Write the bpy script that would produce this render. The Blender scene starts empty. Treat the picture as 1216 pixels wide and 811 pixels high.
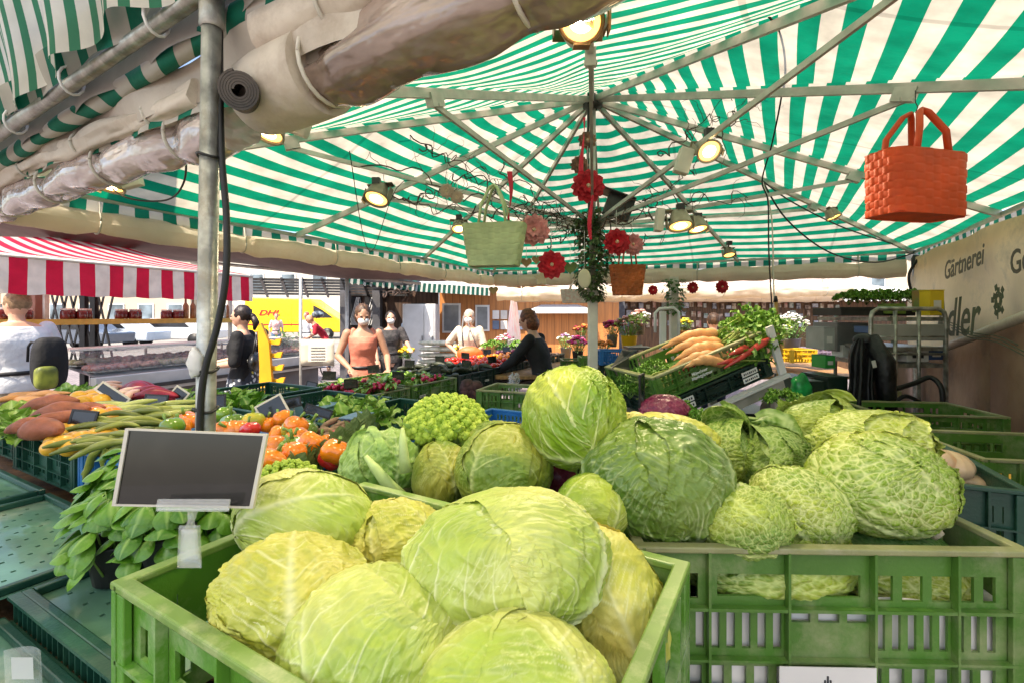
import bpy, bmesh, math, random
import numpy as np
from mathutils import Vector, Matrix, Euler
R = math.radians
rnd = random.Random(7)
sc = bpy.context.scene
col = sc.collection
W0, F0, HOR, CZ = 1216.0, 560.0, 375.0, 1.6
def at(px, py, d):
    """a point of the place seen at photo position px, py and d metres in front of the camera"""
    return Vector(((px-608)/F0*d, d, CZ-(py-HOR)/F0*d))
def onz(px, py, z):
    """the point at height z seen at px, py"""
    d = (CZ-z)*F0/(py-HOR)
    return Vector(((px-608)/F0*d, d, z))

# ------------------------------------------------------------ things
def chain_matrix(o):
    m = o.matrix_basis.copy()
    p = o.parent
    while p:
        m = p.matrix_basis @ m; p = p.parent
    return m
def thing(name, label, cat, loc=(0,0,0), rz=0, group=None, rot=None):
    o = bpy.data.objects.new(name, None); col.objects.link(o)
    o.empty_display_size = .1
    o.location = loc
    o.rotation_euler = rot if rot else (0,0,rz)
    return tag(o, label, cat, group)
def tag(o, label=None, cat=None, group=None, kind=None):
    if label: o['label'] = label
    if cat: o['category'] = cat
    if group: o['group'] = group
    if kind: o['kind'] = kind
    return o
def dup(root, loc, rot=None, label=None, group=None, scale=None):
    def cp(o, par):
        c = o.copy(); col.objects.link(c); c.parent = par
        for ch in kids.get(o, []): cp(ch, c)
        return c
    kids = {}
    for o in all_children(root): kids.setdefault(o.parent, []).append(o)
    r = cp(root, None)
    r.location = loc
    if rot is not None: r.rotation_euler = rot
    if scale is not None: r.scale = scale if hasattr(scale,'__len__') else (scale,)*3
    if label: r['label'] = label
    if group: r['group'] = group
    return r
def all_children(root):
    out = []
    for o in KIDS.get(root.name, []):
        out.append(o); out += all_children(o)
    return out
KIDS = {}

# ------------------------------------------------------------ mesh builder
class MB:
    def __init__(s): s.v = []; s.f = []; s.sm = []; s.uv = None; s.att = {}
    def add(s, vs, fs, smooth=False):
        b = len(s.v); s.v += [tuple(p) for p in vs]
        s.f += [tuple(i+b for i in f) for f in fs]; s.sm += [smooth]*len(fs)
        return s
    def box(s, c, size, m=None):
        x,y,z = [k/2 for k in size]
        vs = [Vector((sx*x,sy*y,sz*z)) for sz in (-1,1) for sy in (-1,1) for sx in (-1,1)]
        if m is not None: vs = [m @ p for p in vs]
        c = Vector(c); vs = [p+c for p in vs]
        return s.add(vs, [(0,2,3,1),(4,5,7,6),(0,1,5,4),(2,6,7,3),(0,4,6,2),(1,3,7,5)])
    def bx(s, x0,x1,y0,y1,z0,z1):
        return s.box(((x0+x1)/2,(y0+y1)/2,(z0+z1)/2),(abs(x1-x0),abs(y1-y0),abs(z1-z0)))
    def beam(s, a, b, w, h, up=(0,0,1)):
        a = Vector(a); b = Vector(b); d = (b-a); L = d.length; d.normalize()
        u = Vector(up); r = d.cross(u)
        if r.length < 1e-4: r = d.cross(Vector((1,0,0)))
        r.normalize(); u = r.cross(d)
        m = Matrix((r, d, u)).transposed()
        return s.box((a+b)/2, (w, L, h), m)
    def tube(s, pts, rad, seg=10, caps=True, smooth=True, sq=1.0):
        pts = [Vector(p) for p in pts]; n = len(pts)
        if not hasattr(rad,'__len__'): rad = [rad]*n
        vs = []; fs = []; prev = None
        for i,p in enumerate(pts):
            t = (pts[min(i+1,n-1)]-pts[max(i-1,0)])
            if t.length < 1e-9: t = Vector((0,0,1))
            t.normalize()
            if prev is None:
                a = t.cross(Vector((0,0,1)))
                if a.length < 1e-3: a = t.cross(Vector((1,0,0)))
            else:
                a = prev - t*prev.dot(t)
                if a.length < 1e-5: a = t.cross(Vector((1,0,0)))
            a.normalize(); prev = a; b = t.cross(a)
            for k in range(seg):
                g = 2*math.pi*k/seg
                vs.append(p + (a*math.cos(g) + b*math.sin(g)*sq)*rad[i])
        for i in range(n-1):
            for k in range(seg):
                k2 = (k+1)%seg
                fs.append((i*seg+k, i*seg+k2, (i+1)*seg+k2, (i+1)*seg+k))
        s.add(vs, fs, smooth)
        if caps:
            b = len(s.v)-n*seg
            s.f.append(tuple(b+k for k in reversed(range(seg)))); s.sm.append(False)
            s.f.append(tuple(b+(n-1)*seg+k for k in range(seg))); s.sm.append(False)
        return s
    def ell(s, c, r, nu=12, nv=8, m=None, fn=None, smooth=True):
        c = Vector(c)
        if not hasattr(r,'__len__'): r = (r,r,r)
        vs = [];fs = []
        def P(a, b):
            d = Vector((math.sin(b)*math.cos(a), math.sin(b)*math.sin(a), math.cos(b)))
            k = fn(d) if fn else 1
            p = Vector((d.x*r[0]*k, d.y*r[1]*k, d.z*r[2]*k))
            if m is not None: p = m @ p
            return p + c
        vs.append(P(0,0))
        for j in range(1,nv):
            for i in range(nu): vs.append(P(2*math.pi*i/nu, math.pi*j/nv))
        vs.append(P(0,math.pi)); e = len(vs)-1
        for i in range(nu):
            fs.append((0, 1+i, 1+(i+1)%nu))
            fs.append((e, 1+(nv-2)*nu+(i+1)%nu, 1+(nv-2)*nu+i))
        for j in range(nv-2):
            for i in range(nu):
                a = 1+j*nu+i; b = 1+j*nu+(i+1)%nu
                fs.append((a, a+nu, b+nu, b))
        return s.add(vs, fs, smooth)
    def grid(s, fn, nu, nv, smooth=True):
        vs = [fn(i/nu, j/nv) for j in range(nv+1) for i in range(nu+1)]
        fs = [(j*(nu+1)+i, j*(nu+1)+i+1, (j+1)*(nu+1)+i+1, (j+1)*(nu+1)+i) for j in range(nv) for i in range(nu)]
        return s.add(vs, fs, smooth)
    def lathe(s, prof, seg=24, c=(0,0,0), smooth=True, m=None):
        c = Vector(c); vs = []; fs = []; n = len(prof)
        for r,z in prof:
            for k in range(seg):
                g = 2*math.pi*k/seg; p = Vector((r*math.cos(g), r*math.sin(g), z))
                if m is not None: p = m @ p
                vs.append(p + c)
        for i in range(n-1):
            for k in range(seg):
                k2 = (k+1)%seg
                fs.append((i*seg+k, i*seg+k2, (i+1)*seg+k2, (i+1)*seg+k))
        return s.add(vs, fs, smooth)
    def prism(s, poly, y0, y1):
        n = len(poly)
        vs = [(x,y0,z) for x,z in poly]+[(x,y1,z) for x,z in poly]
        fs = [tuple(range(n)), tuple(reversed(range(n,2*n)))]+[(i,n+i,n+(i+1)%n,(i+1)%n) for i in range(n)]
        return s.add(vs, fs)
    def np_grid(s, P, smooth=True):
        """P: array (a, b, 3)"""
        a,b = P.shape[:2]; base = len(s.v)
        s.v += [tuple(p) for p in P.reshape(-1,3).tolist()]
        i = np.arange(a-1)[:,None]*b + np.arange(b-1)[None,:] + base
        q = np.stack([i, i+1, i+b+1, i+b], -1).reshape(-1,4)
        s.f += [tuple(t) for t in q.tolist()]; s.sm += [smooth]*len(q)
        return s
    def xf(s, m):
        s.v = [tuple(m @ Vector(p)) for p in s.v]; return s
    def mesh(s, name, mat):
        me = bpy.data.meshes.new(name)
        me.from_pydata(s.v, [], s.f)
        me.polygons.foreach_set('use_smooth', s.sm)
        for k,arr in s.att.items():
            a = me.attributes.new(k, 'FLOAT', 'POINT'); a.data.foreach_set('value', np.asarray(arr, dtype=np.float32))
        if s.uv is not None:
            ul = me.uv_layers.new(name='UVMap')
            li = np.zeros(len(me.loops), dtype=np.int32); me.loops.foreach_get('vertex_index', li)
            ul.data.foreach_set('uv', np.asarray(s.uv, dtype=np.float32)[li].ravel())
        if mat: me.materials.append(mat)
        me.update()
        return me
    def build(s, name, mat, parent=None, world=False, fixn=False, bevel=0, solid=0, loc=None):
        if world and parent is not None:
            s.xf(chain_matrix(parent).inverted())
        if loc is not None:
            s.v = [tuple(Vector(p)-Vector(loc)) for p in s.v]
        me = s.mesh(name, mat)
        if fixn:
            bm = bmesh.new(); bm.from_mesh(me); bmesh.ops.recalc_face_normals(bm, faces=bm.faces); bm.to_mesh(me); bm.free()
        o = bpy.data.objects.new(name, me); col.objects.link(o)
        if loc is not None: o.location = loc
        if parent is not None:
            o.parent = parent; KIDS.setdefault(parent.name, []).append(o)
        if solid:
            md = o.modifiers.new('solid','SOLIDIFY'); md.thickness = solid; md.offset = 0
        if bevel:
            md = o.modifiers.new('bevel','BEVEL'); md.width = bevel; md.segments = 2; md.limit_method='ANGLE'; md.angle_limit = R(40)
        return o

# ------------------------------------------------------------ materials
MATS = {}
def M(name, c, rough=.6, metal=0., var=.12, vs=6., bump=0., bs=60., c2=None, c2at=.55, coat=0., trans=0., tl=0., emit=None, es=0., spec=.5, ior=1.45, rndv=.12, stretch=None, det=4, dirt=None, dscale=5, alpha=None):
    if name in MATS: return MATS[name]
    m = bpy.data.materials.new(name); m.use_nodes = True
    nt = m.node_tree; N = nt.nodes; L = nt.links
    b = N['Principled BSDF']
    b.inputs['Roughness'].default_value = rough; b.inputs['Metallic'].default_value = metal
    b.inputs['Coat Weight'].default_value = coat; b.inputs['Transmission Weight'].default_value = trans
    b.inputs['IOR'].default_value = ior; b.inputs['Specular IOR Level'].default_value = spec
    if alpha is not None: b.inputs['Alpha'].default_value = alpha
    tc = N.new('ShaderNodeTexCoord'); src = tc.outputs['Object']
    if stretch:
        mp = N.new('ShaderNodeMapping'); mp.inputs['Scale'].default_value = stretch
        L.new(src, mp.inputs['Vector']); src = mp.outputs['Vector']
    n1 = N.new('ShaderNodeTexNoise'); n1.inputs['Scale'].default_value = vs; n1.inputs['Detail'].default_value = 5
    L.new(src, n1.inputs['Vector'])
    if c2 is None: c2 = tuple(max(0,k*(1-var*2.2)) for k in c)
    cr = N.new('ShaderNodeValToRGB')
    cr.color_ramp.elements[0].position = max(0.0,c2at-.18); cr.color_ramp.elements[1].position = min(1.,c2at+.12)
    cr.color_ramp.elements[0].color = (*c2,1); cr.color_ramp.elements[1].color = (*c,1)
    L.new(n1.outputs['Fac'], cr.inputs['Fac']); out = cr.outputs['Color']
    if dirt:
        n2 = N.new('ShaderNodeTexNoise'); n2.inputs['Scale'].default_value = dscale; n2.inputs['Detail'].default_value = 8
        n2.inputs['Roughness'].default_value = .7
        L.new(src, n2.inputs['Vector'])
        r2 = N.new('ShaderNodeMapRange'); r2.inputs[1].default_value=.5; r2.inputs[2].default_value=.72
        L.new(n2.outputs['Fac'], r2.inputs[0])
        mx = N.new('ShaderNodeMixRGB'); mx.inputs[2].default_value = (*dirt,1)
        L.new(r2.outputs[0], mx.inputs[0]); L.new(out, mx.inputs[1]); out = mx.outputs[0]
    if rndv:
        oi = N.new('ShaderNodeObjectInfo'); mr = N.new('ShaderNodeMapRange')
        mr.inputs[3].default_value = 1-rndv; mr.inputs[4].default_value = 1+rndv
        L.new(oi.outputs['Random'], mr.inputs[0])
        hs = N.new('ShaderNodeHueSaturation'); L.new(mr.outputs[0], hs.inputs['Value']); L.new(out, hs.inputs['Color']); out = hs.outputs['Color']
    L.new(out, b.inputs['Base Color'])
    if bump:
        n3 = N.new('ShaderNodeTexNoise'); n3.inputs['Scale'].default_value = bs; n3.inputs['Detail'].default_value = det
        L.new(src, n3.inputs['Vector'])
        bp = N.new('ShaderNodeBump'); bp.inputs['Strength'].default_value = min(1,bump); bp.inputs['Distance'].default_value = .01 if bs > 20 else .03
        L.new(n3.outputs['Fac'], bp.inputs['Height']); L.new(bp.outputs['Normal'], b.inputs['Normal'])
    if emit:
        b.inputs['Emission Color'].default_value = (*emit,1); b.inputs['Emission Strength'].default_value = es
    if tl:
        t = N.new('ShaderNodeBsdfTranslucent'); L.new(out, t.inputs['Color'])
        mx = N.new('ShaderNodeMixShader'); mx.inputs[0].default_value = tl
        L.new(b.outputs[0], mx.inputs[1]); L.new(t.outputs[0], mx.inputs[2])
        L.new(mx.outputs[0], N['Material Output'].inputs['Surface'])
    MATS[name] = m
    return m

def stripe_mat(name, ca, cb, period, duty=.5, tl=.5, axis=1, rough=.7, dirt=.12, edge=.003):
    """striped awning cloth; the stripes follow the sewn cloth (UV in metres)"""
    if name in MATS: return MATS[name]
    m = bpy.data.materials.new(name); m.use_nodes = True
    nt = m.node_tree; N = nt.nodes; L = nt.links; b = N['Principled BSDF']; b.inputs['Roughness'].default_value = rough
    b.inputs['Specular IOR Level'].default_value = .25
    uv = N.new('ShaderNodeTexCoord'); sp = N.new('ShaderNodeSeparateXYZ'); L.new(uv.outputs['UV'], sp.inputs[0])
    dv = N.new('ShaderNodeMath'); dv.operation='DIVIDE'; dv.inputs[1].default_value = period; L.new(sp.outputs[axis], dv.inputs[0])
    fr = N.new('ShaderNodeMath'); fr.operation='FRACT'; L.new(dv.outputs[0], fr.inputs[0])
    gt = N.new('ShaderNodeMath'); gt.operation='GREATER_THAN'; gt.inputs[1].default_value = duty; L.new(fr.outputs[0], gt.inputs[0])
    n = N.new('ShaderNodeTexNoise'); n.inputs['Scale'].default_value = 9; n.inputs['Detail'].default_value = 7; L.new(uv.outputs['Object'], n.inputs['Vector'])
    mr = N.new('ShaderNodeMapRange'); mr.inputs[1].default_value=.35; mr.inputs[2].default_value=.75; mr.inputs[3].default_value = 1; mr.inputs[4].default_value = 1-dirt*2
    L.new(n.outputs['Fac'], mr.inputs[0])
    mx = N.new('ShaderNodeMixRGB'); mx.inputs[1].default_value=(*ca,1); mx.inputs[2].default_value=(*cb,1); L.new(gt.outputs[0], mx.inputs[0])
    sd1 = N.new('ShaderNodeMath'); sd1.operation='DIVIDE'; sd1.inputs[1].default_value = 1.17; L.new(sp.outputs[1-axis], sd1.inputs[0])
    sd2 = N.new('ShaderNodeMath'); sd2.operation='FRACT'; L.new(sd1.outputs[0], sd2.inputs[0])
    sd3 = N.new('ShaderNodeMath'); sd3.operation='LESS_THAN'; sd3.inputs[1].default_value=.016; L.new(sd2.outputs[0], sd3.inputs[0])
    sd4 = N.new('ShaderNodeMath'); sd4.operation='MULTIPLY_ADD'; sd4.inputs[1].default_value=-.28; sd4.inputs[2].default_value=1; L.new(sd3.outputs[0], sd4.inputs[0])
    sd5 = N.new('ShaderNodeMath'); sd5.operation='MULTIPLY'; L.new(sd4.outputs[0], sd5.inputs[0]); L.new(mr.outputs[0], sd5.inputs[1])
    hs = N.new('ShaderNodeHueSaturation'); L.new(sd5.outputs[0], hs.inputs['Value']); L.new(mx.outputs[0], hs.inputs['Color'])
    L.new(hs.outputs[0], b.inputs['Base Color'])
    wv = N.new('ShaderNodeTexNoise'); wv.inputs['Scale'].default_value = 3.5; wv.inputs['Detail'].default_value=5; L.new(uv.outputs['Object'], wv.inputs['Vector'])
    bp = N.new('ShaderNodeBump'); bp.inputs['Strength'].default_value=.6; bp.inputs['Distance'].default_value=.05
    L.new(wv.outputs['Fac'], bp.inputs['Height']); L.new(bp.outputs[0], b.inputs['Normal'])
    t = N.new('ShaderNodeBsdfTranslucent'); L.new(hs.outputs[0], t.inputs['Color'])
    ms = N.new('ShaderNodeMixShader'); ms.inputs[0].default_value = tl
    L.new(b.outputs[0], ms.inputs[1]); L.new(t.outputs[0], ms.inputs[2]); L.new(ms.outputs[0], N['Material Output'].inputs['Surface'])
    MATS[name] = m
    return m

def veg_mat(name, blade, vein, blade2, rough=.45, yellow=None, bump=.25, bs=90, coat=.0, net=0, netc=None):
    """cabbage leaf: 'vein' and 'tone' are attributes of the leaf itself"""
    if name in MATS: return MATS[name]
    m = bpy.data.materials.new(name); m.use_nodes = True
    nt = m.node_tree; N = nt.nodes; L = nt.links; b = N['Principled BSDF']; b.inputs['Roughness'].default_value = rough
    b.inputs['Coat Weight'].default_value = coat; b.inputs['Coat Roughness'].default_value = .25
    b.inputs['Specular IOR Level'].default_value = .45
    av = N.new('ShaderNodeAttribute'); av.attribute_name='vein'
    at_ = N.new('ShaderNodeAttribute'); at_.attribute_name='tone'
    m1 = N.new('ShaderNodeMixRGB'); m1.inputs[1].default_value=(*blade,1); m1.inputs[2].default_value=(*blade2,1); L.new(at_.outputs['Fac'], m1.inputs[0])
    tc = N.new('ShaderNodeTexCoord')
    n = N.new('ShaderNodeTexNoise'); n.inputs['Scale'].default_value=22; n.inputs['Detail'].default_value=8; n.inputs['Roughness'].default_value=.65; L.new(tc.outputs['Object'], n.inputs['Vector'])
    mr = N.new('ShaderNodeMapRange'); mr.inputs[1].default_value=.3; mr.inputs[2].default_value=.7; mr.inputs[3].default_value=.8; mr.inputs[4].default_value=1.12
    L.new(n.outputs['Fac'], mr.inputs[0])
    hs = N.new('ShaderNodeHueSaturation'); L.new(mr.outputs[0], hs.inputs['Value']); L.new(m1.outputs[0], hs.inputs['Color'])
    # fine spots and blemishes
    n4 = N.new('ShaderNodeTexNoise'); n4.inputs['Scale'].default_value=70; n4.inputs['Detail'].default_value=3; L.new(tc.outputs['Object'], n4.inputs['Vector'])
    r4 = N.new('ShaderNodeMapRange'); r4.inputs[1].default_value=.72; r4.inputs[2].default_value=.8; r4.inputs[4].default_value=.55; L.new(n4.outputs['Fac'], r4.inputs[0])
    m4 = N.new('ShaderNodeMixRGB'); m4.inputs[2].default_value=(blade[0]*.45,blade[1]*.35,blade[2]*.4,1); L.new(r4.outputs[0], m4.inputs[0]); L.new(hs.outputs[0], m4.inputs[1])
    outc = m4.outputs[0]
    if net:
        wn = N.new('ShaderNodeTexNoise'); wn.inputs['Scale'].default_value = 18; L.new(tc.outputs['Object'], wn.inputs['Vector'])
        ad = N.new('ShaderNodeMixRGB'); ad.blend_type='ADD'; ad.inputs[0].default_value=.035; L.new(tc.outputs['Object'], ad.inputs[1]); L.new(wn.outputs['Color'], ad.inputs[2])
        vo = N.new('ShaderNodeTexVoronoi'); vo.feature='DISTANCE_TO_EDGE'; vo.inputs['Scale'].default_value=net; L.new(ad.outputs[0], vo.inputs['Vector'])
        vr = N.new('ShaderNodeMapRange'); vr.inputs[1].default_value=.0; vr.inputs[2].default_value=.09; vr.inputs[3].default_value=.5; vr.inputs[4].default_value=0; L.new(vo.outputs['Distance'], vr.inputs[0])
        mn = N.new('ShaderNodeMixRGB'); mn.inputs[2].default_value=(*(netc or vein),1); L.new(vr.outputs[0], mn.inputs[0]); L.new(outc, mn.inputs[1]); outc = mn.outputs[0]
    m2 = N.new('ShaderNodeMixRGB'); m2.inputs[2].default_value=(*vein,1); L.new(av.outputs['Fac'], m2.inputs[0]); L.new(outc, m2.inputs[1])
    L.new(m2.outputs[0], b.inputs['Base Color'])
    n3 = N.new('ShaderNodeTexNoise'); n3.inputs['Scale'].default_value=bs; n3.inputs['Detail'].default_value=5; L.new(tc.outputs['Object'], n3.inputs['Vector'])
    bp = N.new('ShaderNodeBump'); bp.inputs['Strength'].default_value=bump; bp.inputs['Distance'].default_value=.006
    L.new(n3.outputs['Fac'], bp.inputs['Height'])
    nrm = bp.outputs[0]
    if net:
        b2 = N.new('ShaderNodeBump'); b2.inputs['Strength'].default_value=.6; b2.inputs['Distance'].default_value=.008; b2.invert=True
        L.new(vr.outputs[0], b2.inputs['Height']); L.new(nrm, b2.inputs['Normal']); nrm = b2.outputs[0]
    L.new(nrm, b.inputs['Normal'])
    t = N.new('ShaderNodeBsdfTranslucent'); L.new(m2.outputs[0], t.inputs['Color'])
    ms = N.new('ShaderNodeMixShader'); ms.inputs[0].default_value=.12
    L.new(b.outputs[0], ms.inputs[1]); L.new(t.outputs[0], ms.inputs[2]); L.new(ms.outputs[0], N['Material Output'].inputs['Surface'])
    MATS[name] = m
    return m

CREAM = (.80,.76,.64)
m_canopy = stripe_mat('canopy cloth', (.003,.23,.12), (.66,.60,.475), .13, .5, .50, dirt=.2)
m_valance = stripe_mat('valance cloth', (.01,.22,.13), (.72,.68,.58), .13, .5, .35, axis=0)
m_curtain = stripe_mat('curtain cloth', (.05,.24,.13), (.82,.79,.70), .06, .42, .45, axis=0)
m_redaw = stripe_mat('red awning cloth', (.62,.012,.05), (.78,.72,.62), .26, .5, .3, axis=0)
m_redroof = stripe_mat('red roof cloth', (.75,.02,.08), (.85,.80,.76), .26, .5, .5, axis=0)
m_dgaw = stripe_mat('dark green awning cloth', (.01,.10,.07), (.7,.7,.62), .2, .6, .3, axis=0)
m_cream = M('cream tarpaulin', (.93,.83,.66), .55, var=.1, vs=3, bump=.5, bs=7, tl=.4, dirt=(.66,.54,.38), dscale=3)
m_beige = M('beige tarpaulin', (.66,.58,.47), .5, var=.12, vs=3, bump=.5, bs=9, dirt=(.4,.32,.24))
m_mauve = M('mauve tarpaulin', (.24,.16,.14), .6, var=.15, vs=2, bump=.3, bs=5, tl=.15)
m_banner = M('banner cloth', (.78,.62,.38), .6, var=.12, vs=2, bump=.5, bs=5, tl=.25, dirt=(.4,.34,.24), dscale=4)
m_alu = M('weathered aluminium', (.62,.60,.54), .42, .35, var=.12, vs=14, bump=.1, bs=120)
m_white_alu = M('pale painted aluminium', (.74,.70,.60), .45, .1, var=.08, vs=10)
m_galv = M('galvanised steel', (.50,.50,.45), .4, .7, var=.25, vs=25, bump=.15, bs=90, dirt=(.25,.22,.17), dscale=16)
m_black = M('black rubber', (.015,.015,.015), .5, var=.2)
m_dark = M('black paint', (.02,.02,.022), .45, var=.3, vs=10)
m_board = M('blackboard slate', (.012,.012,.011), .2, var=.3, vs=5, coat=.3, dirt=(.022,.021,.019), dscale=14)
m_frame = M('pale board frame', (.66,.62,.52), .4, var=.1)
m_frame_wood = M('board frame wood', (.55,.42,.33), .5, var=.2, vs=20)
m_clear = M('clear plastic', (.85,.86,.84), .1, var=0, trans=.3, ior=1.3, rndv=0, alpha=.33, coat=1)
m_glass = M('window glass', (.75,.82,.84), .05, var=0, trans=.85, ior=1.1, alpha=.45, rndv=0)
def crate_mat(n, c, dirt, rough=.38): return M(n, c, rough, var=.1, vs=5, bump=.12, bs=150, dirt=dirt, dscale=6, spec=.5)
cr_bright = crate_mat('bright green crate plastic', (.11,.29,.03), (.42,.48,.28), .3)
cr_olive = crate_mat('olive green crate plastic', (.08,.17,.025), (.20,.24,.08))
cr_mid = crate_mat('green crate plastic', (.075,.185,.025), (.24,.27,.13))
cr_dark = crate_mat('dark green crate plastic', (.012,.062,.04), (.03,.10,.06))
cr_blue = crate_mat('blue crate plastic', (.02,.15,.42), (.05,.20,.42))
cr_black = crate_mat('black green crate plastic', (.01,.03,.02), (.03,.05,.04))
m_tray = M('perforated tray plastic', (.13,.29,.19), .28, var=.2, vs=4, bump=.12, bs=25, dirt=(.40,.40,.30), dscale=3, coat=.25)
m_label = M('white paper label', (.72,.70,.66), .5, var=.05)
m_paper = M('white paper', (.78,.75,.70), .6, var=.08, vs=9)
m_ink = M('dark ink', (.03,.03,.035), .5, var=0, rndv=0)
m_wood = M('pale timber', (.45,.24,.08), .6, var=.25, vs=4, stretch=(6,6,.6), bump=.2)
m_wood_b = M('brown timber', (.17,.085,.035), .6, var=.3, vs=4, stretch=(6,6,.6), bump=.2)
m_wood_y = M('yellow varnished timber', (.62,.42,.08), .4, var=.12, vs=8)
m_metal_dk = M('dark steel', (.08,.08,.08), .4, .6, var=.2)
m_white = M('white paint', (.78,.78,.76), .45, var=.06)
m_skin = M('skin', (.60,.34,.23), .5, var=.08, vs=12, rndv=.08)
m_skin2 = M('tanned skin', (.45,.24,.15), .5, var=.08, vs=12, rndv=.08)
E1 = Vector((math.cos(R(-29)), math.sin(R(-29)), 0)); E2 = Vector((-E1.y, E1.x, 0)); ROT = R(-29)

# ------------------------------------------------------------ smooth random field
class Fld:
    def __init__(s, seed, freq, n=9):
        g = np.random.RandomState(seed)
        s.k = g.normal(size=(n,3))*freq; s.p = g.uniform(0,6.28,n); s.a = 1/np.sqrt(n/2.)
    def __call__(s, P): return np.sin(P@s.k.T + s.p).sum(-1)*s.a
def worley(P, seed):
    """F1, F2 of points P (n,3) on a jittered unit grid"""
    I = np.floor(P).astype(np.int64); f1 = np.full(len(P), 9.); f2 = np.full(len(P), 9.)
    for dx in (-1,0,1):
        for dy in (-1,0,1):
            for dz in (-1,0,1):
                C = I + np.array([dx,dy,dz])
                h = (C[:,0]*73856093 ^ C[:,1]*19349663 ^ C[:,2]*83492791 ^ seed*2654435761) & 0x7fffffff
                j = np.stack([(h%1009)/1009., ((h//1009)%1013)/1013., ((h//1022117)%997)/997.], -1)
                d = np.sqrt(((C + j - P)**2).sum(-1))
                f2 = np.minimum(f2, np.maximum(f1, d)); f1 = np.minimum(f1, d)
    return f1, f2

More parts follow.
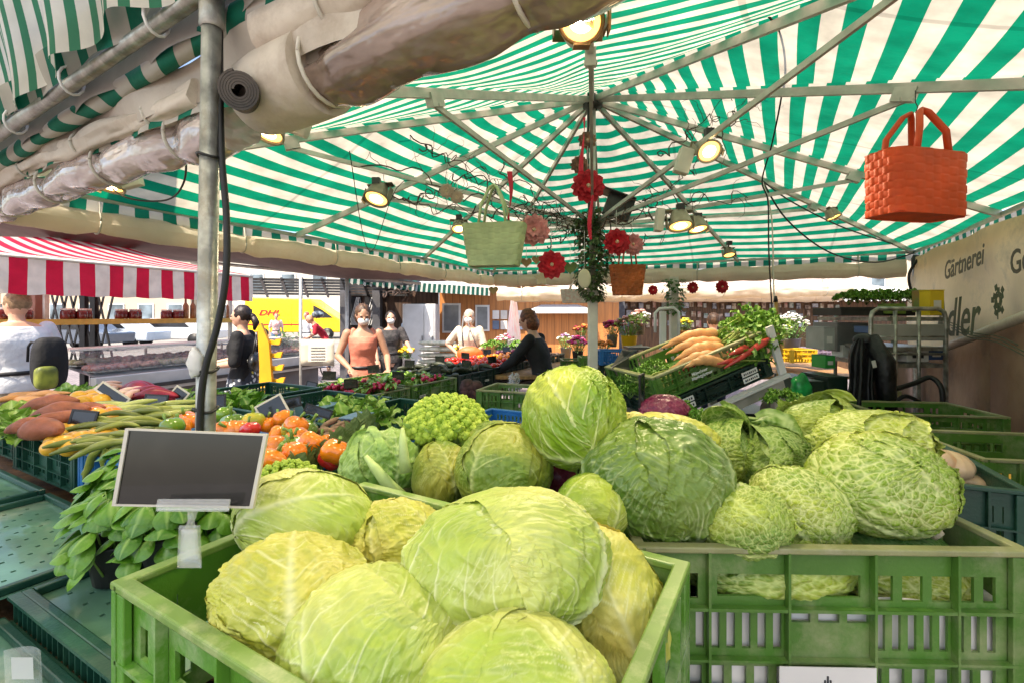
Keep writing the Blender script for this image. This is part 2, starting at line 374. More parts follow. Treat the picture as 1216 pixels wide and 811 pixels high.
# ------------------------------------------------------------ cabbages
def cabbage(name, label, px, py, d, w, h, mat, stem=(0,-.3,-1), roll=0, spin=0, seed=1, leaves=6, res=70, depth=None, style='smooth',
            veinK=7., wrinkle=1., group=None, cat='cabbage', stub=False, wmax=1.2, lift=.035, loc=None, wm=None, hm=None, th1=3.2, flare=0, nfl=3):
    g = np.random.RandomState(seed)
    c = at(px, py, d) if loc is None else Vector(loc)
    rx = (w/F0*d/2 if wm is None else wm/2); rz = (h/F0*d/2 if hm is None else hm/2); ry = (depth/2 if depth else (rx+rz)/2)
    st = Vector(stem).normalized()
    q = (-st).to_track_quat('Z','Y').to_matrix()
    Rm = np.array(q @ Matrix.Rotation(spin, 3, 'Z'))
    Rr = np.array(Matrix.Rotation(roll, 3, 'Y'))
    S = np.array([rx,ry,rz])
    allv = []; vein = []; tone = []; mb = MB()
    base_f = Fld(seed*7+1, 1.6); wr = Fld(seed*7+2, 9.); wr2 = Fld(seed*7+3, 4.5)
    for i in range(leaves):
        phi = i*2.399963 + g.uniform(-.25,.25)
        off = -.045 + .07*i/(leaves-1) + (.0 if i else 0)
        nu = nv = res
        u = np.linspace(0,1,nu)[:,None]*np.ones((1,nv)); v = np.ones((nu,1))*np.linspace(-1,1,nv)[None,:]
        t1 = th1 + g.uniform(-.25,.25); th = .06 + (t1-.06)*u
        wmx = wmax*g.uniform(.92,1.08)
        Wd = wmx*np.sin(np.pi*np.clip(.06+u*.94,0,1)**.75)**.5
        ef = Fld(seed*31+i, 2.2)
        edge = 1 + .06*ef(np.stack([u*3.,v*3., 0*u],-1))
        t = v*Wd*edge; th = th + .10*np.abs(v)**2*ef(np.stack([v*4,u,0*u+5],-1))*u
        cx = np.sin(th); 
        C = np.stack([cx*np.cos(phi), cx*np.sin(phi), -np.cos(th)], -1)
        n = np.array([-np.sin(phi), np.cos(phi), 0])
        D = np.cos(t)[...,None]*C + np.sin(t)[...,None]*n
        Df = D.reshape(-1,3)
        warp = wr2(Df*.5).reshape(u.shape)*.085 + wr(Df*.35).reshape(u.shape)*.02
        K = veinK/np.pi
        side = np.where(t > 0, .5, 0.)
        sl = 1.15*(1-.35*u)
        qv = (th - sl*np.abs(t) - .12*t*t + warp)*K*1.0 + side + g.uniform(0,1)
        dq = np.abs(qv-np.round(qv))/K
        at_ = np.abs(t)
        wv = .020*(1-.5*np.abs(v)); 
        hv = np.exp(-(dq/wv)**2)*np.clip(1-np.abs(v)**2,0,1)*np.clip(1.1-.55*u,0,1)*np.clip(.72+.5*wr2(Df*.9+3).reshape(u.shape),.25,1)
        hmid = np.exp(-(t/(.065*(1-u)+.014))**2)*np.clip(1.05-u*.85,0,1)
        # branching veins, finer
        K2 = K*2.6
        q2 = (th*1.0 - .55*sl*np.abs(t) + 2.2*warp)*K2 + side
        d2 = np.abs(q2-np.round(q2))/K2
        h2 = np.exp(-(d2/.010)**2)*np.clip(1-np.abs(v)**4,0,1)*.45
        brk = np.clip(wr(Df*.8).reshape(u.shape)*.6+.4,0,1); h2 = h2*brk
        rr = 1 + off + .03*base_f(Df*1.).reshape(u.shape)*.6
        pk = 0*u
        if style == 'savoy':
            P = np.stack([t*6.2, th*6.2, 0*t+i*7.3],-1).reshape(-1,3); P = P + .25*np.stack([wr(Df*.6), wr2(Df), 0*Df[:,0]],-1)
            f1,f2 = worley(P, seed+i); e = (f2-f1).reshape(u.shape)
            f3,f4 = worley(P*2.3, seed+i+50); e2 = (f4-f3).reshape(u.shape)
            net = np.exp(-(e/.13)**2); net2 = np.exp(-(e2/.16)**2)
            pk = .034*np.clip(e,0,.6)/.6 + .012*np.clip(e2,0,.5)/.5 + .012*wr(Df*1.5).reshape(u.shape)
            vn = np.maximum.reduce([hmid*1.0, hv*.95, net*.62, net2*.3])
            rr = rr + .012*hmid - .006*hv
            curl = lift*2.2
        else:
            # fine puckered creases that run across between the veins
            rid = 1-np.abs(wr(np.stack([t*1.3, th*.75, 0*t+i],-1).reshape(-1,3)*1.).reshape(u.shape))
            cre = np.clip(rid,-.2,1)
            rid2 = 1-np.abs(Fld(seed*13+i,16.)(np.stack([t*.6, th*1.3, 0*t+i],-1).reshape(-1,3)).reshape(u.shape)); rid2 = np.clip(rid2,0,1)**2
            f1,f2 = worley(np.stack([at_*4.2+3*warp, (th-sl*.8*at_)*8.5+4*warp, 0*t+i*3.1],-1).reshape(-1,3), seed+i); ecell = np.clip((f2-f1).reshape(u.shape),0,.5)/.5
            pk = .0085*wrinkle*cre + .0060*wrinkle*wr(Df*1.2).reshape(u.shape) + .0080*wrinkle*rid2*np.clip(wr2(Df).reshape(u.shape)+.4,0,1) + .0075*wrinkle*ecell
            vn = np.maximum.reduce([hmid*.72, hv*.8, h2*1.1, np.clip(cre,0,1)**4*.10, np.exp(-(ecell/.16)**2)*.22*brk])
            rr = rr + .026*hmid + .014*hv + .006*h2
            curl = lift
        if flare and i >= leaves-nfl: rr = rr + flare*(.5+.8*g.rand())*np.clip((u-.35)/.65,0,1)**2*(1+.25*np.sin(t*7+i)) + flare*.35*np.abs(v)**3*u
        edgeup = (np.abs(v)**7)*(.35+.65*np.clip(ef(np.stack([u*6,v*.5,0*u+2],-1)),-1,1)) + (u**9)*.7
        waves = (np.abs(v)**4)*.010*np.sin(th*22+ef(np.stack([u*5,v,0*u],-1))*3)*(2.2 if style=='savoy' else .5)
        rr = rr + pk + curl*edgeup*(.4+.6*g.rand()) + waves
        Pp = D*rr[...,None]
        Pp = Pp @ Rm.T * S
        Pp = Pp @ Rr.T
        mb.np_grid(Pp)
        # leaf margin a little more yellow, base greener
        tn = np.clip(.35 + .32*base_f(Df*1.4).reshape(u.shape) + (g.rand()-.5)*.5 + .25*(np.abs(v)**6) + .25*(u-.5), 0, 1)
        vein.append(np.clip(vn,0,1).ravel()); tone.append(tn.ravel())
    # heart
    nb = len(mb.v)
    mb.ell((0,0,0), tuple(S*.90), 24, 16, Matrix(Rr.tolist()))
    nh = len(mb.v)-nb
    vein.append(np.zeros(nh)); tone.append(np.full(nh,.4))
    mb.att = {'vein': np.concatenate(vein), 'tone': np.concatenate(tone)}
    if stub:
        root = thing(name, label, cat, c, group=group)
        mb.build('leaves', mat, root)
        s2 = MB(); dd = Vector((Rr @ (np.array(st)*S)).tolist()); r0 = .13*min(S)
        s2.tube([dd*.80, dd*1.02, dd*1.08], [r0*1.3, r0, r0*.8], 12)
        s2.build('stem', M('cut cabbage stalk', (.62,.52,.34), .7, var=.2, vs=30, bump=.3), root)
        return root
    o = mb.build(name, mat); o.location = c
    return tag(o, label, cat, group)

# ------------------------------------------------------------ crates
def holed(mb, L, H, T, holes, m):
    """panel of length L (x), height H (z), thickness T (y) pierced by rectangular holes"""
    xs = sorted(set([0,L]+[h[0] for h in holes]+[h[1] for h in holes])); zs = sorted(set([0,H]+[h[2] for h in holes]+[h[3] for h in holes]))
    nx, nz = len(xs)-1, len(zs)-1
    sol = [[not any(h[0]-1e-6 <= (xs[i]+xs[i+1])/2 <= h[1]+1e-6 and h[2]-1e-6 <= (zs[k]+zs[k+1])/2 <= h[3]+1e-6 for h in holes) for k in range(nz)] for i in range(nx)]
    S = lambda i,k: 0 <= i < nx and 0 <= k < nz and sol[i][k]
    vs = []; fs = []; idx = {}
    def V(x,y,z):
        key = (round(x,6),round(y,6),round(z,6))
        if key not in idx: idx[key] = len(vs); vs.append(m @ Vector((x,y,z)))
        return idx[key]
    for i in range(nx):
        for k in range(nz):
            if not S(i,k): continue
            x0,x1,z0,z1 = xs[i],xs[i+1],zs[k],zs[k+1]
            fs.append((V(x0,0,z0),V(x1,0,z0),V(x1,0,z1),V(x0,0,z1)))
            fs.append((V(x0,T,z0),V(x0,T,z1),V(x1,T,z1),V(x1,T,z0)))
            if not S(i-1,k): fs.append((V(x0,0,z0),V(x0,0,z1),V(x0,T,z1),V(x0,T,z0)))
            if not S(i+1,k): fs.append((V(x1,0,z0),V(x1,T,z0),V(x1,T,z1),V(x1,0,z1)))
            if not S(i,k-1): fs.append((V(x0,0,z0),V(x0,T,z0),V(x1,T,z0),V(x1,0,z0)))
            if not S(i,k+1): fs.append((V(x0,0,z1),V(x1,0,z1),V(x1,T,z1),V(x0,T,z1)))
    mb.add(vs, fs)
CRATES = {}
RIMS = {'green crate plastic': M('worn olive rim', (.27,.28,.12), .45, var=.15, vs=8, bump=.1, bs=150, dirt=(.34,.32,.20), dscale=12), 'bright green crate plastic': M('worn bright rim', (.22,.36,.07), .35, var=.15, vs=8, dirt=(.42,.46,.22), dscale=12)}
def slots(x0, x1, z0, z1, n, gap):
    w = (x1-x0-gap*(n-1))/n
    return [(x0+i*(w+gap), x0+i*(w+gap)+w, z0, z1) for i in range(n)]
def wall_holes(L, H):
    hs = []
    if H > .17:
        a = L/6
        hs += slots(.05, a, H*.64, H*.80, 2, .014) + slots(L-a, L-.05, H*.64, H*.80, 2, .014)
        hs += [(a+.03, L/2+L*.08, H*.66, H*.80)] if L > .5 else [(L*.34, L*.66, H*.68, H*.82)]
        if L > .5: hs += slots(L/2+L*.11, L-a-.014, H*.64, H*.80, 3, .014)
        hs += slots(.05, L*.38, H*.33, H*.57, int(L*.33/.024), .011) + slots(L*.62, L-.05, H*.33, H*.57, int(L*.33/.024), .011)
        hs += slots(L*.40, L*.60, H*.50, H*.57, 3, .012)
        hs += slots(.05, L-.05, H*.08, H*.22, int((L-.1)/.034), .012)
    else:
        hs += [(L*.36, L*.64, H*.66, H*.84)]
        hs += slots(.04, L*.33, H*.40, H*.80, int(L*.29/.020), .009) + slots(L*.67, L-.04, H*.40, H*.80, int(L*.29/.020), .009)
        hs += slots(.04, L-.04, H*.10, H*.26, int((L-.08)/.03), .012)
    return hs
def crate(label, loc, rz=ROT, L=.6, Wd=.4, H=.22, mat=None, group=None, tilt=0, tilty=0, name='plastic_crate', plain=False, cat='crate', stickers=0):
    """origin at one bottom corner, x along L, y along Wd"""
    key = (L,Wd,H,mat.name,plain,stickers)
    rot = Euler((tilt, tilty, rz), 'XYZ')
    if key in CRATES:
        r = dup(CRATES[key], loc, rot, label, group)
        if not group and 'group' in r: del r['group']
        return r
    root = thing(name, label, cat, loc, group=group, rot=rot); CRATES[key] = root
    T = .005; I = Matrix.Identity(4)
    b = MB()
    holes = [(x,x+.012,y,y+.012) for x in np.arange(.05,L-.05,.04) for y in np.arange(.04,Wd-.05,.04)] if not plain else []
    m = Matrix(((1,0,0,0),(0,0,1,0),(0,1,0,.004),(0,0,0,1)))
    holed(b, L, Wd, .005, holes, m); b.build('base_panel', mat, root)
    def wall(Lw, mm):
        w = MB(); holed(w, Lw, H-.006, T, wall_holes(Lw, H) if not plain else [(Lw*.35,Lw*.65,H*.6,H*.8)], mm)
        # outer fins and flanges
        def bxl(x0,x1,y0,y1,z0,z1):
            t = MB(); t.bx(x0,x1,y0,y1,z0,z1); t.xf(mm); w.add(t.v, t.f)
        for x in (Lw*.19, Lw*.39, Lw*.605, Lw*.81): bxl(x-.002, x+.002, -.013, -.0005, .004, H-.012)
        bxl(.01, Lw-.01, -.012, -.0006, H*.585, H*.605); bxl(.01, Lw-.01, -.012, -.0006, H*.27, H*.285)
        bxl(.01, Lw-.01, -.011, -.0006, .0, .006)
        w.build('side_wall', mat, root)
    wall(L, Matrix.Translation((0,.012,.004)))
    wall(L, Matrix.Translation((L,Wd-.012,.004)) @ Matrix.Rotation(math.pi,4,'Z'))
    wall(Wd, Matrix.Translation((.012,Wd,.004)) @ Matrix.Rotation(-math.pi/2,4,'Z'))
    wall(Wd, Matrix.Translation((L-.012,0,.004)) @ Matrix.Rotation(math.pi/2,4,'Z'))
    rm = MB(); rw = .019; z0, z1 = H-.010, H
    dz = .0
    o_, i_ = 0, rw
    pts_o = [(0,0),(L,0),(L,Wd),(0,Wd)]; pts_i = [(rw,rw),(L-rw,rw),(L-rw,Wd-rw),(rw,Wd-rw)]
    vs = [(x,y,z1) for x,y in pts_o]+[(x,y,z1) for x,y in pts_i]+[(x,y,z0) for x,y in pts_o]+[(x,y,z0) for x,y in pts_i]
    fs = []
    for k in range(4):
        k2 = (k+1)%4
        fs += [(k,k2,4+k2,4+k),(8+k,12+k,12+k2,8+k2),(k,8+k,8+k2,k2),(4+k,4+k2,12+k2,12+k)]
    rm.add(vs, fs)
    rm.build('rim', RIMS.get(mat.name, mat), root, bevel=.0025)
    for (x,y) in ((0,0),(L,0),(L,Wd),(0,Wd)):
        c = MB(); sx = 1 if x == 0 else -1; sy = 1 if y == 0 else -1; s = .034
        c.bx(x+sx*.001, x+sx*s, y+sy*.001, y+sy*.0105, .0, H-.0105)
        c.bx(x+sx*.001, x+sx*.0105, y+sy*.011, y+sy*s, .0, H-.0105)
        c.build('corner_post', mat, root, bevel=.0015)
    for k in range(stickers):
        xs = L*.12 if k % 2 == 0 else L*.70
        zz = H*.30 + (.024 if k >= 2 else 0)
        p = MB(); p.bx(xs, xs+.07, -.0165, -.0135, zz, zz+.018); lb = p.build('label_plate', m_label, root)
        q = MB()
        for j in range(7): q.bx(xs+.006+j*.0085, xs+.006+j*.0085+(.0045 if j%3 else .006), -.0172, -.0168, zz+.005, zz+.013)
        q.build('printed_mark', m_ink, lb)
    return root

def text_obj(txt, size, mat, mtx, parent, name='lettering', ext=.001, italic=0, align='LEFT', space=1.):
    cu = bpy.data.curves.new(name, 'FONT'); cu.body = txt; cu.size = size; cu.extrude = ext; cu.shear = italic; cu.align_x = align; cu.space_character = space; cu.offset = size*.012
    cu.resolution_u = 3
    t = bpy.data.objects.new('tmp', cu); col.objects.link(t)
    bpy.context.view_layer.update()
    me = bpy.data.meshes.new_from_object(t.evaluated_get(bpy.context.evaluated_depsgraph_get()))
    bpy.data.objects.remove(t); bpy.data.curves.remove(cu)
    me.name = name; me.materials.clear(); me.materials.append(mat)
    if parent is not None: mtx = chain_matrix(parent).inverted() @ mtx
    me.transform(mtx)
    o = bpy.data.objects.new(name, me); col.objects.link(o)
    if parent is not None: o.parent = parent; KIDS.setdefault(parent.name, []).append(o)
    return o
# ============================================================ camera, sky, sun
cam = bpy.data.cameras.new('camera'); co = bpy.data.objects.new('camera', cam); col.objects.link(co); sc.camera = co
co.location = (0,0,CZ); co.rotation_euler = (math.pi/2,0,0)
cam.sensor_width = 36; cam.lens = F0/W0*36; cam.shift_y = -(405.5-HOR)/W0; cam.clip_start = .02; cam.clip_end = 600
w = bpy.data.worlds.new('World'); sc.world = w; w.use_nodes = True
sky = w.node_tree.nodes.new('ShaderNodeTexSky'); sky.sky_type = 'NISHITA'; sky.sun_disc = False
SEL, SAZ = 58, 215      # sun elevation, compass rotation
sky.sun_elevation = R(SEL); sky.sun_rotation = R(SAZ); sky.dust_density = 2.5
w.node_tree.links.new(sky.outputs[0], w.node_tree.nodes['Background'].inputs['Color'])
w.node_tree.nodes['Background'].inputs['Strength'].default_value = .15
sl = bpy.data.lights.new('sun','SUN'); sl.energy = 4.2; sl.angle = R(.5); sl.color = (1,.87,.70)
so = bpy.data.objects.new('sun', sl); col.objects.link(so)
sd = Vector((math.sin(R(SAZ))*math.cos(R(SEL)), math.cos(R(SAZ))*math.cos(R(SEL)), math.sin(R(SEL))))
so.rotation_euler = sd.to_track_quat('Z','Y').to_euler(); so.location = (0,0,20)
sc.view_settings.view_transform = 'Standard'; sc.view_settings.look = 'None'; sc.view_settings.gamma = 1
sc.view_settings.exposure = 1.36
sc.render.engine = 'CYCLES'
sc.cycles.max_bounces = 8; sc.cycles.transparent_max_bounces = 10; sc.cycles.transmission_bounces = 6; sc.cycles.diffuse_bounces = 5; sc.cycles.glossy_bounces = 3
sc.cycles.use_denoising = True; sc.cycles.caustics_reflective = False; sc.cycles.caustics_refractive = False
sc.cycles.sample_clamp_indirect = 6

# ============================================================ ground
g = MB(); g.add([(-150,-60,0),(150,-60,0),(150,220,0),(-150,220,0)], [(0,1,2,3)])
gm = bpy.data.materials.new('cobblestones'); gm.use_nodes = True
nt = gm.node_tree; N = nt.nodes; L = nt.links; b = N['Principled BSDF']; b.inputs['Roughness'].default_value = .75
tc = N.new('ShaderNodeTexCoord')
br = N.new('ShaderNodeTexBrick'); br.inputs['Scale'].default_value = 5.5; br.inputs['Mortar Size'].default_value = .035; br.inputs['Color1'].default_value=(.19,.16,.17,1); br.inputs['Color2'].default_value=(.27,.23,.23,1); br.inputs['Mortar'].default_value=(.07,.06,.055,1)
br.inputs['Brick Width'].default_value=.62; br.inputs['Row Height'].default_value=.5; br.offset=.5
nz = N.new('ShaderNodeTexNoise'); nz.inputs['Scale'].default_value = 1.3; nz.inputs['Detail'].default_value = 6
L.new(tc.outputs['Object'], br.inputs['Vector']); L.new(tc.outputs['Object'], nz.inputs['Vector'])
mr = N.new('ShaderNodeMapRange'); mr.inputs[3].default_value=.65; mr.inputs[4].default_value=1.35; L.new(nz.outputs['Fac'], mr.inputs[0])
hs = N.new('ShaderNodeHueSaturation'); L.new(mr.outputs[0], hs.inputs['Value']); L.new(br.outputs['Color'], hs.inputs['Color']); L.new(hs.outputs[0], b.inputs['Base Color'])
bp = N.new('ShaderNodeBump'); bp.inputs['Strength'].default_value=.8; bp.inputs['Distance'].default_value=.03; L.new(br.outputs['Fac'], bp.inputs['Height']); bp.invert=True; L.new(bp.outputs[0], b.inputs['Normal'])
tag(g.build('ground', gm), kind='structure')
# pale open street beyond the market
g = MB(); g.add([(-90,15.5,.004),(60,15.5,.004),(60,120,.004),(-90,120,.004)], [(0,1,2,3)])
tag(g.build('street', M('pale street paving', (.27,.255,.235), .8, var=.12, vs=.6, dirt=(.3,.28,.26), dscale=.8)), kind='structure')

# ============================================================ the big umbrella over the stall
A = Vector((-2.1,1.9,2.15)); B = Vector((-.24,5.9,2.15)); Cc = Vector((3.5,4.1,2.15)); D = Vector((1.3,.05,2.15)); HUB = Vector((.53,3.1,3.04))
sides = [(A,B,(1/3,2/3)), (B,Cc,(1/3,2/3)), (Cc,D,(.38,.75)), (D,A,(.35,.58))]
umb = thing('market_umbrella', 'large square green and white striped market umbrella with bare steel ribs over the vegetable stall', 'umbrella', (HUB.x,HUB.y,0))
edge = []
cv = MB(); uv = []
def sidegrid(P, Q, ts, hub, mb, uv, sag=.055, up=.022, nseg=10, ns=26, vert_out=0):
    brk = [0]+list(ts)+[1]
    ap = ((P+Q)/2-hub); n = (Q-P).normalized()
    hgt = ((P-hub) - n*((P-hub).dot(n))).length
    for a,b in zip(brk[:-1], brk[1:]):
        pa = P.lerp(Q,a); pb = P.lerp(Q,b); base = len(mb.v)
        vs=[];fs=[]
        for j in range(ns+1):
            s = j/ns
            for i in range(nseg+1):
                t = i/nseg
                e = pa.lerp(pb,t); p = hub.lerp(e, s)
                dip = sag*math.sin(math.pi*t)*(s**1.2)*(1.25-s*.75) + .006*math.sin(s*19+t*5+a*7)*math.sin(math.pi*t)
                p = p + Vector((0,0,up-dip)); vs.append(p)
                uv.append((( (p-P).dot(n)), (1-s)*hgt + .01*math.sin(t*3.1+s*4)))
        for j in range(ns):
            for i in range(nseg):
                q = j*(nseg+1)+i; fs.append((q,q+1,q+nseg+2,q+nseg+1))
        mb.add(vs, fs, True)
for P,Q,ts in sides: sidegrid(P,Q,ts,HUB,cv,uv)
cv.uv = uv
cv.build('canopy', m_canopy, umb, world=True)
# ribs, brackets, struts, lower ring
RING = Vector((HUB.x, HUB.y, 2.20))
ribs = []
for P,Q,ts in sides:
    ribs.append((P, .0)); ribs += [(P.lerp(Q,t), 1) for t in ts]
for k,(E,_) in enumerate(ribs):
    d = (E-HUB); s = HUB + d.normalized()*.045 + Vector((0,0,-.02))
    rb = MB(); rb.beam(s, E+Vector((0,0,-.004)), .020, .034)
    rib = rb.build('rib', m_alu, umb, world=True)
    f = .68 if k not in (0,3,6,9) else .62
    J = HUB + d*f - Vector((0,0,.04))
    jb = MB(); jb.beam(J-d.normalized()*.035+Vector((0,0,.006)), J+d.normalized()*.035+Vector((0,0,.006)), .034, .05)
    jb.tube([J+Vector((-.02,0,-.01)),J+Vector((.02,0,-.01))], .009, 8); jb.build('bracket', m_alu, rib, world=True)
    if f:
        dr = Vector((d.x,d.y,0)).normalized()
        st = MB(); st.beam(RING + dr*.04, J-Vector((0,0,.012)), .013, .022); st.build('strut', m_alu, umb, world=True)
h = MB(); h.lathe([(.028,-.09),(.062,-.075),(.066,-.05),(.066,-.02),(.045,-.01),(.02,0.015)], 20, HUB)
h.build('hub', m_metal_dk, umb, world=True)
h = MB(); h.lathe([(.024,-.05),(.05,-.04),(.05,.03),(.024,.04)], 20, RING); h.build('sliding_collar', m_alu, umb, world=True)
h = MB(); h.tube([(HUB.x,HUB.y,1.78),(HUB.x,HUB.y,HUB.z)], .021, 16); h.build('mast', m_alu, umb, world=True)
h = MB(); h.box((HUB.x,HUB.y,.9),(.058,.058,1.80)); h.build('mast_foot', m_white_alu, umb, world=True, bevel=.003)
h = MB(); h.box((HUB.x,HUB.y,.02),(.6,.6,.04)); h.build('base_plate', m_metal_dk, umb, world=True)
# valance all round, scalloped cloth strip with stripes
def strip(P, Q, z0, h, out, mb, uv, wav=.012, n=90, rows=3, scal=0., per=.13):
    n_ = (Q-P).normalized(); o = Vector((n_.y,-n_.x,0))
    Lg = (Q-P).length; vs=[];fs=[]
    for j in range(rows+1):
        for i in range(n+1):
            t = i/n; x = t*Lg; s = j/rows
            hh = h*(1 - (scal*abs(math.sin(math.pi*x/per)) if j == rows else 0))
            p = P.lerp(Q,t) + o*(out + wav*math.sin(x*9+s*1.5)*s + wav*.5*math.sin(x*23+2)*s); p.z = P.z*(1-t)+Q.z*t + z0 - hh*s
            vs.append(p); uv.append((x, s*h))
    for j in range(rows):
        for i in range(n):
            q=j*(n+1)+i; fs.append((q,q+1,q+n+2,q+n+1))
    mb.add(vs, fs, True)
for P,Q in ((A,B),(B,Cc),(Cc,D),(D,A)):
    v = MB(); uv=[]; strip(P,Q,.018,.085,-.028,v,uv); v.uv = uv; v.build('valance', m_valance, umb, world=True)
    e = MB(); e.beam(P+Vector((0,0,.0)), Q+Vector((0,0,.0)), .02, .022); e.build('edge_bar', m_alu, umb, world=True)

# rolled-up cream side walls tied under the eaves
def rolled(name, label, pts, rad, mat, ties=6, seed=1, amp=.1, sq=1.25, group=None, cat='tarpaulin', seg=28, n=120, tiemat=None, twist=9):
    pts = [Vector(p) for p in pts]; root = thing(name, label, cat, (pts[0].x,pts[0].y,pts[0].z), group=group)
    f = Fld(seed, 1.0, 10); f2 = Fld(seed+5, 3.2, 12)
    P,Q = pts[0],pts[-1]; d=(Q-P); Lg=d.length; d.normalize(); a=d.cross(Vector((0,0,1))).normalized(); b=a.cross(d)
    u=np.linspace(0,1,n)[:,None]; k=np.linspace(0,2*np.pi,seg+1)[None,:]
    X = u*Lg+0*k; pin = np.zeros_like(u)
    tp = [ (i+.5)/ties for i in range(ties)]
    for q in tp: pin = pin + np.exp(-((u-q)*Lg/.05)**2)
    q3 = np.stack([X*twist, np.cos(k)*2.6+0*u, np.sin(k)*2.6+0*u], -1)
    r = rad*(1 + amp*f(q3*.8) + amp*.75*f2(q3*.7)*(.6+.4*0) + amp*.35*np.sin(k*3+X*26) - .22*pin)
    sag = -rad*.22*np.sin(np.pi*((u*ties)%1))
    C0 = np.array(P)[None,None,:] + np.array(d)*X[...,None]
    V = C0 + np.array(a)*(r*np.cos(k))[...,None] + np.array(b)*(r*sq*np.sin(k))[...,None]; V[...,2] += sag
    m = MB(); m.np_grid(V)
    for e in (0,-1):
        c = V[e].mean(0); bb=len(m.v); m.add([tuple(c)]+[tuple(x) for x in V[e]], [(0,i+1,i+2) for i in range(seg)])
    m.build('rolled_sheet', mat, root, world=True)
    for q in tp:
        t = MB(); c = P + d*(q*Lg)
        ring = [c + a*(rad*.97*math.cos(g_)) + b*(rad*sq*.97*math.sin(g_)+ (.05 if .9<g_<2.2 else 0)) - Vector((0,0,rad*.03)) for g_ in np.linspace(0,2*math.pi,22)]
        t.tube(ring, .0045, 6); t.build('tie_strap', tiemat or m_frame, root, world=True)
    return root
dz = Vector((0,0,-.112))
rolled('rolled_side_wall', 'cream side wall rolled up under the left eave of the striped umbrella', [A+dz*.9-E1*.05, B+dz-E1*.0], .040, m_cream, 6, 3, sq=1.5)
rolled('rolled_side_wall', 'cream side wall rolled up along the back eave above the carrots', [B+dz+Vector((.03,0,0)), Cc+dz-Vector((.08,0,0.02))], .052, m_cream, 6, 4, sq=1.35)
rolled('rolled_side_wall', 'short cream roll hanging under the right eave above the lettered banner', [Cc+Vector((.02,-.1,-.09)), D+Vector((0,0,-.09))], .035, m_cream, 6, 5)

# the corner pole at C and the leaning pole at left
p = thing('tent_pole', 'grey steel corner pole at the right end of the back eave', 'pole', (Cc.x-.03,Cc.y-.05,0))
t = MB(); t.tube([(Cc.x-.03,Cc.y-.05,0),(Cc.x-.03,Cc.y-.05,2.12)], .022, 14); t.build('tube', m_galv, p, world=True)
t = MB(); t.lathe([(.03,-.02),(.034,.02),(.034,.06),(.02,.09)], 14, (Cc.x-.03,Cc.y-.05,2.03)); t.build('clamp', m_metal_dk, p, world=True)
t = MB(); t.box((Cc.x-.03,Cc.y-.05,.006),(.14,.14,.012)); t.build('base_plate', m_metal_dk, p, world=True)
b0 = at(244,512,.97); b1 = at(252,-12,.97)
p = thing('tent_pole', 'scratched galvanised pole standing nearest on the left behind the blackboard, with a black cable', 'pole', (b0.x,b0.y,0))
t = MB(); dn = (b1-b0); t.tube([b0 - dn*(b0.z/dn.z), b1+dn*.1], .0182, 20); t.build('tube', m_galv, p, world=True)
t = MB(); t.lathe([(.0195,-.04),(.0235,-.036),(.0235,.036),(.0195,.04)], 16, b0.lerp(b1,.955)); t.build('clamp', m_galv, p, world=True)
for q in (.05,.14,.62):
    c = b0.lerp(b1,q); t = MB(); t.tube([c+Vector((.022*math.cos(g_),.022*math.sin(g_),.004*math.sin(g_*2))) for g_ in np.linspace(0,6.283,14)], .003, 5); t.build('cable_tie', m_black, p, world=True)
t = MB(); c=b0.lerp(b1,.157)
t.ell(c+Vector((-.01,-.02,0)), (.016,.010,.030), 10, 8, fn=lambda d: 1+.18*math.sin(d.z*9+d.x*5)); t.build('tape_wrap', m_paper, p, world=True)

def cable(label, pts, r=.004, group=None, sub=6, mat=None):
    P = [Vector(q) for q in pts]; out=[]
    for i in range(len(P)-1):
        p0=P[max(i-1,0)];p1=P[i];p2=P[i+1];p3=P[min(i+2,len(P)-1)]
        for k in range(sub):
            t=k/sub; out.append(.5*((2*p1)+(-p0+p2)*t+(2*p0-5*p1+4*p2-p3)*t*t+(-p0+3*p1-3*p2+p3)*t**3))
    out.append(P[-1])
    o = MB().tube(out, r, 7).build('power_cable', mat or m_black)
    return tag(o, label, 'cable', group)
cable('thick black cable looping down beside the near left pole', [at(262,-10,.98),at(261,60,.98),at(263,180,.97),at(269,260,.96),at(268,330,.95),at(258,388,.95),at(245,432,.945),at(239,470,.945),at(237,520,.945)], .0066)
cable('thin black cable hanging from the top edge down to the carrots between the ribs', [at(880,-8,1.5),at(927,40,1.7),at(930,100,2.1),at(917,170,2.4),at(905,215,2.6),at(912,240,2.7),at(913,300,2.7),at(917,372,2.7)], .004)
cable('slack black cable sagging from the rib joint to the right corner pole', [at(905,215,3.4),at(935,262,3.5),at(985,300,3.7),at(1040,312,3.9),at(1088,300,4.1)], .006)
cable('thin dark cable from the rib joint toward the back eave', [at(905,215,3.4),at(940,240,3.6),at(1000,270,3.8),at(1060,290,4.0)], .0055)
cable('looped black cable under the small lamp left of the near pole', [at(120,212,1.9),at(150,235,1.9),at(198,238,1.85),at(219,215,1.7),at(220,168,1.5)], .0035)
cable('coiled black cable on the corner pole top', [at(1092,306,4.0),at(1080,325,4.0),at(1082,345,4.0),at(1092,362,4.0)], .011)
cable('black cable taped along the mast beside the hub', [at(698,40,3.05),at(699,120,3.05),at(698,180,3.05),at(700,260,3.05)], .009)
cable('pale string hanging from the rib joint right of the mast', [at(905,215,2.9),at(915,250,2.9),at(918,300,2.9),at(920,420,2.9)], .004, mat=m_white_alu)
cable('thin wire strung over the left half of the striped canopy', [at(415,180,2.2),at(440,300,2.9),at(480,215,2.9),at(560,255,2.9)], .0022)

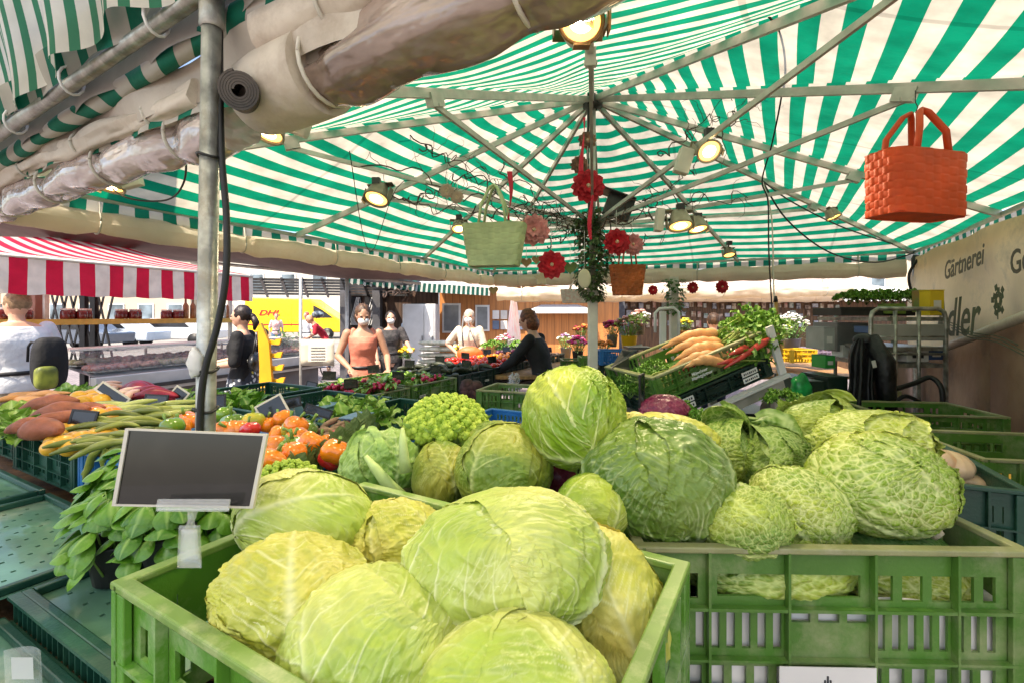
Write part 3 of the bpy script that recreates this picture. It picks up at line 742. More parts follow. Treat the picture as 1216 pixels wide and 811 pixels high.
# ============================================================ rolls hanging on the near eave (front left)
DA = lambda t, z, o=0: Vector((A.x+(D.x-A.x)*t, A.y+(D.y-A.y)*t, CZ+z)) - Vector((E2.x,E2.y,0))*o
m_rollc = M('clear plastic sheeting, rolled', (  .56,.47,.43), .12, var=.3, vs=5, c2=(.34,.26,.235), bump=.7, bs=13, det=2.2, coat=1, stretch=(.8,1.0,1.8))
m_rollb = M('brown plastic sheeting, rolled', (.40,.30,.24), .12, var=.3, vs=4, c2=(.17,.115,.085), bump=.7, bs=13, det=2.2, coat=1, stretch=(.8,1.0,1.8))
rolled('rolled_window_sheet', 'long roll of clear window plastic sagging from the near left eave to the galvanised pole', [DA(-.12,.44,-.02),DA(.415,.475,-.02)], .058, m_rollc, 5, 11, amp=.10, sq=1.1, n=260, twist=4.5)
rolled('rolled_window_sheet', 'thick glossy brown window roll at top centre, ending beside the round mat', [DA(.445,.50,-.01),DA(.80,.585,-.01)], .074, m_rollb, 3, 17, amp=.08, sq=1.05, n=220, twist=4)
# beige sheet above the rolls
sh = MB()
sh.grid(lambda u,v: DA(-.15+u*1.0, .50+.10*v+.015*u, .035+.018*math.sin(u*40+v*2)+.02*v), 90, 6)
tag(sh.build('canvas_flap', m_beige), 'beige canvas flap running above the hanging plastic rolls', 'canvas')
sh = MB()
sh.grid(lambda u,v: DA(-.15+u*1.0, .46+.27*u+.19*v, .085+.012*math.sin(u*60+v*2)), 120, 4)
tag(sh.build('canvas_flap', M('warm grey canvas',(.34,.31,.26),.7,var=.2,vs=4)), 'grey canvas flap between the steel tube and the striped roll', 'canvas')  # one even warm grey, darker than the beige flap
rolled('rolled_canvas_edge', 'thin beige canvas roll laid along the top of the clear plastic roll', [DA(-.15,.50,.03),DA(.40,.535,.03)], .026, m_beige, 5, 21, amp=.15)
rolled('rolled_canvas_edge', 'wide beige canvas roll above the brown window roll', [DA(.47,.60,.03),DA(.86,.69,.03)], .045, m_beige, 4, 23, amp=.06)
# white collar of the right roll
t = MB(); c0=DA(.446,.497,-.01); c1=DA(.50,.508,-.01); t.tube([c0,c0.lerp(c1,.3),c0.lerp(c1,.7),c1],[.080,.0865,.088,.087],32,caps=True); tag(t.build('canvas_sleeve', m_beige), 'beige canvas sleeve round the near end of the brown window roll', 'sleeve')
# rolled dark mat seen end-on
mat_ = MB(); vs=[];fs=[]; n=150
c0 = at(284,107,.93); ax = (D-A).normalized(); ax.z=0; ax = (ax*-1); sd_ = ax.cross(Vector((0,0,1))).normalized(); axd = (Vector((0,0,CZ))-c0).normalized()*.97+Vector((-.12,0,.1)); axd.normalize()
s1 = axd.cross(Vector((0,0,1))).normalized(); s2 = Vector((0,0,1))
for i in range(n+1):
    g_ = i/n*6.28*5.2; r_ = .009+.025*i/n
    for (e,rr) in ((0,0),(0,.0042),(1,.0042),(1,0)):
        vs.append(c0 + s1*(math.cos(g_)*(r_+rr)) + s2*(math.sin(g_)*(r_+rr)*1.12) - axd*(e*.2))
for i in range(n):
    for k in range(4):
        a=i*4+k;b_=i*4+(k+1)%4; fs.append((a,b_,b_+4,a+4))
mat_.add(vs,fs,False)
tag(mat_.build('rolled_mat', M('dark rubber mat', (.06,.045,.035),.5,var=.3,vs=20), fixn=True), 'dark rolled rubber mat showing its spiral end beside the near pole', 'mat roll')

# neighbouring umbrella whose edge runs beside ours
nb = thing('market_umbrella', 'edge of a neighbouring striped umbrella with gathered curtain at top left', 'umbrella', DA(.2,-1.6,.3))
t = MB(); t.tube([DA(-.06,.50,.14),DA(.62,.705,.12)], .017, 14); t.build('edge_bar', m_galv, nb, world=True)
for q in (.08,.20,.30,.41,.5):
    c = DA(q,.50+.3*q+.02,.135); t=MB(); rr=.027
    t.tube([c+Vector((rr*.3*math.cos(g_),rr*math.cos(g_),rr*1.3*math.sin(g_))) for g_ in np.linspace(0,6.28,14)], .0035, 5); t.build('tie_ring', m_white, nb, world=True)
def curtain(u, v):
    x = -.14+u*.72
    fold = .022*math.sin(u*52+1.3*math.sin(u*9))*(.35+.65*v) + .012*math.sin(u*21)
    p = DA(x, .535+.30*x+.0+ (.62)*(1-v) - .02*math.sin(u*26)**2*v, .175+fold + .16*(1-v)**1.5)
    return p
cu = MB(); cu.grid(curtain, 260, 16); Lc=(D-A).length*.72
cu.uv = [(i/260*Lc, j/16*.6) for j in range(17) for i in range(261)]
cu.build('curtain', m_curtain, nb, world=True)
cu = MB(); cu.grid(lambda u,v: DA(-.8+u*2.4, 1.20+.45*math.sin(v*1.6)-.05*math.sin(u*14)*math.sin(3.1*v), .345+v*2.5), 60, 24)  # cloth over the viewer, out of view, added and sized to block the sun
cu.uv = [(i/60*9.3, j/24*2.5) for j in range(25) for i in range(61)]
cu.build('roof_cloth', stripe_mat('unseen overhead cloth', (.20,.42,.24), (.92,.84,.70), .26, .2, .65, axis=1), nb, world=True)
# its bright striped skirt below the curtain
cu = MB(); uvs=[]
def skirt(u,v):
    x=-.12+u*.72; return DA(x, .60+.33*x-.085*v + .012*math.sin(u*44)*v, .165-.02*v+.008*math.sin(u*60))
cu.grid(skirt, 200, 3); cu.uv=[(i/200*Lc, 0) for j in range(4) for i in range(201)]
cu.build('valance', m_valance, nb, world=True)
# twisted striped roll of its rolled-up edge
f=Fld(77,1.); vs=[];fs=[];uvv=[]; n=240; sg=18; P=DA(-.14,.475,.075); Q=DA(.70,.70,.055)
for i in range(n+1):
    for k in range(sg+1):
        g_=k/sg*6.283; c=P.lerp(Q,i/n); r_=.021*(1+.12*math.sin(i*.13+k*.7)+.08*math.sin(i*.31))
        vs.append(c+Vector((E2.x,E2.y,0))*(r_*math.cos(g_))+Vector((0,0,1))*(r_*1.25*math.sin(g_))); uvv.append((i/n*2.4+.02*math.sin(g_+i*.05),0))
for i in range(n):
    for k in range(sg): a=i*(sg+1)+k; fs.append((a,a+1,a+sg+2,a+sg+1))
cu=MB(); cu.add(vs,fs,True); cu.uv=uvv
cu.build('rolled_edge', stripe_mat('bright rolled cloth',(.01,.22,.13),(.74,.70,.6),.105,.5,.1,axis=0), nb, world=True)
# roof panel of the neighbour, high on the far left, with its rafter
t = MB(); uvv=[]; 
q0=at(-60,120,2.2); q1=at(75,-5,1.75); q2=at(60,-120,1.7); q3=at(-160,-60,2.6)
t.grid(lambda u,v: q0.lerp(q1,u).lerp(q3.lerp(q2,u),v)+Vector((0,0,-.03*math.sin(3.14*v))), 12, 12); t.uv=[(i/12*.9,j/12*.9) for j in range(13) for i in range(13)]
t.build('canopy', stripe_mat('neighbour roof cloth',(.05,.30,.14),(.82,.66,.48),.12,.5,.5,axis=1), nb, world=True)
t = MB(); t.tube([at(-40,112,1.95), at(72,2,1.7), at(90,-16,1.66)], .019, 12); t.build('rafter', m_galv, nb, world=True)

# ============================================================ lamps
def bulb(loc, aim, watts, deg, name='lamp_light'):
    l = bpy.data.lights.new(name,'SPOT'); l.energy = watts; l.color=(1,.80,.52); l.spot_size=R(deg); l.spot_blend=.6; l.shadow_soft_size=.045
    o = bpy.data.objects.new(name,l); col.objects.link(o); o.location=loc; o.rotation_euler=(-Vector(aim)).to_track_quat('Z','Y').to_euler()
bulb(at(690,26,1.06), (.05,-.55,-.85), 14, 130)
bulb(at(842,182,1.96), (.05,-.5,-.9), 10, 120); bulb(at(808,270,2.27), (0,-.3,-1), 7, 120); bulb(at(447,240,2.17), (-.15,-.4,-1), 8, 120); bulb(at(318,162,1.33), (-.2,-.3,-1), 6, 120); bulb(at(128,226,1.87),(-.1,-.2,-1),7,120)
m_lens = M('glowing lamp lens', (1,.9,.7), .3, var=0, emit=(1,.72,.36), es=9, rndv=0)
m_lenso = M('amber lamp reflector', (.8,.6,.3), .2, var=0, emit=(1,.48,.10), es=1.6, rndv=0)
m_lamph = M('beige lamp housing', (.50,.44,.32), .45, .2, var=.15, vs=20)
m_lampb = M('bronze lamp housing', (.40,.22,.10), .35, .5, var=.2, vs=20)
m_lampd = M('dark lamp housing', (.32,.28,.20), .4, .5, var=.2, vs=20)
def lamp(label, px, py, d, size, aim, mat, lit=True, box=None, name='clip_lamp', barn=False, hang=.12):
    c = at(px,py,d); r = size/2
    q = Vector(aim).normalized().to_track_quat('Z','Y').to_matrix().to_4x4(); q.translation = c
    root = thing(name, label, 'lamp', c)
    h = MB(); h.lathe([(r*.35,-r*1.25),(r*.62,-r*1.2),(r*.78,-r*.7),(r*.95,-r*.1),(r,.0),(r,r*.14),(r*.9,r*.15),(r*.82,r*.02)], 28).xf(q); h.build('housing', mat, root, world=True)
    l = MB(); l.lathe([(r*.83,r*.0),(r*.66,r*.04),(r*.52,r*.065)], 28).xf(q); l.build('reflector_ring', m_lenso, root, world=True)
    l = MB(); l.lathe([(r*.515,r*.067),(r*.3,r*.09),(0.0005,r*.10)], 28).xf(q); l.build('lens', m_lens if lit else m_lenso, root, world=True)
    y = MB()
    for s in (-1,1):
        y.box(q@Vector((s*r*1.1,0,-r*.3)), (r*.06,r*.5,r*1.2), q.to_3x3())
    y.box(q@Vector((0,0,-r*1.3)), (r*2.26,r*.5,r*.06), q.to_3x3()); y.build('yoke', mat, root, world=True)
    k = MB(); top = c + Vector((0,0,hang)); k.tube([q@Vector((0,0,-r*1.3)), top], .006, 8); k.box(top,(.035,.03,.03)); k.build('clip', m_metal_dk, root, world=True)
    if barn:
        bb = MB()
        for s in (-1,1): bb.box(q@Vector((s*r*1.14,0,r*.25)), (r*.05,r*1.2,r*.75), q.to_3x3())
        bb.box(q@Vector((0,-r*1.08,r*.2)),(r*.7,r*.1,r*.5), q.to_3x3()); bb.build('barn_door', mat, root, world=True)
    if box:
        b_ = MB(); bc = at(*box[:3]); b_.box(bc, box[3], Matrix.Rotation(box[4],3,'Y')); b_.build('ballast_box', m_white_alu if len(box)<6 else m_black, root, world=True, bevel=.004)
        b2 = MB(); b2.tube([bc, c+Vector((0,0,r*.5))], .006, 6); b2.build('bracket', m_metal_dk, root, world=True)
    return root
lamp('large round lit lamp with bronze housing above the mast', 690, 26, 1.12, .112, (-.02,-1,-.12), m_lampb, barn=True, hang=.09)
lamp('lit lamp with pale box tucked under the end of the clear roll', 318, 157, 1.35, .095, (-.2,-.45,-1), m_lamph, box=(353,150,1.36,(.07,.03,.05),.35), hang=.05)
lamp('lit lamp below the clear roll at far left', 128, 221, 1.9, .12, (-.1,-.25,-1), m_lamph, box=(155,208,1.9,(.075,.03,.105),-.25), hang=.07)
lamp('small dark lamp on the third rib left of the mast', 447, 236, 2.2, .12, (-.15,-.5,-1), m_lampd, hang=.08)
lamp('lit lamp with square housing right of the mast', 842, 180, 2.0, .105, (.05,-.8,-.75), m_lamph, box=(812,192,2.02,(.06,.04,.11),.3), hang=.08)
lamp('low lamp beside the white ballast box right of the ivy', 808, 268, 2.3, .12, (.0,-.35,-1), m_lamph, box=(783,262,2.3,(.035,.05,.11),.1), hang=.09)
lamp('half hidden lamp behind the one with the white box', 829, 272, 2.6, .11, (.1,-.3,-1), m_lamph, hang=.07)
lamp('tiny lit lamp above the woven green bag', 545, 272, 2.9, .095, (.1,-.5,-1), m_lamph, hang=.07)
lamp('tiny lamp near the back eave right of the ivy', 866, 303, 3.6, .09, (.0,-.4,-1), m_lampd, False, hang=.09)
lamp('grey reflector clipped on the right rib in front of the corner', 990, 258, 3.2, .10, (.3,-.3,-1), m_lamph, False, hang=.05)
# black hanging speaker-like boxes on the mast
b_ = MB(); b_.box(at(735,245,2.95),(.17,.05,.16), Matrix.Rotation(.35,3,'Y')); b_.box(at(731,232,2.95),(.24,.16,.012), Matrix.Rotation(.35,3,'Y'))
tag(b_.build('hanging_flower_box', m_metal_dk, bevel=.006), 'dark brown metal box with a slanted lid fixed behind the mast', 'box')
# ============================================================ foreground crates and display
def ST(a, b, z): 
    return Vector((-.91,.90,0)) + E1*a + E2*b + Vector((0,0,z))
O1 = Vector((-.486,.569,1.04))
c1 = crate('bright green crate nearest the viewer, heaped with pale cabbages', O1, R(-30), .6, .4, .24, cr_bright)
O3 = O1 + Vector((math.cos(R(60)), math.sin(R(60)),0))*.412; O3.z = 1.0
crate('green crate wedged behind the nearest crate under the pile of darker cabbages', O3, R(-30), .4, .3, .24, cr_mid)
O2 = Vector((.192,.736,.99))
crate('large olive green crate at lower right filled with savoy cabbages', O2, R(-1.5), .61, .42, .25, cr_mid)
crate('olive crate under the savoy crate with only its top edge in view', O2-Vector((0,0,.256)), R(-1.5), .61, .42, .25, cr_mid)
crate('bright green crate standing below the nearest cabbage crate', O1-Vector((0,0,.246)), R(-30), .6, .4, .24, cr_bright)
crate('olive crate behind the savoys, mostly hidden by curly leaves', (.27,1.17,.96), R(-1.5), .6, .4, .24, cr_mid)
crate('dark green crate of pale squashes right of the savoys', (.74,1.17,.99), R(-22), .42, .42, .23, cr_dark, name='plastic_crate')
crate('olive crate at the right picture edge behind the squash crate', (1.42,1.42,.93), R(-10), .5, .4, .24, cr_mid)
crate('empty olive crate lying below the trolley near the brown wall', (1.82,2.32,.93), R(-8), .56, .40, .19, cr_mid)
crate('second olive crate lower right, partly cut by the picture edge', (1.22,.80,.93), R(-22), .5, .4, .24, cr_mid)

m=MB(); m.bx(.246,.318,.0095,.0118,.028,.095); m.build('label_remnant', m_paper, c1)
m=MB(); m.bx(.380,.452,.0095,.0118,.150,.215); m.build('label_remnant', m_paper, c1)
# white paper lining seen through the slots
def liner(label, o, rz, x0,x1,y0,y1,z0,z1):
    r = thing('paper_lining', label, 'paper', o, rz)
    for a,b_,c_,d_ in ((x0,x1,y0,y0+.002),(x0,x0+.002,y0+.003,y1),(x1-.002,x1,y0+.003,y1)):
        m = MB(); m.grid(lambda u,v: Vector((a+(b_-a)*u if b_-a>.01 else a+.003*math.sin(v*9), (c_+(d_-c_)*u if d_-c_>.01 else c_)+.004*math.sin(u*17+v*3), z0+(z1-z0)*v+.006*math.sin(u*11)*v)), 24, 6)
        m.build('paper_sheet', m_paper, r, solid=.001)
liner('white paper lining seen through the slots of the savoy crate', O2, R(-1.5), .025,.585,.026,.39,.012,.155)
liner('white paper lining inside the crate below the savoys', O2-Vector((0,0,.256)), R(-1.5), .025,.585,.026,.39,.012,.17)
# flat paper label at the bottom of the savoy crate face
lab = thing('crate_label', 'white paper label with a dark emblem on the front of the savoy crate', 'label', O2+Vector((.215,-.0185,.022)), R(-1.5))
m = MB(); m.bx(0,.145,0,.0012,-.055,.055); m.build('paper_sheet', m_label, lab)
m = MB()
for k in range(5): m.tube([(.072+(k-2)*.006,-.0006,.008),(.072+(k-2)*.004,-.0006,.03+.006*(2-abs(k-2)))], .0014, 6)
m.build('emblem', m_ink, lab)
m = MB()
for k in range(3): m.bx(.02,.125,-.0009,-.0002,-.012-k*.012,-.008-k*.012)
m.build('printed_line', m_ink, lab)

# tables
def table(label, pts, z, legs=True, mat=None):
    r = thing('trestle_table', label, 'table', (pts[0][0],pts[0][1],0))
    m = MB(); n = len(pts); vs = [(x,y,z) for x,y in pts]+[(x,y,z-.03) for x,y in pts]
    m.add(vs, [tuple(range(n)), tuple(reversed(range(n,2*n)))]+[(i,n+i,n+(i+1)%n,(i+1)%n) for i in range(n)])
    m.build('table_top', mat or m_wood_b, r, world=True, fixn=True)
    c = Vector((sum(p[0] for p in pts)/n, sum(p[1] for p in pts)/n, 0))
    for x,y in pts:
        q = Vector((x,y,0)).lerp(c,.08); l = MB(); l.tube([(q.x,q.y,0),(q.x,q.y,z-.03)], .02, 10); l.build('leg', m_galv, r, world=True)
    return r
P = lambda a,b: tuple(ST(a,b,0).xy)
table('brown trestle table under the left produce display', [P(-2.1,-.7),P(.75,-.7),P(.75,1.65),P(-2.1,1.65)], 1.02)
table('brown trestle table under the cabbage and savoy crates', [(.19,.30),(1.75,.30),(1.75,1.9),(-.05,1.9)], .70)

# perforated trays
TR = {}
def tray(label, a, b, z, L, Wd, H=.02, mat=None):
    root = thing('display_tray', label, 'tray', ST(a,b,z), ROT)
    m = MB(); holes = []
    for i,x in enumerate(np.arange(.05,L-.045,.034)):
        for y in np.arange(.05+(.022 if i%2 else 0),Wd-.045,.044): holes.append((x,x+.008,y,y+.008))
    M_ = Matrix(((1,0,0,0),(0,0,1,0),(0,1,0,.0),(0,0,0,1)))
    holed(m, L, Wd, .004, holes, M_); m.build('perforated_floor', mat or m_tray, root)
    r_ = MB()
    for (x0,x1,y0,y1) in ((0,L,0,.016),(0,L,Wd-.016,Wd),(0,.016,.0165,Wd-.0165),(L-.016,L,.0165,Wd-.0165)): r_.bx(x0,x1,y0,y1,.0045,H)
    r_.build('raised_rim', cr_dark, root, bevel=.003)
    r_ = MB()
    n = int(L/.022)
    for i in range(n): r_.bx(.01+i*.022,.013+i*.022,-.012,-.0005,-.03,H-.006)
    r_.bx(.004,L-.004,-.016,-.0125,-.04,-.025); r_.bx(.0,L,-.018,.0-.0005,H-.006+.0005,H)
    r_.bx(0.003,L-.003,.001,.003,-.05,.0)
    r_.build('ribbed_skirt', cr_dark, root)
    return root
tray('wet perforated green tray beside the corner of the bright crate', .0,-.02,1.065,.50,.42)
tray('wet perforated green tray in the middle of the lower left', -.60,-.40,1.07,.57,.60)
tray('dusty perforated green tray at the left edge below the sweet potatoes', -1.20,-.42,1.075,.57,.62)
tray('dark green ribbed tray at the bottom left corner with a clear label holder', .0,-.46,1.03,.50,.42)
# clear label holder at bottom left
lh = thing('label_holder', 'clear plastic label holder hooked on the tray in the bottom left corner', 'label holder', at(28,790,.70))
m = MB(); m.grid(lambda u,v: at(8+u*44-v*4, 850-v*78, .70+v*.015)+Vector((0,.01*math.sin(u*3.1),0)), 8,4); m.build('clear_sleeve', m_clear, lh, world=True)
m = MB(); m.grid(lambda u,v: at(14+u*26-v*1, 806-v*26, .708), 2,2); m.build('paper_sheet', m_label, lh, world=True)

# produce crates of the left display
crate('dark green crate of sweet potatoes and yellow squashes at far left', ST(-1.06,.24,1.075), ROT, .50, .60, .135, cr_dark)
crate('bright blue crate with beans at the near edge of the left display', ST(-.54,.24,1.075), ROT, .30, .40, .135, cr_blue)
crate('blue crate of long green beans behind the blackboard', ST(-.23,.46,1.05), ROT, .30, .40, .135, cr_blue)
crate('dark green crate of orange peppers behind the blackboard', ST(.08,.46,1.05), ROT, .6, .4, .135, cr_dark)
crate('dark crate of artichokes between peppers and leafy cauliflower', ST(.70,.50,1.03), ROT, .4, .3, .13, cr_dark)
for k,(a,b_,mt,tx) in enumerate([(-1.7,.30,cr_dark,'dark crate of lettuces cut by the left picture edge'),(-1.6,.95,cr_dark,'dark crate of orange and pale roots behind the sweet potatoes'),(-1.0,.90,cr_dark,'dark crate under the long pale green vegetables'),(-.45,.90,cr_dark,'dark crate of red onions and radicchio'),(.10,.90,cr_blue,'blue crate of green leaves behind the peppers'),(.62,.92,cr_dark,'dark crate of spring onions behind the peppers')]):
    crate(tx, ST(a,b_,1.05), ROT, .5, .6, .13, mt)

# ============================================================ vegetables
pale = veg_mat('pale cabbage leaf', (.40,.52,.07), (.90,.90,.55), (.66,.68,.18), .40, bump=.25)
pale2 = veg_mat('yellow cabbage leaf', (.50,.52,.06), (.88,.86,.48), (.74,.66,.16), .42, bump=.3)
green = veg_mat('green cabbage leaf', (.22,.37,.02), (.84,.86,.42), (.50,.56,.06), .38, bump=.3)
green2 = veg_mat('dull green cabbage leaf', (.17,.27,.025), (.68,.72,.30), (.48,.45,.06), .45, bump=.3)
dkgreen = veg_mat('dark cabbage leaf', (.07,.16,.02), (.72,.80,.42), (.20,.29,.035), .28, bump=.4)
sav = veg_mat('savoy leaf', (.19,.32,.010), (.84,.86,.40), (.44,.50,.03), .42, bump=.3)
savg = veg_mat('green savoy leaf', (.11,.24,.012), (.66,.74,.26), (.34,.42,.03), .42, bump=.3)
savm = veg_mat('mid savoy leaf', (.06,.17,.012), (.56,.66,.28), (.20,.32,.03), .42, bump=.3)
savd = veg_mat('dark savoy leaf', (.03,.12,.02), (.30,.46,.16), (.07,.20,.03), .40, bump=.3)
redc = veg_mat('red cabbage leaf', (.16,.012,.05), (.45,.16,.22), (.28,.03,.09), .3, bump=.3)
# name, label, px, py, d, w, h ...
C = cabbage
C('cabbage','largest pale cabbage lying on top of the heap in the middle foreground',600,668,.56,236,156,pale,(.55,-.75,-.62),roll=-.10,spin=.4,seed=3,res=260,leaves=7,veinK=6.5,wrinkle=1.9,depth=.17,wmax=1.2)
C('cabbage','oval pale green cabbage at upper left of the heap, under the blackboard corner',366,616,.70,163,104,pale,(-.9,-.5,-.35),roll=.18,spin=1.2,seed=5,res=150,veinK=7,wrinkle=1.5,depth=.15)
C('cabbage','pale cabbage with a torn brown-edged leaf at the left of the heap',350,711,.555,180,134,pale2,(.35,-.85,-.25),roll=.2,spin=2.2,seed=8,res=170,wrinkle=2.2,lift=.07)
C('cabbage','round pale cabbage low in the middle of the heap, speckled at its left',447,770,.50,216,178,pale,(.5,-.55,-.7),roll=0,spin=.9,seed=13,res=170,veinK=6.5,wrinkle=1.5)
C('cabbage','pale green cabbage cut by the bottom edge with a small brown spot',617,838,.43,240,180,pale,(.15,-.5,-.85),roll=.1,spin=2.6,seed=21,res=170,wrinkle=1.5)
C('cabbage','pale yellow cabbage at the right end of the nearest crate',722,722,.60,136,178,pale2,(.3,-.45,-.85),roll=-.2,spin=.3,seed=34,res=130,wrinkle=1.7)
C('cabbage','yellow wrinkled cabbage half hidden behind the largest pale one',474,646,.70,118,94,pale2,(.5,-.2,-.8),roll=.2,spin=1.9,seed=55,res=120,wrinkle=3,lift=.06)
C('cabbage','dark leafy cabbage squeezed under the right side of the largest pale one',672,735,.62,96,110,green2,(.2,.2,-1),seed=56,res=90,wrinkle=2,lift=.08,spin=1.1)
C('cabbage','top green cabbage of the pile with bold pale ribs and a cut stalk',682,493,.93,118,120,green,(.30,-.75,-.55),roll=.0,spin=.15,seed=4,res=180,veinK=7.5,wrinkle=1.8,stub=True,lift=.05)
C('cabbage','big dark green cabbage with white veins right of the pile',778,570,.85,176,142,dkgreen,(.12,-.55,-.85),roll=.0,spin=-.9,seed=60,res=190,veinK=8,wrinkle=1.9,wmax=1.0,stub=True,depth=.22,lift=.05)
C('cabbage','round green cabbage with a yellow crown left of the pile centre',600,557,.93,115,104,green2,(-.3,-.3,-.9),roll=0,spin=.7,seed=72,res=140,veinK=6,wrinkle=1.2,lift=.05)
C('cabbage','veined green cabbage squeezed at the left of the round one',524,566,1.0,66,86,green2,(.6,-.4,-.7),roll=.1,spin=.2,seed=81,res=110,veinK=11,wrinkle=2)
C('cabbage','green cabbage tucked below the top one between two bigger heads',704,602,.80,90,76,green,(-.3,-.2,-.9),seed=90,res=100,veinK=7,spin=2)
C('cabbage','yellowish cabbage peeping out behind the round green one',578,527,1.08,76,52,green2,(0,.3,-1),seed=91,res=80,wrinkle=2.5,lift=.08)
C('cabbage','yellow cabbage behind the big dark green one',792,522,1.05,118,62,pale2,(.2,.4,-.9),seed=93,res=80,wrinkle=2)
C('cabbage','small yellow cabbage top showing right of the top green one',752,505,1.15,40,32,pale2,(.2,.4,-.9),seed=94,res=50,wrinkle=2)
C('red_cabbage','whole red cabbage in front of the tilted carrot crate',789,490,1.42,58,44,redc,(.3,.5,-.7),seed=95,res=90,veinK=8,wrinkle=2,cat='red cabbage')
C('red_cabbage','dark red cabbage in the gap below the top green cabbage',661,566,1.02,54,52,redc,(.3,.5,-.7),seed=96,res=60,cat='red cabbage')
# savoys
C('savoy_cabbage','largest yellow-green savoy cabbage at the right end of the savoy crate',1046,575,.86,150,114,sav,(.42,-.6,-.72),roll=.0,spin=.1,seed=101,res=210,style='savoy',veinK=9,leaves=6,cat='savoy cabbage',depth=.2,stub=True,wmax=1.25)
C('savoy_cabbage','yellow crinkled savoy cabbage behind the largest one',1035,525,1.02,124,72,sav,(-.6,-.2,-.8),spin=1.3,seed=102,res=150,style='savoy',cat='savoy cabbage',lift=.07)
C('savoy_cabbage','oval savoy cabbage with a pale shiny patch left of the largest one',951,602,.85,112,92,sav,(.55,-.55,-.65),roll=.3,spin=.5,seed=103,res=170,style='savoy',veinK=10,cat='savoy cabbage')
C('savoy_cabbage','savoy cabbage with fanned white veins next to the big dark green cabbage',882,618,.79,104,82,savg,(.45,-.8,-.5),roll=0,spin=.2,seed=104,res=170,style='savoy',veinK=11,cat='savoy cabbage',lift=.06,flare=.12,nfl=1)
C('savoy_cabbage','curly green savoy behind the big dark green cabbage',862,540,1.15,76,72,savg,(-.2,-.3,-.9),seed=105,res=130,style='savoy',flare=.35,lift=.13,cat='savoy cabbage')
C('savoy_cabbage','dark curly savoy with spread outer leaves in the middle of the savoys',918,552,1.12,96,72,savm,(.1,-.6,-.8),seed=106,res=150,style='savoy',flare=.25,lift=.16,leaves=8,nfl=4,cat='savoy cabbage')
C('savoy_cabbage','green savoy at the top of the savoy pile beside the black coat',972,512,1.25,92,66,savg,(-.5,-.5,-.6),seed=107,res=130,style='savoy',flare=.35,lift=.1,cat='savoy cabbage')
C('savoy_cabbage','dark green savoy low inside the crate under the largest one',1056,650,.88,112,62,savd,(.9,-.4,-.3),seed=108,res=120,style='savoy',veinK=10,cat='savoy cabbage',depth=.2)
C('savoy_cabbage','flat green savoy lying in the crate behind the front slots',905,660,.84,210,84,savg,(-.9,-.4,-.4),seed=109,res=130,style='savoy',cat='savoy cabbage',depth=.2)
C('savoy_cabbage','yellow-green savoy seen through the right front slots of the savoy crate',1062,676,.86,150,72,sav,(.9,.2,-.5),seed=110,res=120,style='savoy',cat='savoy cabbage',depth=.2)

# ---- generic leaf
def leaf(mb, V, T, base, d, up, L, Wd, droop=.4, cup=.25, nu=9, nv=6, rip=0., stalk=0., tw=0., rng=rnd, pw=.7, tone=None, vk=6):
    d = Vector(d).normalized(); up = Vector(up); s = d.cross(up)
    if s.length < 1e-3: s = d.cross(Vector((1,0,0)))
    s.normalize(); up = s.cross(d).normalized(); base = Vector(base)
    vs = []; ph = rng.uniform(0,6.28); tn = rng.random() if tone is None else tone
    for i in range(nu+1):
        u = i/nu; x = L*(math.sin(u*droop*1.4)/(droop*1.4) if droop > .01 else u); z = -L*droop*.6*u*u
        ww = Wd*.5*(math.sin(math.pi*min(1,max(0,(u-stalk)/(1-stalk)))**pw)**.8 if u > stalk else .04)
        if i == nu: ww = .0015
        for j in range(nv+1):
            v = j/nv*2-1
            h = cup*abs(v)**1.6*ww + rip*Wd*math.sin(u*19+ph+v*2)*abs(v)**2
            a = tw*u
            vs.append(base + d*x + s*(v*ww*math.cos(a)) + up*(z + h + v*ww*math.sin(a)))
            vein = 1 if abs(v) < .01 else max(0, .55*(1-abs(v)) if math.cos((u-abs(v)*.2)*vk*6.28) > .82 else 0)
            V.append(vein*(1-.4*u)); T.append(min(1,max(0,tn+.25*(rng.random()-.5)+.15*abs(v))))
    mb.add(vs, [(i*(nv+1)+j, i*(nv+1)+j+1, (i+1)*(nv+1)+j+1, (i+1)*(nv+1)+j) for i in range(nu) for j in range(nv)], True)
herb = veg_mat('basil leaf', (.035,.15,.008), (.26,.42,.10), (.13,.30,.02), .34, bump=.3, bs=140)
lett = veg_mat('lettuce leaf', (.14,.30,.03), (.55,.66,.30), (.32,.48,.08), .4, bump=.3)
darkleaf = veg_mat('dark leaf', (.025,.09,.015), (.14,.26,.08), (.06,.16,.025), .45, bump=.3)
caul = veg_mat('cauliflower leaf', (.16,.32,.05), (.68,.78,.42), (.34,.50,.12), .4, bump=.35)
parsley = veg_mat('parsley leaf', (.06,.20,.015), (.40,.52,.16), (.20,.38,.04), .5)
m_stalk = M('green stalk', (.22,.38,.07), .5, var=.2, vs=20)
def leafthing(name, label, cat, loc, leaves, mat, group=None, rot=None, stalks=None):
    """leaves: list of kwargs for leaf()"""
    mb = MB(); V=[]; T=[]
    for k in leaves: leaf(mb, V, T, **k)
    mb.att = {'vein':V,'tone':T}
    if stalks:
        r = thing(name, label, cat, loc, group=group, rot=rot)
        mb.build('foliage', mat, r)
        st = MB()
        for pts,rad in stalks: st.tube(pts, rad, 6)
        st.build('stems', m_stalk, r)
        return r
    o = mb.build(name, mat); o.location = loc
    if rot: o.rotation_euler = rot
    return tag(o, label, cat, group)

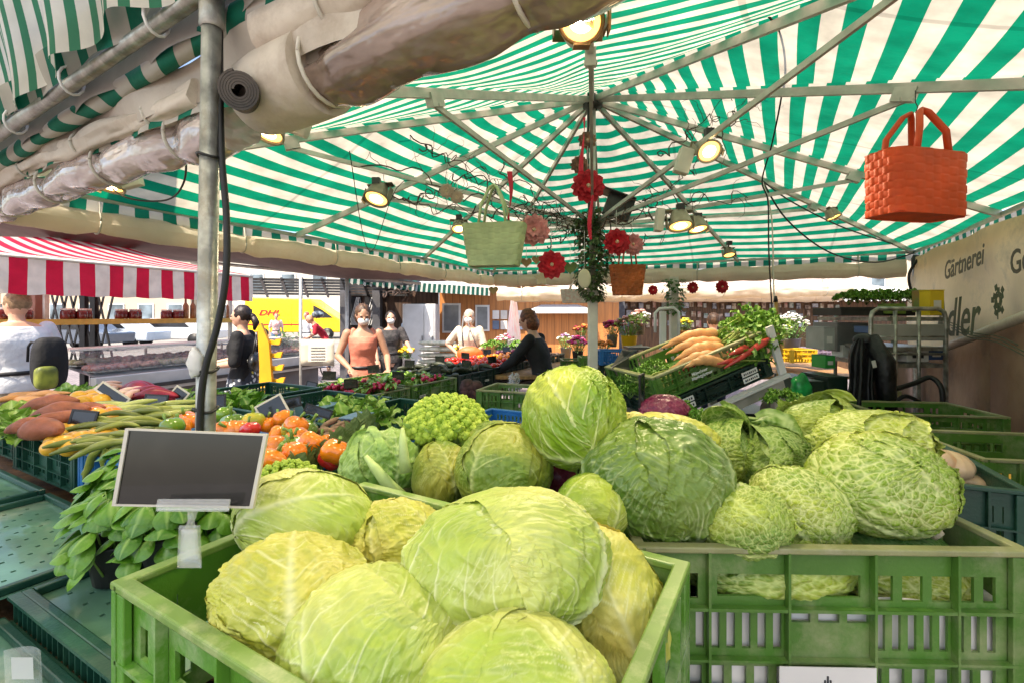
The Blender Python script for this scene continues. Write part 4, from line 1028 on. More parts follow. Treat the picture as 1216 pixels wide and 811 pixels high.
# basil
m_pot = M('black plant pot', (.03,.03,.03), .5, var=.2)
def basil(label, loc, seed, n=80, s=1.):
    g = random.Random(seed); lv=[]; st=[]
    for k in range(n):
        a = g.uniform(0,6.28); q = g.random()**.6; hh = (.14-.10*q*q)*s + g.uniform(-.025,.02)
        b_ = Vector((math.cos(a)*q*.075*s, math.sin(a)*q*.075*s, hh+.03))
        d = Vector((math.cos(a+g.uniform(-.6,.6)), math.sin(a+g.uniform(-.6,.6)), g.uniform(-.5,.35)))
        lv.append(dict(base=b_, d=d, up=(0,0,1), L=g.uniform(.038,.064)*s, Wd=g.uniform(.032,.050)*s, droop=g.uniform(.5,1.2), cup=-.5, nu=9, nv=8, pw=.9, stalk=.04, rng=g, vk=3))
        if k % 3 == 0: st.append(([Vector((b_.x*.2,b_.y*.2,.02)), Vector((b_.x*.6,b_.y*.6,hh*.6)), b_], [.0028,.0022,.0014]))
    r = leafthing('basil_plant', label, 'basil plant', loc, lv, herb, stalks=st)
    p = MB(); p.lathe([(.0,.002),(.042,.0),(.055,.075),(.057,.08),(.052,.08),(.04,.06),(.001,.06)], 20); p.build('pot', m_pot, r)
    return r
for k,(px,py,tx) in enumerate([(142,652,'basil plant hanging over the tray below the left half of the blackboard'),(205,655,'basil plant directly behind the clear sign clamp'),(262,640,'basil plant below the right corner of the blackboard'),(150,612,'basil plant just behind the lower left corner of the blackboard'),(225,612,'basil plant behind the middle of the blackboard'),(282,610,'basil plant squeezed against the oval pale green cabbage')]):
    p_ = onz(px, py+18, 1.10); basil(tx, (p_.x,p_.y,1.075+.02*(k%2)), 200+k, s=1.06)

# big blackboard on its clear clamp
bd = thing('blackboard_sign', 'blank blackboard price sign in a pale frame, clamped on the nearest crate', 'sign', at(225,665,.60))
q = [at(150,508,.615), at(318,515,.625), at(301,603,.61), at(134,600,.60)]
cen = sum(q, Vector())/4
def quad_slab(qs, back, inset=0.):
    c = sum(qs, Vector())/4; f = [p.lerp(c, inset) for p in qs]; n = (f[1]-f[0]).cross(f[3]-f[0]).normalized()
    if n.y > 0: n = -n
    m = MB(); m.add([p + n*back[0] for p in f]+[p + n*back[1] for p in f], [(0,1,2,3),(7,6,5,4),(0,4,5,1),(1,5,6,2),(2,6,7,3),(3,7,4,0)]); return m
quad_slab(q, (.0,-.003), .045).build('slate', m_board, bd, world=True, fixn=True)
for k in range(4):
    a,b_ = q[k], q[(k+1)%4]; ai,bi = a.lerp(cen,.052), b_.lerp(cen,.052)
    quad_slab([a,b_,bi,ai], (.0022,-.004)).build('frame_side', m_frame, bd, world=True, fixn=True)
m = quad_slab([at(187,592,.592),at(274,592,.592),at(272,607,.592),at(185,607,.592)], (.001,-.001)); m.build('clip_bar', m_clear, bd, world=True, bevel=.001)
m = quad_slab([at(187,604,.588),at(272,604,.588),at(262,606,.606),at(200,606,.606)], (.001,-.001)); m.build('clip_shelf', m_clear, bd, world=True)
m = MB(); m.tube([at(229,606,.60),at(227,618,.60),at(225,630,.60)],[.006,.004,.007],10); m.build('clip_neck', m_clear, bd, world=True)
m = MB(); m.grid(lambda u,v: at(213+u*24-(1-2*u)*v*2, 624+v*50, .598+.008*math.sin(v*3)),4,6); m.build('clamp_jaw', m_clear, bd, world=True, solid=.0025)
m = MB(); m.grid(lambda u,v: at(216+u*18-(1-2*u)*v*2, 628+v*36, .588),4,6); m.build('clamp_spring', m_clear, bd, world=True, solid=.002)

def board(label, px, py, d, w, h, roll=0, yaw=0, pitch=-.25, frame=m_dark, group=None, stand=True):
    c = at(px,py,d); root = thing('price_board', label, 'price board', c, rot=(pitch, roll, yaw), group=group)
    W_,H_ = w/F0*d, h/F0*d
    m = MB(); m.bx(-W_/2+.0035,W_/2-.0035,-.002,.002,-H_/2+.0035,H_/2-.0035); m.build('slate', m_board, root)
    m = MB()
    for s in (-1,1):
        m.bx(s*W_/2-.0035,s*W_/2+.0035,-.003,.003,-H_/2-.0035,H_/2+.0035); m.bx(-W_/2+.004,W_/2-.004,-.003,.003,s*H_/2-.0035,s*H_/2+.0035)
    m.build('frame', frame, root)
    if stand:
        m = MB(); m.tube([(0,.004,-H_/2),(0,.03,-H_/2-.05)], .003, 6); m.build('spike', m_clear, root)
    return root
board('square black price board standing on the yellow squashes', 98,500,1.55,27,24,.12,.1,frame=m_dark)
board('long slanted black board above the pale green vegetables at left', 134,468,2.0,36,11,.62,.1,frame=m_frame)
board('black board lying beside the green leaves left of the near pole', 185,476,1.95,26,14,.05,0,frame=m_dark)
board('small tilted black board with white rim left of the near pole', 213,468,2.1,17,13,.6,0,frame=m_frame)
board('black board right behind the near pole', 258,476,1.9,16,14,.0,.4)
board('black board with pale frame tilted above the green peppers', 323,485,1.75,30,22,-.5,.3,frame=m_frame)
board('black board edge peeping out behind the tilted framed one', 347,478,1.9,18,10,-.2,.3)
board('black board leaning low beside the blue box', 378,488,1.85,30,9,.35,.2)
board('tall thin dark board standing between top cabbage and carrot crate', 762,470,1.45,22,50,-.0,1.1,pitch=0)
board('black board standing behind the orange fruits at left', 62,470,2.3,18,9,.1)
board('small dark board above the radish crates', 370,457,3.0,12,7,.2)

# ---- lobed fruit generators (meshes reused through copies)
def lobed(r, h, lobes, depth, seed, dim=.25, n=28):
    g = random.Random(seed); ph = g.uniform(0,6.28); k1 = g.uniform(-.1,.1); mb = MB()
    def fn(d):
        a = math.atan2(d.y,d.x); p = math.sqrt(max(0,1-d.z*d.z))
        return 1 - depth*(abs(math.sin(a*lobes/2+ph))**-0 if 0 else (1-abs(math.sin(a*lobes/2+ph))))*p - dim*max(0,abs(d.z)-.75)**1*1.6 + k1*d.x*d.z
    mb.ell((0,0,0), (r,r,h), n, 16, fn=fn); return mb
def tapered(L, r, bend, seed, p=.6, n=16, seg=12, tip=.25, skew=0):
    g = random.Random(seed); pts=[]; rr=[]
    a1 = g.uniform(0,6.28)
    for i in range(n+1):
        u=i/n; x=(u-.5)*L
        pts.append(Vector((x, bend*math.sin(math.pi*u)*math.cos(a1)+.004*math.sin(u*9+a1), bend*math.sin(math.pi*u)*abs(math.sin(a1)))))
        rr.append(r*(max(.04,math.sin(math.pi*min(.98,max(.02,(u*(1-skew)+skew*u*u)))))**p)*(1+.06*math.sin(u*13+a1)))
    return MB().tube(pts, rr, seg)
PROTO = {}
def put(key, mk, mat, name, cat, group, label, loc, rot, s=1., stem=None):
    if key not in PROTO:
        mb = mk(); o = mb.build(name, mat)
        tag(o, label, cat, group); PROTO[key] = o
        if stem:
            st = MB(); st.tube(*stem[0]); so_ = st.build('stem', stem[1], o)
            PROTO[key+'_s'] = so_
    else:
        src = PROTO[key]; o = src.copy(); col.objects.link(o); o['label']=label; o['group']=group
        if key+'_s' in PROTO: c = PROTO[key+'_s'].copy(); col.objects.link(c); c.parent = o
    o.location = loc; o.rotation_euler = rot; o.scale = (s,)*3
    return o
m_pep = M('orange pepper skin', (.90,.24,.008), .22, var=.12, vs=9, coat=.6)
m_pepg = M('green pepper skin', (.16,.30,.02), .22, var=.2, vs=9, coat=.6)
m_pepy = M('mottled yellow pepper skin', (.62,.42,.03), .22, var=.3, vs=14, c2=(.25,.32,.02), coat=.6)
m_pepr = M('red pepper skin', (.60,.02,.02), .22, var=.15, coat=.6)
m_sweet = M('sweet potato skin', (.40,.12,.06), .6, var=.25, vs=14, bump=.4, bs=60, dirt=(.28,.10,.06))
m_yel = M('yellow squash skin', (.80,.42,.03), .35, var=.15, vs=10, coat=.2)
m_bean = M('yellow green bean skin', (.34,.38,.06), .4, var=.2, vs=12)
m_beang = M('olive bean skin', (.18,.22,.04), .4, var=.2, vs=12)
m_redon = M('red radicchio skin', (.38,.02,.05), .4, var=.3, vs=20)
m_carrot = M('orange carrot skin', (.86,.42,.15), .5, var=.15, vs=18, bump=.3, bs=50, dirt=(.62,.30,.13), dscale=20)
m_rad = M('radish skin', (.62,.02,.09), .3, var=.15, vs=30, coat=.3)
m_cream_v = M('cream squash skin', (.72,.50,.30), .4, var=.12, vs=8, coat=.2)
m_root = M('earthy root skin', (.42,.26,.17), .7, var=.3, vs=20, bump=.4)
m_red_s = M('red chard stalk', (.70,.06,.07), .35, var=.2, vs=10, coat=.2)
gst = ([(0,0,.028),(.002,0,.045),(.008,0,.056)],[.006,.0045,.006],7)
g = random.Random(11)
peps = [(318,505),(335,498),(352,505),(330,516),(352,520),(368,528),(386,528),(325,532),(345,538),(362,546),(338,550),(322,548),(357,538),(347,528),(398,536)]
for k,(px,py) in enumerate(peps):
    p_ = onz(px,py,1.215+.02*((k*7)%3)); mt = m_pep
    put('pep%d'%(k%3), lambda k=k: lobed(.040+.004*(k%3),.038,4,.16,k), mt, 'orange_pepper','pepper','orange peppers behind the blackboard','orange bell pepper in the heap behind the right edge of the blackboard', p_, (g.uniform(-1.6,-.2) if k%2 else g.uniform(-.5,.5), g.uniform(-.7,.7), g.uniform(0,6)), g.uniform(.78,.95), (gst, m_stalk))
for k,(px,py) in enumerate([(231,503),(222,500),(266,513),(276,513),(285,512),(213,508)]):
    p_ = onz(px,py,1.215); put('pepb%d'%(k%2), lambda k=k: lobed(.042,.036,4,.16,20+k), m_pep, 'orange_pepper','pepper','orange peppers above the blackboard','orange bell pepper just above the top edge of the blackboard', p_, (g.uniform(-1,.2),g.uniform(-.5,.5),g.uniform(0,6)), 1, (gst,m_stalk))
for k,(px,py,mt,nm,lb) in enumerate([(266,494,m_pepg,'green_pepper','green pepper right of the near pole, leftmost of its row'),(276,502,m_pepg,'green_pepper','green pepper just right of the near pole in front of another'),(364,510,m_pepg,'green_pepper','green pepper at the top right of the orange pepper heap'),(349,508,m_pepy,'mottled_pepper','mottled yellow green pepper on the orange heap'),(392,545,m_pepr,'red_pepper','red pepper at the right end of the orange heap'),(297,510,m_pepr,'red_pepper','red pepper above the right half of the blackboard'),(203,508,m_pepg,'green_pepper','lime green pepper left of the near pole'),(347,532,m_pepg,'green_pepper','dark green pepper in the middle of the orange heap'),(300,500,m_pepy,'mottled_pepper','yellow orange pepper behind the red one above the blackboard')]):
    put('gp%d'%k, lambda k=k: lobed(.042,.034,3+k%2,.17,40+k), mt, nm,'pepper','single peppers of other colours', lb, onz(px,py,1.235), (g.uniform(-.8,.3),g.uniform(-.5,.5),g.uniform(0,6)), .78 if mt is m_pepr else 1.0, (gst,m_stalk))
for k,(px,py,an,s,lb) in enumerate([(58,482,.5,1.1,'sweet potato lying highest on the heap at left'),(70,492,.35,1.15,'long sweet potato in the middle of the heap'),(98,488,.15,.95,'sweet potato pointing right beside the black price board'),(34,508,.3,.8,'small brown sweet potato at the left end of the heap'),(48,514,-.1,1.1,'sweet potato at the crate edge, lowest of the heap'),(66,500,.9,.9,'sweet potato behind the lowest one')]):
    put('sp%d'%k, lambda k=k: tapered(.17,.030,.012,k,.55), m_sweet,'sweet_potato','sweet potato','sweet potatoes in the left crate', lb, onz(px,py,1.25), (0,-.15,an+R(-10)), s)
for k in range(20):
    px = 62+ (k%7)*11 + g.uniform(-4,4); py = 512+(k//7)*9+g.uniform(-3,3) + (px-62)*.0
    put('ys%d'%(k%3), lambda k=k: lobed(.030,.026,6,.05,60+k,.1,20), m_yel,'yellow_squash','squash','yellow squashes in the left crate','small round yellow squash in the heap below the black price board', onz(px,py,1.225), (g.uniform(-.6,.6),g.uniform(-.6,.6),g.uniform(0,6)), g.uniform(.85,1.15))
for k in range(6):
    put('oy%d'%(k%2), lambda k=k: lobed(.034,.032,5,.04,80+k,.1,20), m_yel if k%2 else m_pep,'orange_squash','squash','orange squashes right of the black board','orange yellow squash right of the black price board', onz(112+k*5.5,492+g.uniform(-5,6),1.24), (g.uniform(-.6,.6),0,g.uniform(0,6)), 1)
for k in range(42):
    px = 100+g.uniform(-4,72); py = 520+g.uniform(-18,24)-(px-100)*.25
    put('bn%d'%(k%4), lambda k=k: tapered(.15,.0105,.02,k,.45,14,8), m_bean if k%2 else m_beang,'long_bean','bean','long beans in the blue crates','long yellow green bean in the heap left of the blackboard', onz(px,py,1.215+g.uniform(0,.035)), (g.uniform(-.2,.2),g.uniform(-.3,.3),R(18)+g.uniform(-.5,.5)), g.uniform(.8,1.15))
for k in range(5):
    put('bv%d'%(k%2), lambda k=k: tapered(.13,.011,.015,k+5,.45,14,8), m_bean,'long_bean','bean','beans hanging over the blue crate','long bean hanging over the near rim of the blue crate', onz(96+k*6,536+k*4,1.195), (0,R(52),R(160)+g.uniform(-.5,.5)), 1)
for k in range(26):
    px = 120+g.uniform(0,95); py = 492-(px-120)*.06+g.uniform(-9,9)
    put('lp%d'%(k%3), lambda k=k: tapered(.19,.014,.025,k+30,.5,14,9), m_bean if k%3 else M('pale green chilli skin',(.48,.52,.14),.3,var=.15,coat=.4),'long_pepper','pepper','long pale peppers at left','long pale green pepper between the sweet potatoes and the near pole', onz(px,py,1.215+g.uniform(0,.03)), (g.uniform(-.2,.2),g.uniform(-.3,.3),R(10)+g.uniform(-.4,.4)), g.uniform(.85,1.2))
for k in range(9):
    px = 158+g.uniform(0,36); py = 468+g.uniform(-6,5)
    put('rd%d'%(k%2), lambda k=k: tapered(.20,.026,.02,k+50,.6), m_redon,'radicchio','radicchio','red radicchio heads at left','long red radicchio head in the heap left of the near pole', onz(px,py,1.24), (0,g.uniform(-.2,.2),R(-10)+g.uniform(-.5,.5)), g.uniform(.8,1.05))
for k in range(8):
    put('pk%d'%(k%2), lambda k=k: tapered(.14,.016,.02,k+70,.6), M('pink white onion skin',(.62,.25,.24),.4,var=.3,vs=14,c2=(.70,.55,.45)),'pink_onion','onion','pink spring onions at left','pink and white spring onion left of the radicchio', onz(116+g.uniform(0,40),466+g.uniform(-6,9),1.235), (0,g.uniform(-.6,.1),g.uniform(0,3)), 1)
for k in range(7):
    put('wk%d'%(k%2), lambda k=k: lobed(.033,.032,8,.04,90+k,.1,20), m_yel if k<2 else M('pale yellow melon skin',(.70,.62,.28),.4,var=.15),'pale_melon','melon','pale round melons at left','pale yellow melon behind the sweet potatoes', onz(100+g.uniform(-12,28),474+g.uniform(-5,6),1.24), (0,0,k), 1.1)
for k in range(12):
    put('or%d'%(k%2), lambda k=k: tapered(.15,.014,.015,k+90,.5), m_carrot if k<8 else M('red root skin',(.6,.08,.06),.4,var=.2),'bunched_carrot','carrot','carrots at the left edge','orange carrot at the far left behind the sweet potatoes', onz(8+g.uniform(0,62),478+g.uniform(-8,4),1.22), (0,g.uniform(-.3,.2),g.uniform(-.6,1)), 1)
# leafy heaps
def lettuce(label, loc, seed, s=.1, mat=None, n=13, group=None, flat=.5, name='lettuce', cat='lettuce', rip=.12):
    g = random.Random(seed); lv=[]
    for k in range(n):
        a = k*2.4+g.uniform(-.3,.3); q = k/n
        d = Vector((math.cos(a)*(.3+q), math.sin(a)*(.3+q), 1.1-q*1.1*flat*2))
        lv.append(dict(base=Vector((math.cos(a)*.01,math.sin(a)*.01,.0)), d=d, up=(0,0,1), L=s*g.uniform(.85,1.15), Wd=s*g.uniform(.6,.85), droop=.35+q*.4, cup=.35, nu=10, nv=8, rip=rip, pw=1.2, rng=g))
    return leafthing(name, label, cat, loc, lv, mat or lett, group)
for k in range(5):
    lettuce('pale green lettuce in the crate at the left picture edge', onz(12+k*7,500+ (k%3)*9,1.19), 300+k, .085, lett, group='lettuces at the left edge')
for k in range(8):
    lettuce('bunch of green leaves lying behind the pale peppers at left', onz(72+k*7,474-(k%2)*4,1.15), 310+k, .08, lett, group='green bunches at the back left', flat=1.1)
for k in range(9):
    lettuce('bunch of spinach leaves around the near pole', onz(196+k*11,490-(k%3)*7,1.16), 320+k, .08, herb if k%2 else lett, group='spinach around the near pole', flat=.8, rip=.05)
for k in range(7):
    lettuce('green leaf bunch between the near pole and the floral skirt', onz(262+k*7,480+(k%3)*5,1.16), 330+k, .08, herb, group='leaf bunches by the floral skirt', flat=.9, rip=.05)
# spring onion roots and small bunch
for k in range(10):
    put('so%d'%(k%2), lambda k=k: tapered(.12,.011,.012,k+110,.6,12,8), m_root,'parsley_root','root','small roots right of the peppers','small earthy root right of the orange peppers', onz(392+g.uniform(-8,30),510+g.uniform(-8,12),1.21), (0,g.uniform(-.4,.4),g.uniform(0,3)), 1)
# artichokes
def artichoke(label, loc, seed, s=.055):
    g = random.Random(seed); lv=[]
    for ring in range(6):
        n = 9-ring; 
        for k in range(n):
            a = 6.28*k/n + ring*.4; z = ring*.17*s; r_ = s*(.62-.07*ring)
            lv.append(dict(base=(math.cos(a)*r_*.8, math.sin(a)*r_*.8, z-s*.3), d=(math.cos(a)*.45, math.sin(a)*.45, 1), up=(-math.cos(a),-math.sin(a),.3), L=s*.75, Wd=s*.62, droop=.35, cup=.3, nu=5, nv=4, rng=g, vk=1))
    return leafthing('artichoke', label, 'artichoke', loc, lv, veg_mat('artichoke leaf',(.12,.20,.06),(.3,.38,.16),(.22,.30,.10),.5), None, (g.uniform(-.7,.3),g.uniform(-.4,.4),0))
for k,(px,py,tx) in enumerate([(404,532,'artichoke at the back of the group right of the peppers'),(385,548,'artichoke between the pepper heap and the pale oval cabbage'),(362,556,'artichoke nearest the blackboard corner'),(420,520,'artichoke beside the parsley roots'),(432,508,'small artichoke at the far end near the leafy cauliflower'),(342,566,'artichoke touching the blackboard frame')]):
    artichoke(tx, onz(px,py,1.21), 400+k, .052)
# romanesco
def romanesco(label, loc, s, seed, n=120, mat=None, leaves=8):
    g = random.Random(seed); root = thing('romanesco', label, 'romanesco', loc, rz=g.uniform(0,6))
    mb = MB()
    for i in range(n):
        q = (i+.6)/n; th = math.acos(1-q*1.15); a = i*2.39996
        d = Vector((math.sin(th)*math.cos(a), math.sin(th)*math.sin(a), math.cos(th)))
        c = Vector((d.x*s, d.y*s, d.z*s*.8)); r_ = s*(.10+.075*q)*1.35
        qt = d.to_track_quat('Z','Y').to_matrix()
        for j in range(10):
            qq = j/10; t2 = math.acos(1-qq*.95); a2=j*2.4+a
            e = Vector((math.sin(t2)*math.cos(a2), math.sin(t2)*math.sin(a2), math.cos(t2)*1.25))
            mb.ell(c+qt@(e*r_*.62), r_*(.42 if j else .5), 6, 4)
    mb.ell((0,0,-.02), (s*.86,s*.86,s*.75), 16, 10)
    mb.build('florets', mat or M('romanesco floret',(.42,.52,.07),.6,var=.2,vs=30,c2=(.24,.36,.03),bump=.5,bs=120), root)
    V=[];T=[];lm=MB()
    for k in range(leaves):
        a = 6.28*k/leaves
        leaf(lm,V,T, base=(math.cos(a)*s*.45,math.sin(a)*s*.45,-s*.75), d=(math.cos(a)*.75,math.sin(a)*.75,.95), up=(-math.cos(a),-math.sin(a),1), L=s*1.35, Wd=s*.9, droop=.12, cup=.5, nu=12, nv=8, rip=.05, rng=g)
    lm.att={'vein':V,'tone':T}; lm.build('outer_leaves', caul, root)
    return root
romanesco('lime green romanesco with big florets standing behind the cabbage pile', at(530,505,1.12), .082, 5, leaves=9)
romanesco('half hidden romanesco beside the lower right corner of the blackboard', at(340,580,.98), .062, 6, 90)
romanesco('small romanesco peeking out below the blackboard frame', at(318,592,.93), .05, 7, 70, leaves=5)
# leafy cauliflower
lc = cabbage('leafy_cauliflower','leafy cauliflower with thick pale ribs left of the cabbage pile',455,556,1.05,92,100,caul,(.25,-.35,-.95),roll=.15,spin=.5,seed=303,res=110,leaves=6,veinK=8,wrinkle=3,lift=.16,wmax=.85,th1=2.5,stub=True,cat='cauliflower')
for k,(p,q_,r0) in enumerate([((434,541,.945),(476,590,.955),.0125),((478,508,.96),(482,560,.935),.0105),((420,560,.99),(452,596,.97),.008)]):
    t=MB(); a_=at(*p); b_=at(*q_); t.tube([a_, a_.lerp(b_,.3)+Vector((0,-.006,.002)), a_.lerp(b_,.7)+Vector((0,-.006,0)), b_],[r0*.35,r0*.75,r0,r0*1.15],12); t.build('leaf_rib', M('pale leaf rib',(.50,.64,.24),.4,var=.15,vs=20), lc, world=True)
# squashes on the right
for k,(px,py,w,h) in enumerate([(1128,552,46,34),(1112,546,40,30),(1150,571,52,20)]):
    d_ = 1.22; put('sq%d'%k, lambda k=k,w=w,h=h,d_=d_: lobed(w/F0*d_/2,h/F0*d_/2,12,.06,k,.1,40), m_cream_v if k!=1 else M('orange squash skin',(.72,.36,.14),.4,var=.25,vs=10,c2=(.6,.45,.3)),'pumpkin','pumpkin','pumpkins in the dark green crate', ['cream pumpkin resting on the rim next to the largest savoy','orange striped pumpkin behind the cream one','pale flat pumpkin lowest in the dark green crate'][k], at(px,py,d_), (.2,.1,k), 1)
for k in range(10):
    put('oq%d'%(k%2), lambda k=k: lobed(.03,.028,6,.05,k,.1,18), m_yel,'yellow_squash','squash','yellow squashes at the right edge','yellow squash in the crate at the right picture edge', (1.52+ (k%5)*.09, 1.50+(k//5)*.08, 1.07), (0,0,k), 1)

# more small things on the left display, right of the peppers
for k in range(9):
    lettuce('leafy green bunch behind the orange peppers', onz(392+ (k%5)*17, 497-(k//5)*12+(k%2)*4,1.17), 350+k, .085, parsley if k%2 else lett, group='leafy bunches behind the orange peppers', flat=.8, n=9)
for k in range(16):
    put('st%d'%(k%2), lambda k=k: lobed(.026,.024,7,.08,k+5,.1,16), m_root if k%3 else m_pepr, 'small_root','root','small roots between peppers and artichokes','small round root between the peppers and the leafy cauliflower', onz(385+g.uniform(0,50), 515+g.uniform(-9,14),1.20), (0,0,k), g.uniform(.8,1.2))
def bluebox(label,px,py,d,w,h):
    t=thing('blue_box',label,'box',at(px,py,d),R(-15)); W_=w/F0*d/2; H_=h/F0*d; m=MB()
    vs=[(-W_,-.05,0),(W_,-.05,0),(W_,.09,0),(-W_,.09,0),(-W_*.75,-.03,H_),(W_*.75,-.03,H_),(W_*.75,.07,H_),(-W_*.75,.07,H_)]
    m.add(vs,[(0,3,2,1),(4,5,6,7),(0,1,5,4),(1,2,6,5),(2,3,7,6),(3,0,4,7)]); m.build('body', M('grey blue plastic',(.10,.20,.30),.35,var=.1), t, bevel=.006)
    m=MB(); m.bx(-W_*.8,W_*.8,-.04,.08,H_+.001,H_+.008); m.build('lid', M('grey blue plastic',(0,0,0)), t, bevel=.003)
bluebox('grey blue plastic box behind the tilted framed board',330,498,1.95,44,16)
bluebox('small grey blue box behind the parsley roots',385,497,2.0,26,14)
bluebox('grey blue box with a wire label stand next to the leafy cauliflower',420,512,1.72,30,16)
# ============================================================ people
def cap(mb, pts, rad, seg=12):
    mb.tube(pts, rad, seg)
    for p,r_ in ((pts[0],rad[0]),(pts[-1],rad[-1])): mb.ell(p, r_, 10, 8)
def person(label, x, y, h, yaw, arms=None, lean=0., leanx=0., top=None, sleeve=.45, bottom=None, kind='trousers', hair=None, hairstyle='short', mask=False,
           skin=None, head=(0,0,0), female=True, vox=.012, legs=None, group=None, fat=1., glasses=False, z0=0., neck=0.):
    s = h/1.70; sk = skin or m_skin
    root = thing('person', label, 'person', (x,y,z0), R(yaw), group); root.scale = (s,s,s)
    def T(p):
        p = Vector(p)
        if p.z > .92:
            k = p.z-.92; p = Vector((p.x + leanx*k, p.y - lean*k, .92 + k*math.sqrt(max(.05,1-lean*lean*.8))))
        return p
    arms = arms or {}
    sh = .165 if female else .195
    A_ = {}
    for sd_,nm in ((-1,'R'),(1,'L')):
        e,w_ = arms.get(nm, ((sd_*.235,.03,1.12),(sd_*.245,-.05,.88)))
        A_[nm] = (T((sd_*sh,.01,1.385)), Vector(e), Vector(w_))
    legs = legs or {'R':((-.10,-.01,.49),(-.10,.02,.08)),'L':((.10,-.01,.49),(.10,.02,.08))}
    f = fat
    torso = [((0,0,.93),(.15*f,.105*f,.12)),((0,.0,1.06),(.125*f,.09*f,.12)),((0,-.005,1.22),(.145*f,.10*f,.14)),((0,.005,1.33),(.155*f if female else .175*f,.09,.09))]
    hc = T((0,-.012,1.585+neck)); hm = Euler((R(head[0]),R(head[1]),R(head[2]))).to_matrix()
    b_ = MB()
    def loft(mb, z0_, z1_, add):
        pr = [(.80,.10,.09),(.86,.150,.105),(.93,.158,.108),(1.0,.142,.096),(1.07,.124,.088),(1.14,.128,.094),(1.22,.144,.108),(1.29,.150 if female else .168,.106),(1.35,.150 if female else .176,.092),(1.40,.118 if female else .140,.072),(1.44,.062,.055)]
        pr = [p for p in pr if z0_ <= p[0] <= z1_]; vs=[];fs=[];n_=28
        for z,rx,ry in pr:
            for k in range(n_):
                a_=6.2832*k/n_; ca,sa=math.cos(a_),math.sin(a_)
                bust = (.020 if female and 1.18<z<1.32 and sa<0 else 0)*abs(sa)
                vs.append(T((( rx*f+add)*math.copysign(abs(ca)**.85,ca), (ry*f+add+bust)*math.copysign(abs(sa)**.9,sa), z)))
        for j in range(len(pr)-1):
            for k in range(n_): fs.append((j*n_+k, j*n_+(k+1)%n_, (j+1)*n_+(k+1)%n_, (j+1)*n_+k))
        fs += [tuple(reversed(range(n_))), tuple((len(pr)-1)*n_+k for k in range(n_))]
        mb.add(vs,fs,True)
    loft(b_, .8, 1.45, 0)
    cap(b_, [T((0,.01,1.36)), T((0,.0,1.47)), hc+Vector((0,.01,-.04))], [.065,.052,.05])
    b_.ell(hc, (.073,.092,.108), 18, 14, hm); b_.ell(hc+hm@Vector((0,-.028,-.05)), (.052,.058,.058), 14, 10, hm)
    b_.ell(hc+hm@Vector((0,-.096,-.012)), (.012,.018,.020), 8, 6, hm); b_.ell(hc+hm@Vector((0,-.084,-.052)), (.022,.012,.008), 8, 6, hm)
    for q in (-1,1): b_.ell(hc+hm@Vector((q*.074,.008,-.008)), (.009,.016,.028), 8, 6, hm); b_.ell(hc+hm@Vector((q*.032,-.082,.022)), (.018,.010,.007), 8, 6, hm)
    for nm in 'RL':
        S,E,W_ = A_[nm]
        cap(b_, [S, S.lerp(E,.4), E], [.050,.045,.036]); cap(b_, [E, E.lerp(W_,.35), W_], [.037,.036,.024])
        d = (W_-E).normalized(); ax = d.cross(Vector((0,0,1))); ax = ax.normalized() if ax.length > .1 else Vector((1,0,0)); nn = d.cross(ax)
        mm = Matrix((ax,nn,d)).transposed()
        b_.ell(W_+d*.045, (.038,.016,.05), 10, 8, mm)
        for k in range(4):
            o = ax*((k-1.5)*.020); L_ = (.062,.074,.070,.055)[k]
            p1 = W_+d*.080+o; cap(b_, [p1, p1+d*L_*.5+nn*.006, p1+d*L_*.85+nn*.024], [.0095,.009,.0075], 6)
        p1 = W_+d*.025+ax*.034; cap(b_, [p1, p1+d*.03+ax*.018, p1+d*.055+ax*.018+nn*.012], [.011,.010,.008], 6)
    for nm,q in (('R',-1),('L',1)):
        K,An = [Vector(p) for p in legs[nm]]
        cap(b_, [T((q*.085,.0,.92)), Vector((q*.085,0,.88)).lerp(K,.4), K], [.085*f,.075*f,.052]); cap(b_, [K, K.lerp(An,.35), An], [.052,.052,.034])
        cap(b_, [An+Vector((0,.03,-.04)), An+Vector((0,-.07,-.05)), An+Vector((0,-.15,-.055))], [.034,.034,.024])
    def fin(o, v, it=5):
        r_ = o.modifiers.new('remesh','REMESH'); r_.mode='VOXEL'; r_.voxel_size = v; r_.use_smooth_shade = True
        sm = o.modifiers.new('smooth','SMOOTH'); sm.factor=.5; sm.iterations = it
    fin(b_.build('body', sk, root), vox*.7, 4)
    # clothing
    t = MB(); i_ = .016
    loft(t, .86, 1.40 if sleeve > 0 else 1.36, i_)
    if sleeve > 0:
        for nm in 'RL':
            S,E,W_ = A_[nm]
            if sleeve <= .5: cap(t, [S, S.lerp(E,sleeve*2)], [.064,.060])
            else: cap(t, [S,E], [.062,.052]); cap(t, [E, E.lerp(W_,(sleeve-.5)*2)], [.052,.042])
    else:
        for q in (-1,1): cap(t, [T((q*.115,.0,1.34)),T((q*.10,.005,1.42))],[.045,.028])
    fin(t.build('top', top or m_white, root), vox, 4)
    if kind == 'trousers':
        t = MB(); t.ell(T((0,0,.93)), (.155*f+.012,.11*f+.012,.12), 16, 12)
        for nm,q in (('R',-1),('L',1)):
            K,An = [Vector(p) for p in legs[nm]]
            cap(t, [T((q*.088,.0,.90)), Vector((q*.085,0,.88)).lerp(K,.4), K, K.lerp(An,.9)], [.100*f,.092*f,.070,.055])
        fin(t.build('trousers', bottom, root), vox, 4)
        t = MB(); t.lathe([(.158*f,1.0),(.162*f,1.0),(.162*f,1.035),(.158*f,1.035)], 26)
        t.v = [(p[0], p[1]*.75, p[2]) for p in t.v]; t.build('belt', m_dark, root)
    elif kind == 'skirt':
        t = MB(); prof = [(.135*f,1.04),(.17*f,.95),(.20*f,.80),(.23*f,.6),(.25*f,.42)]
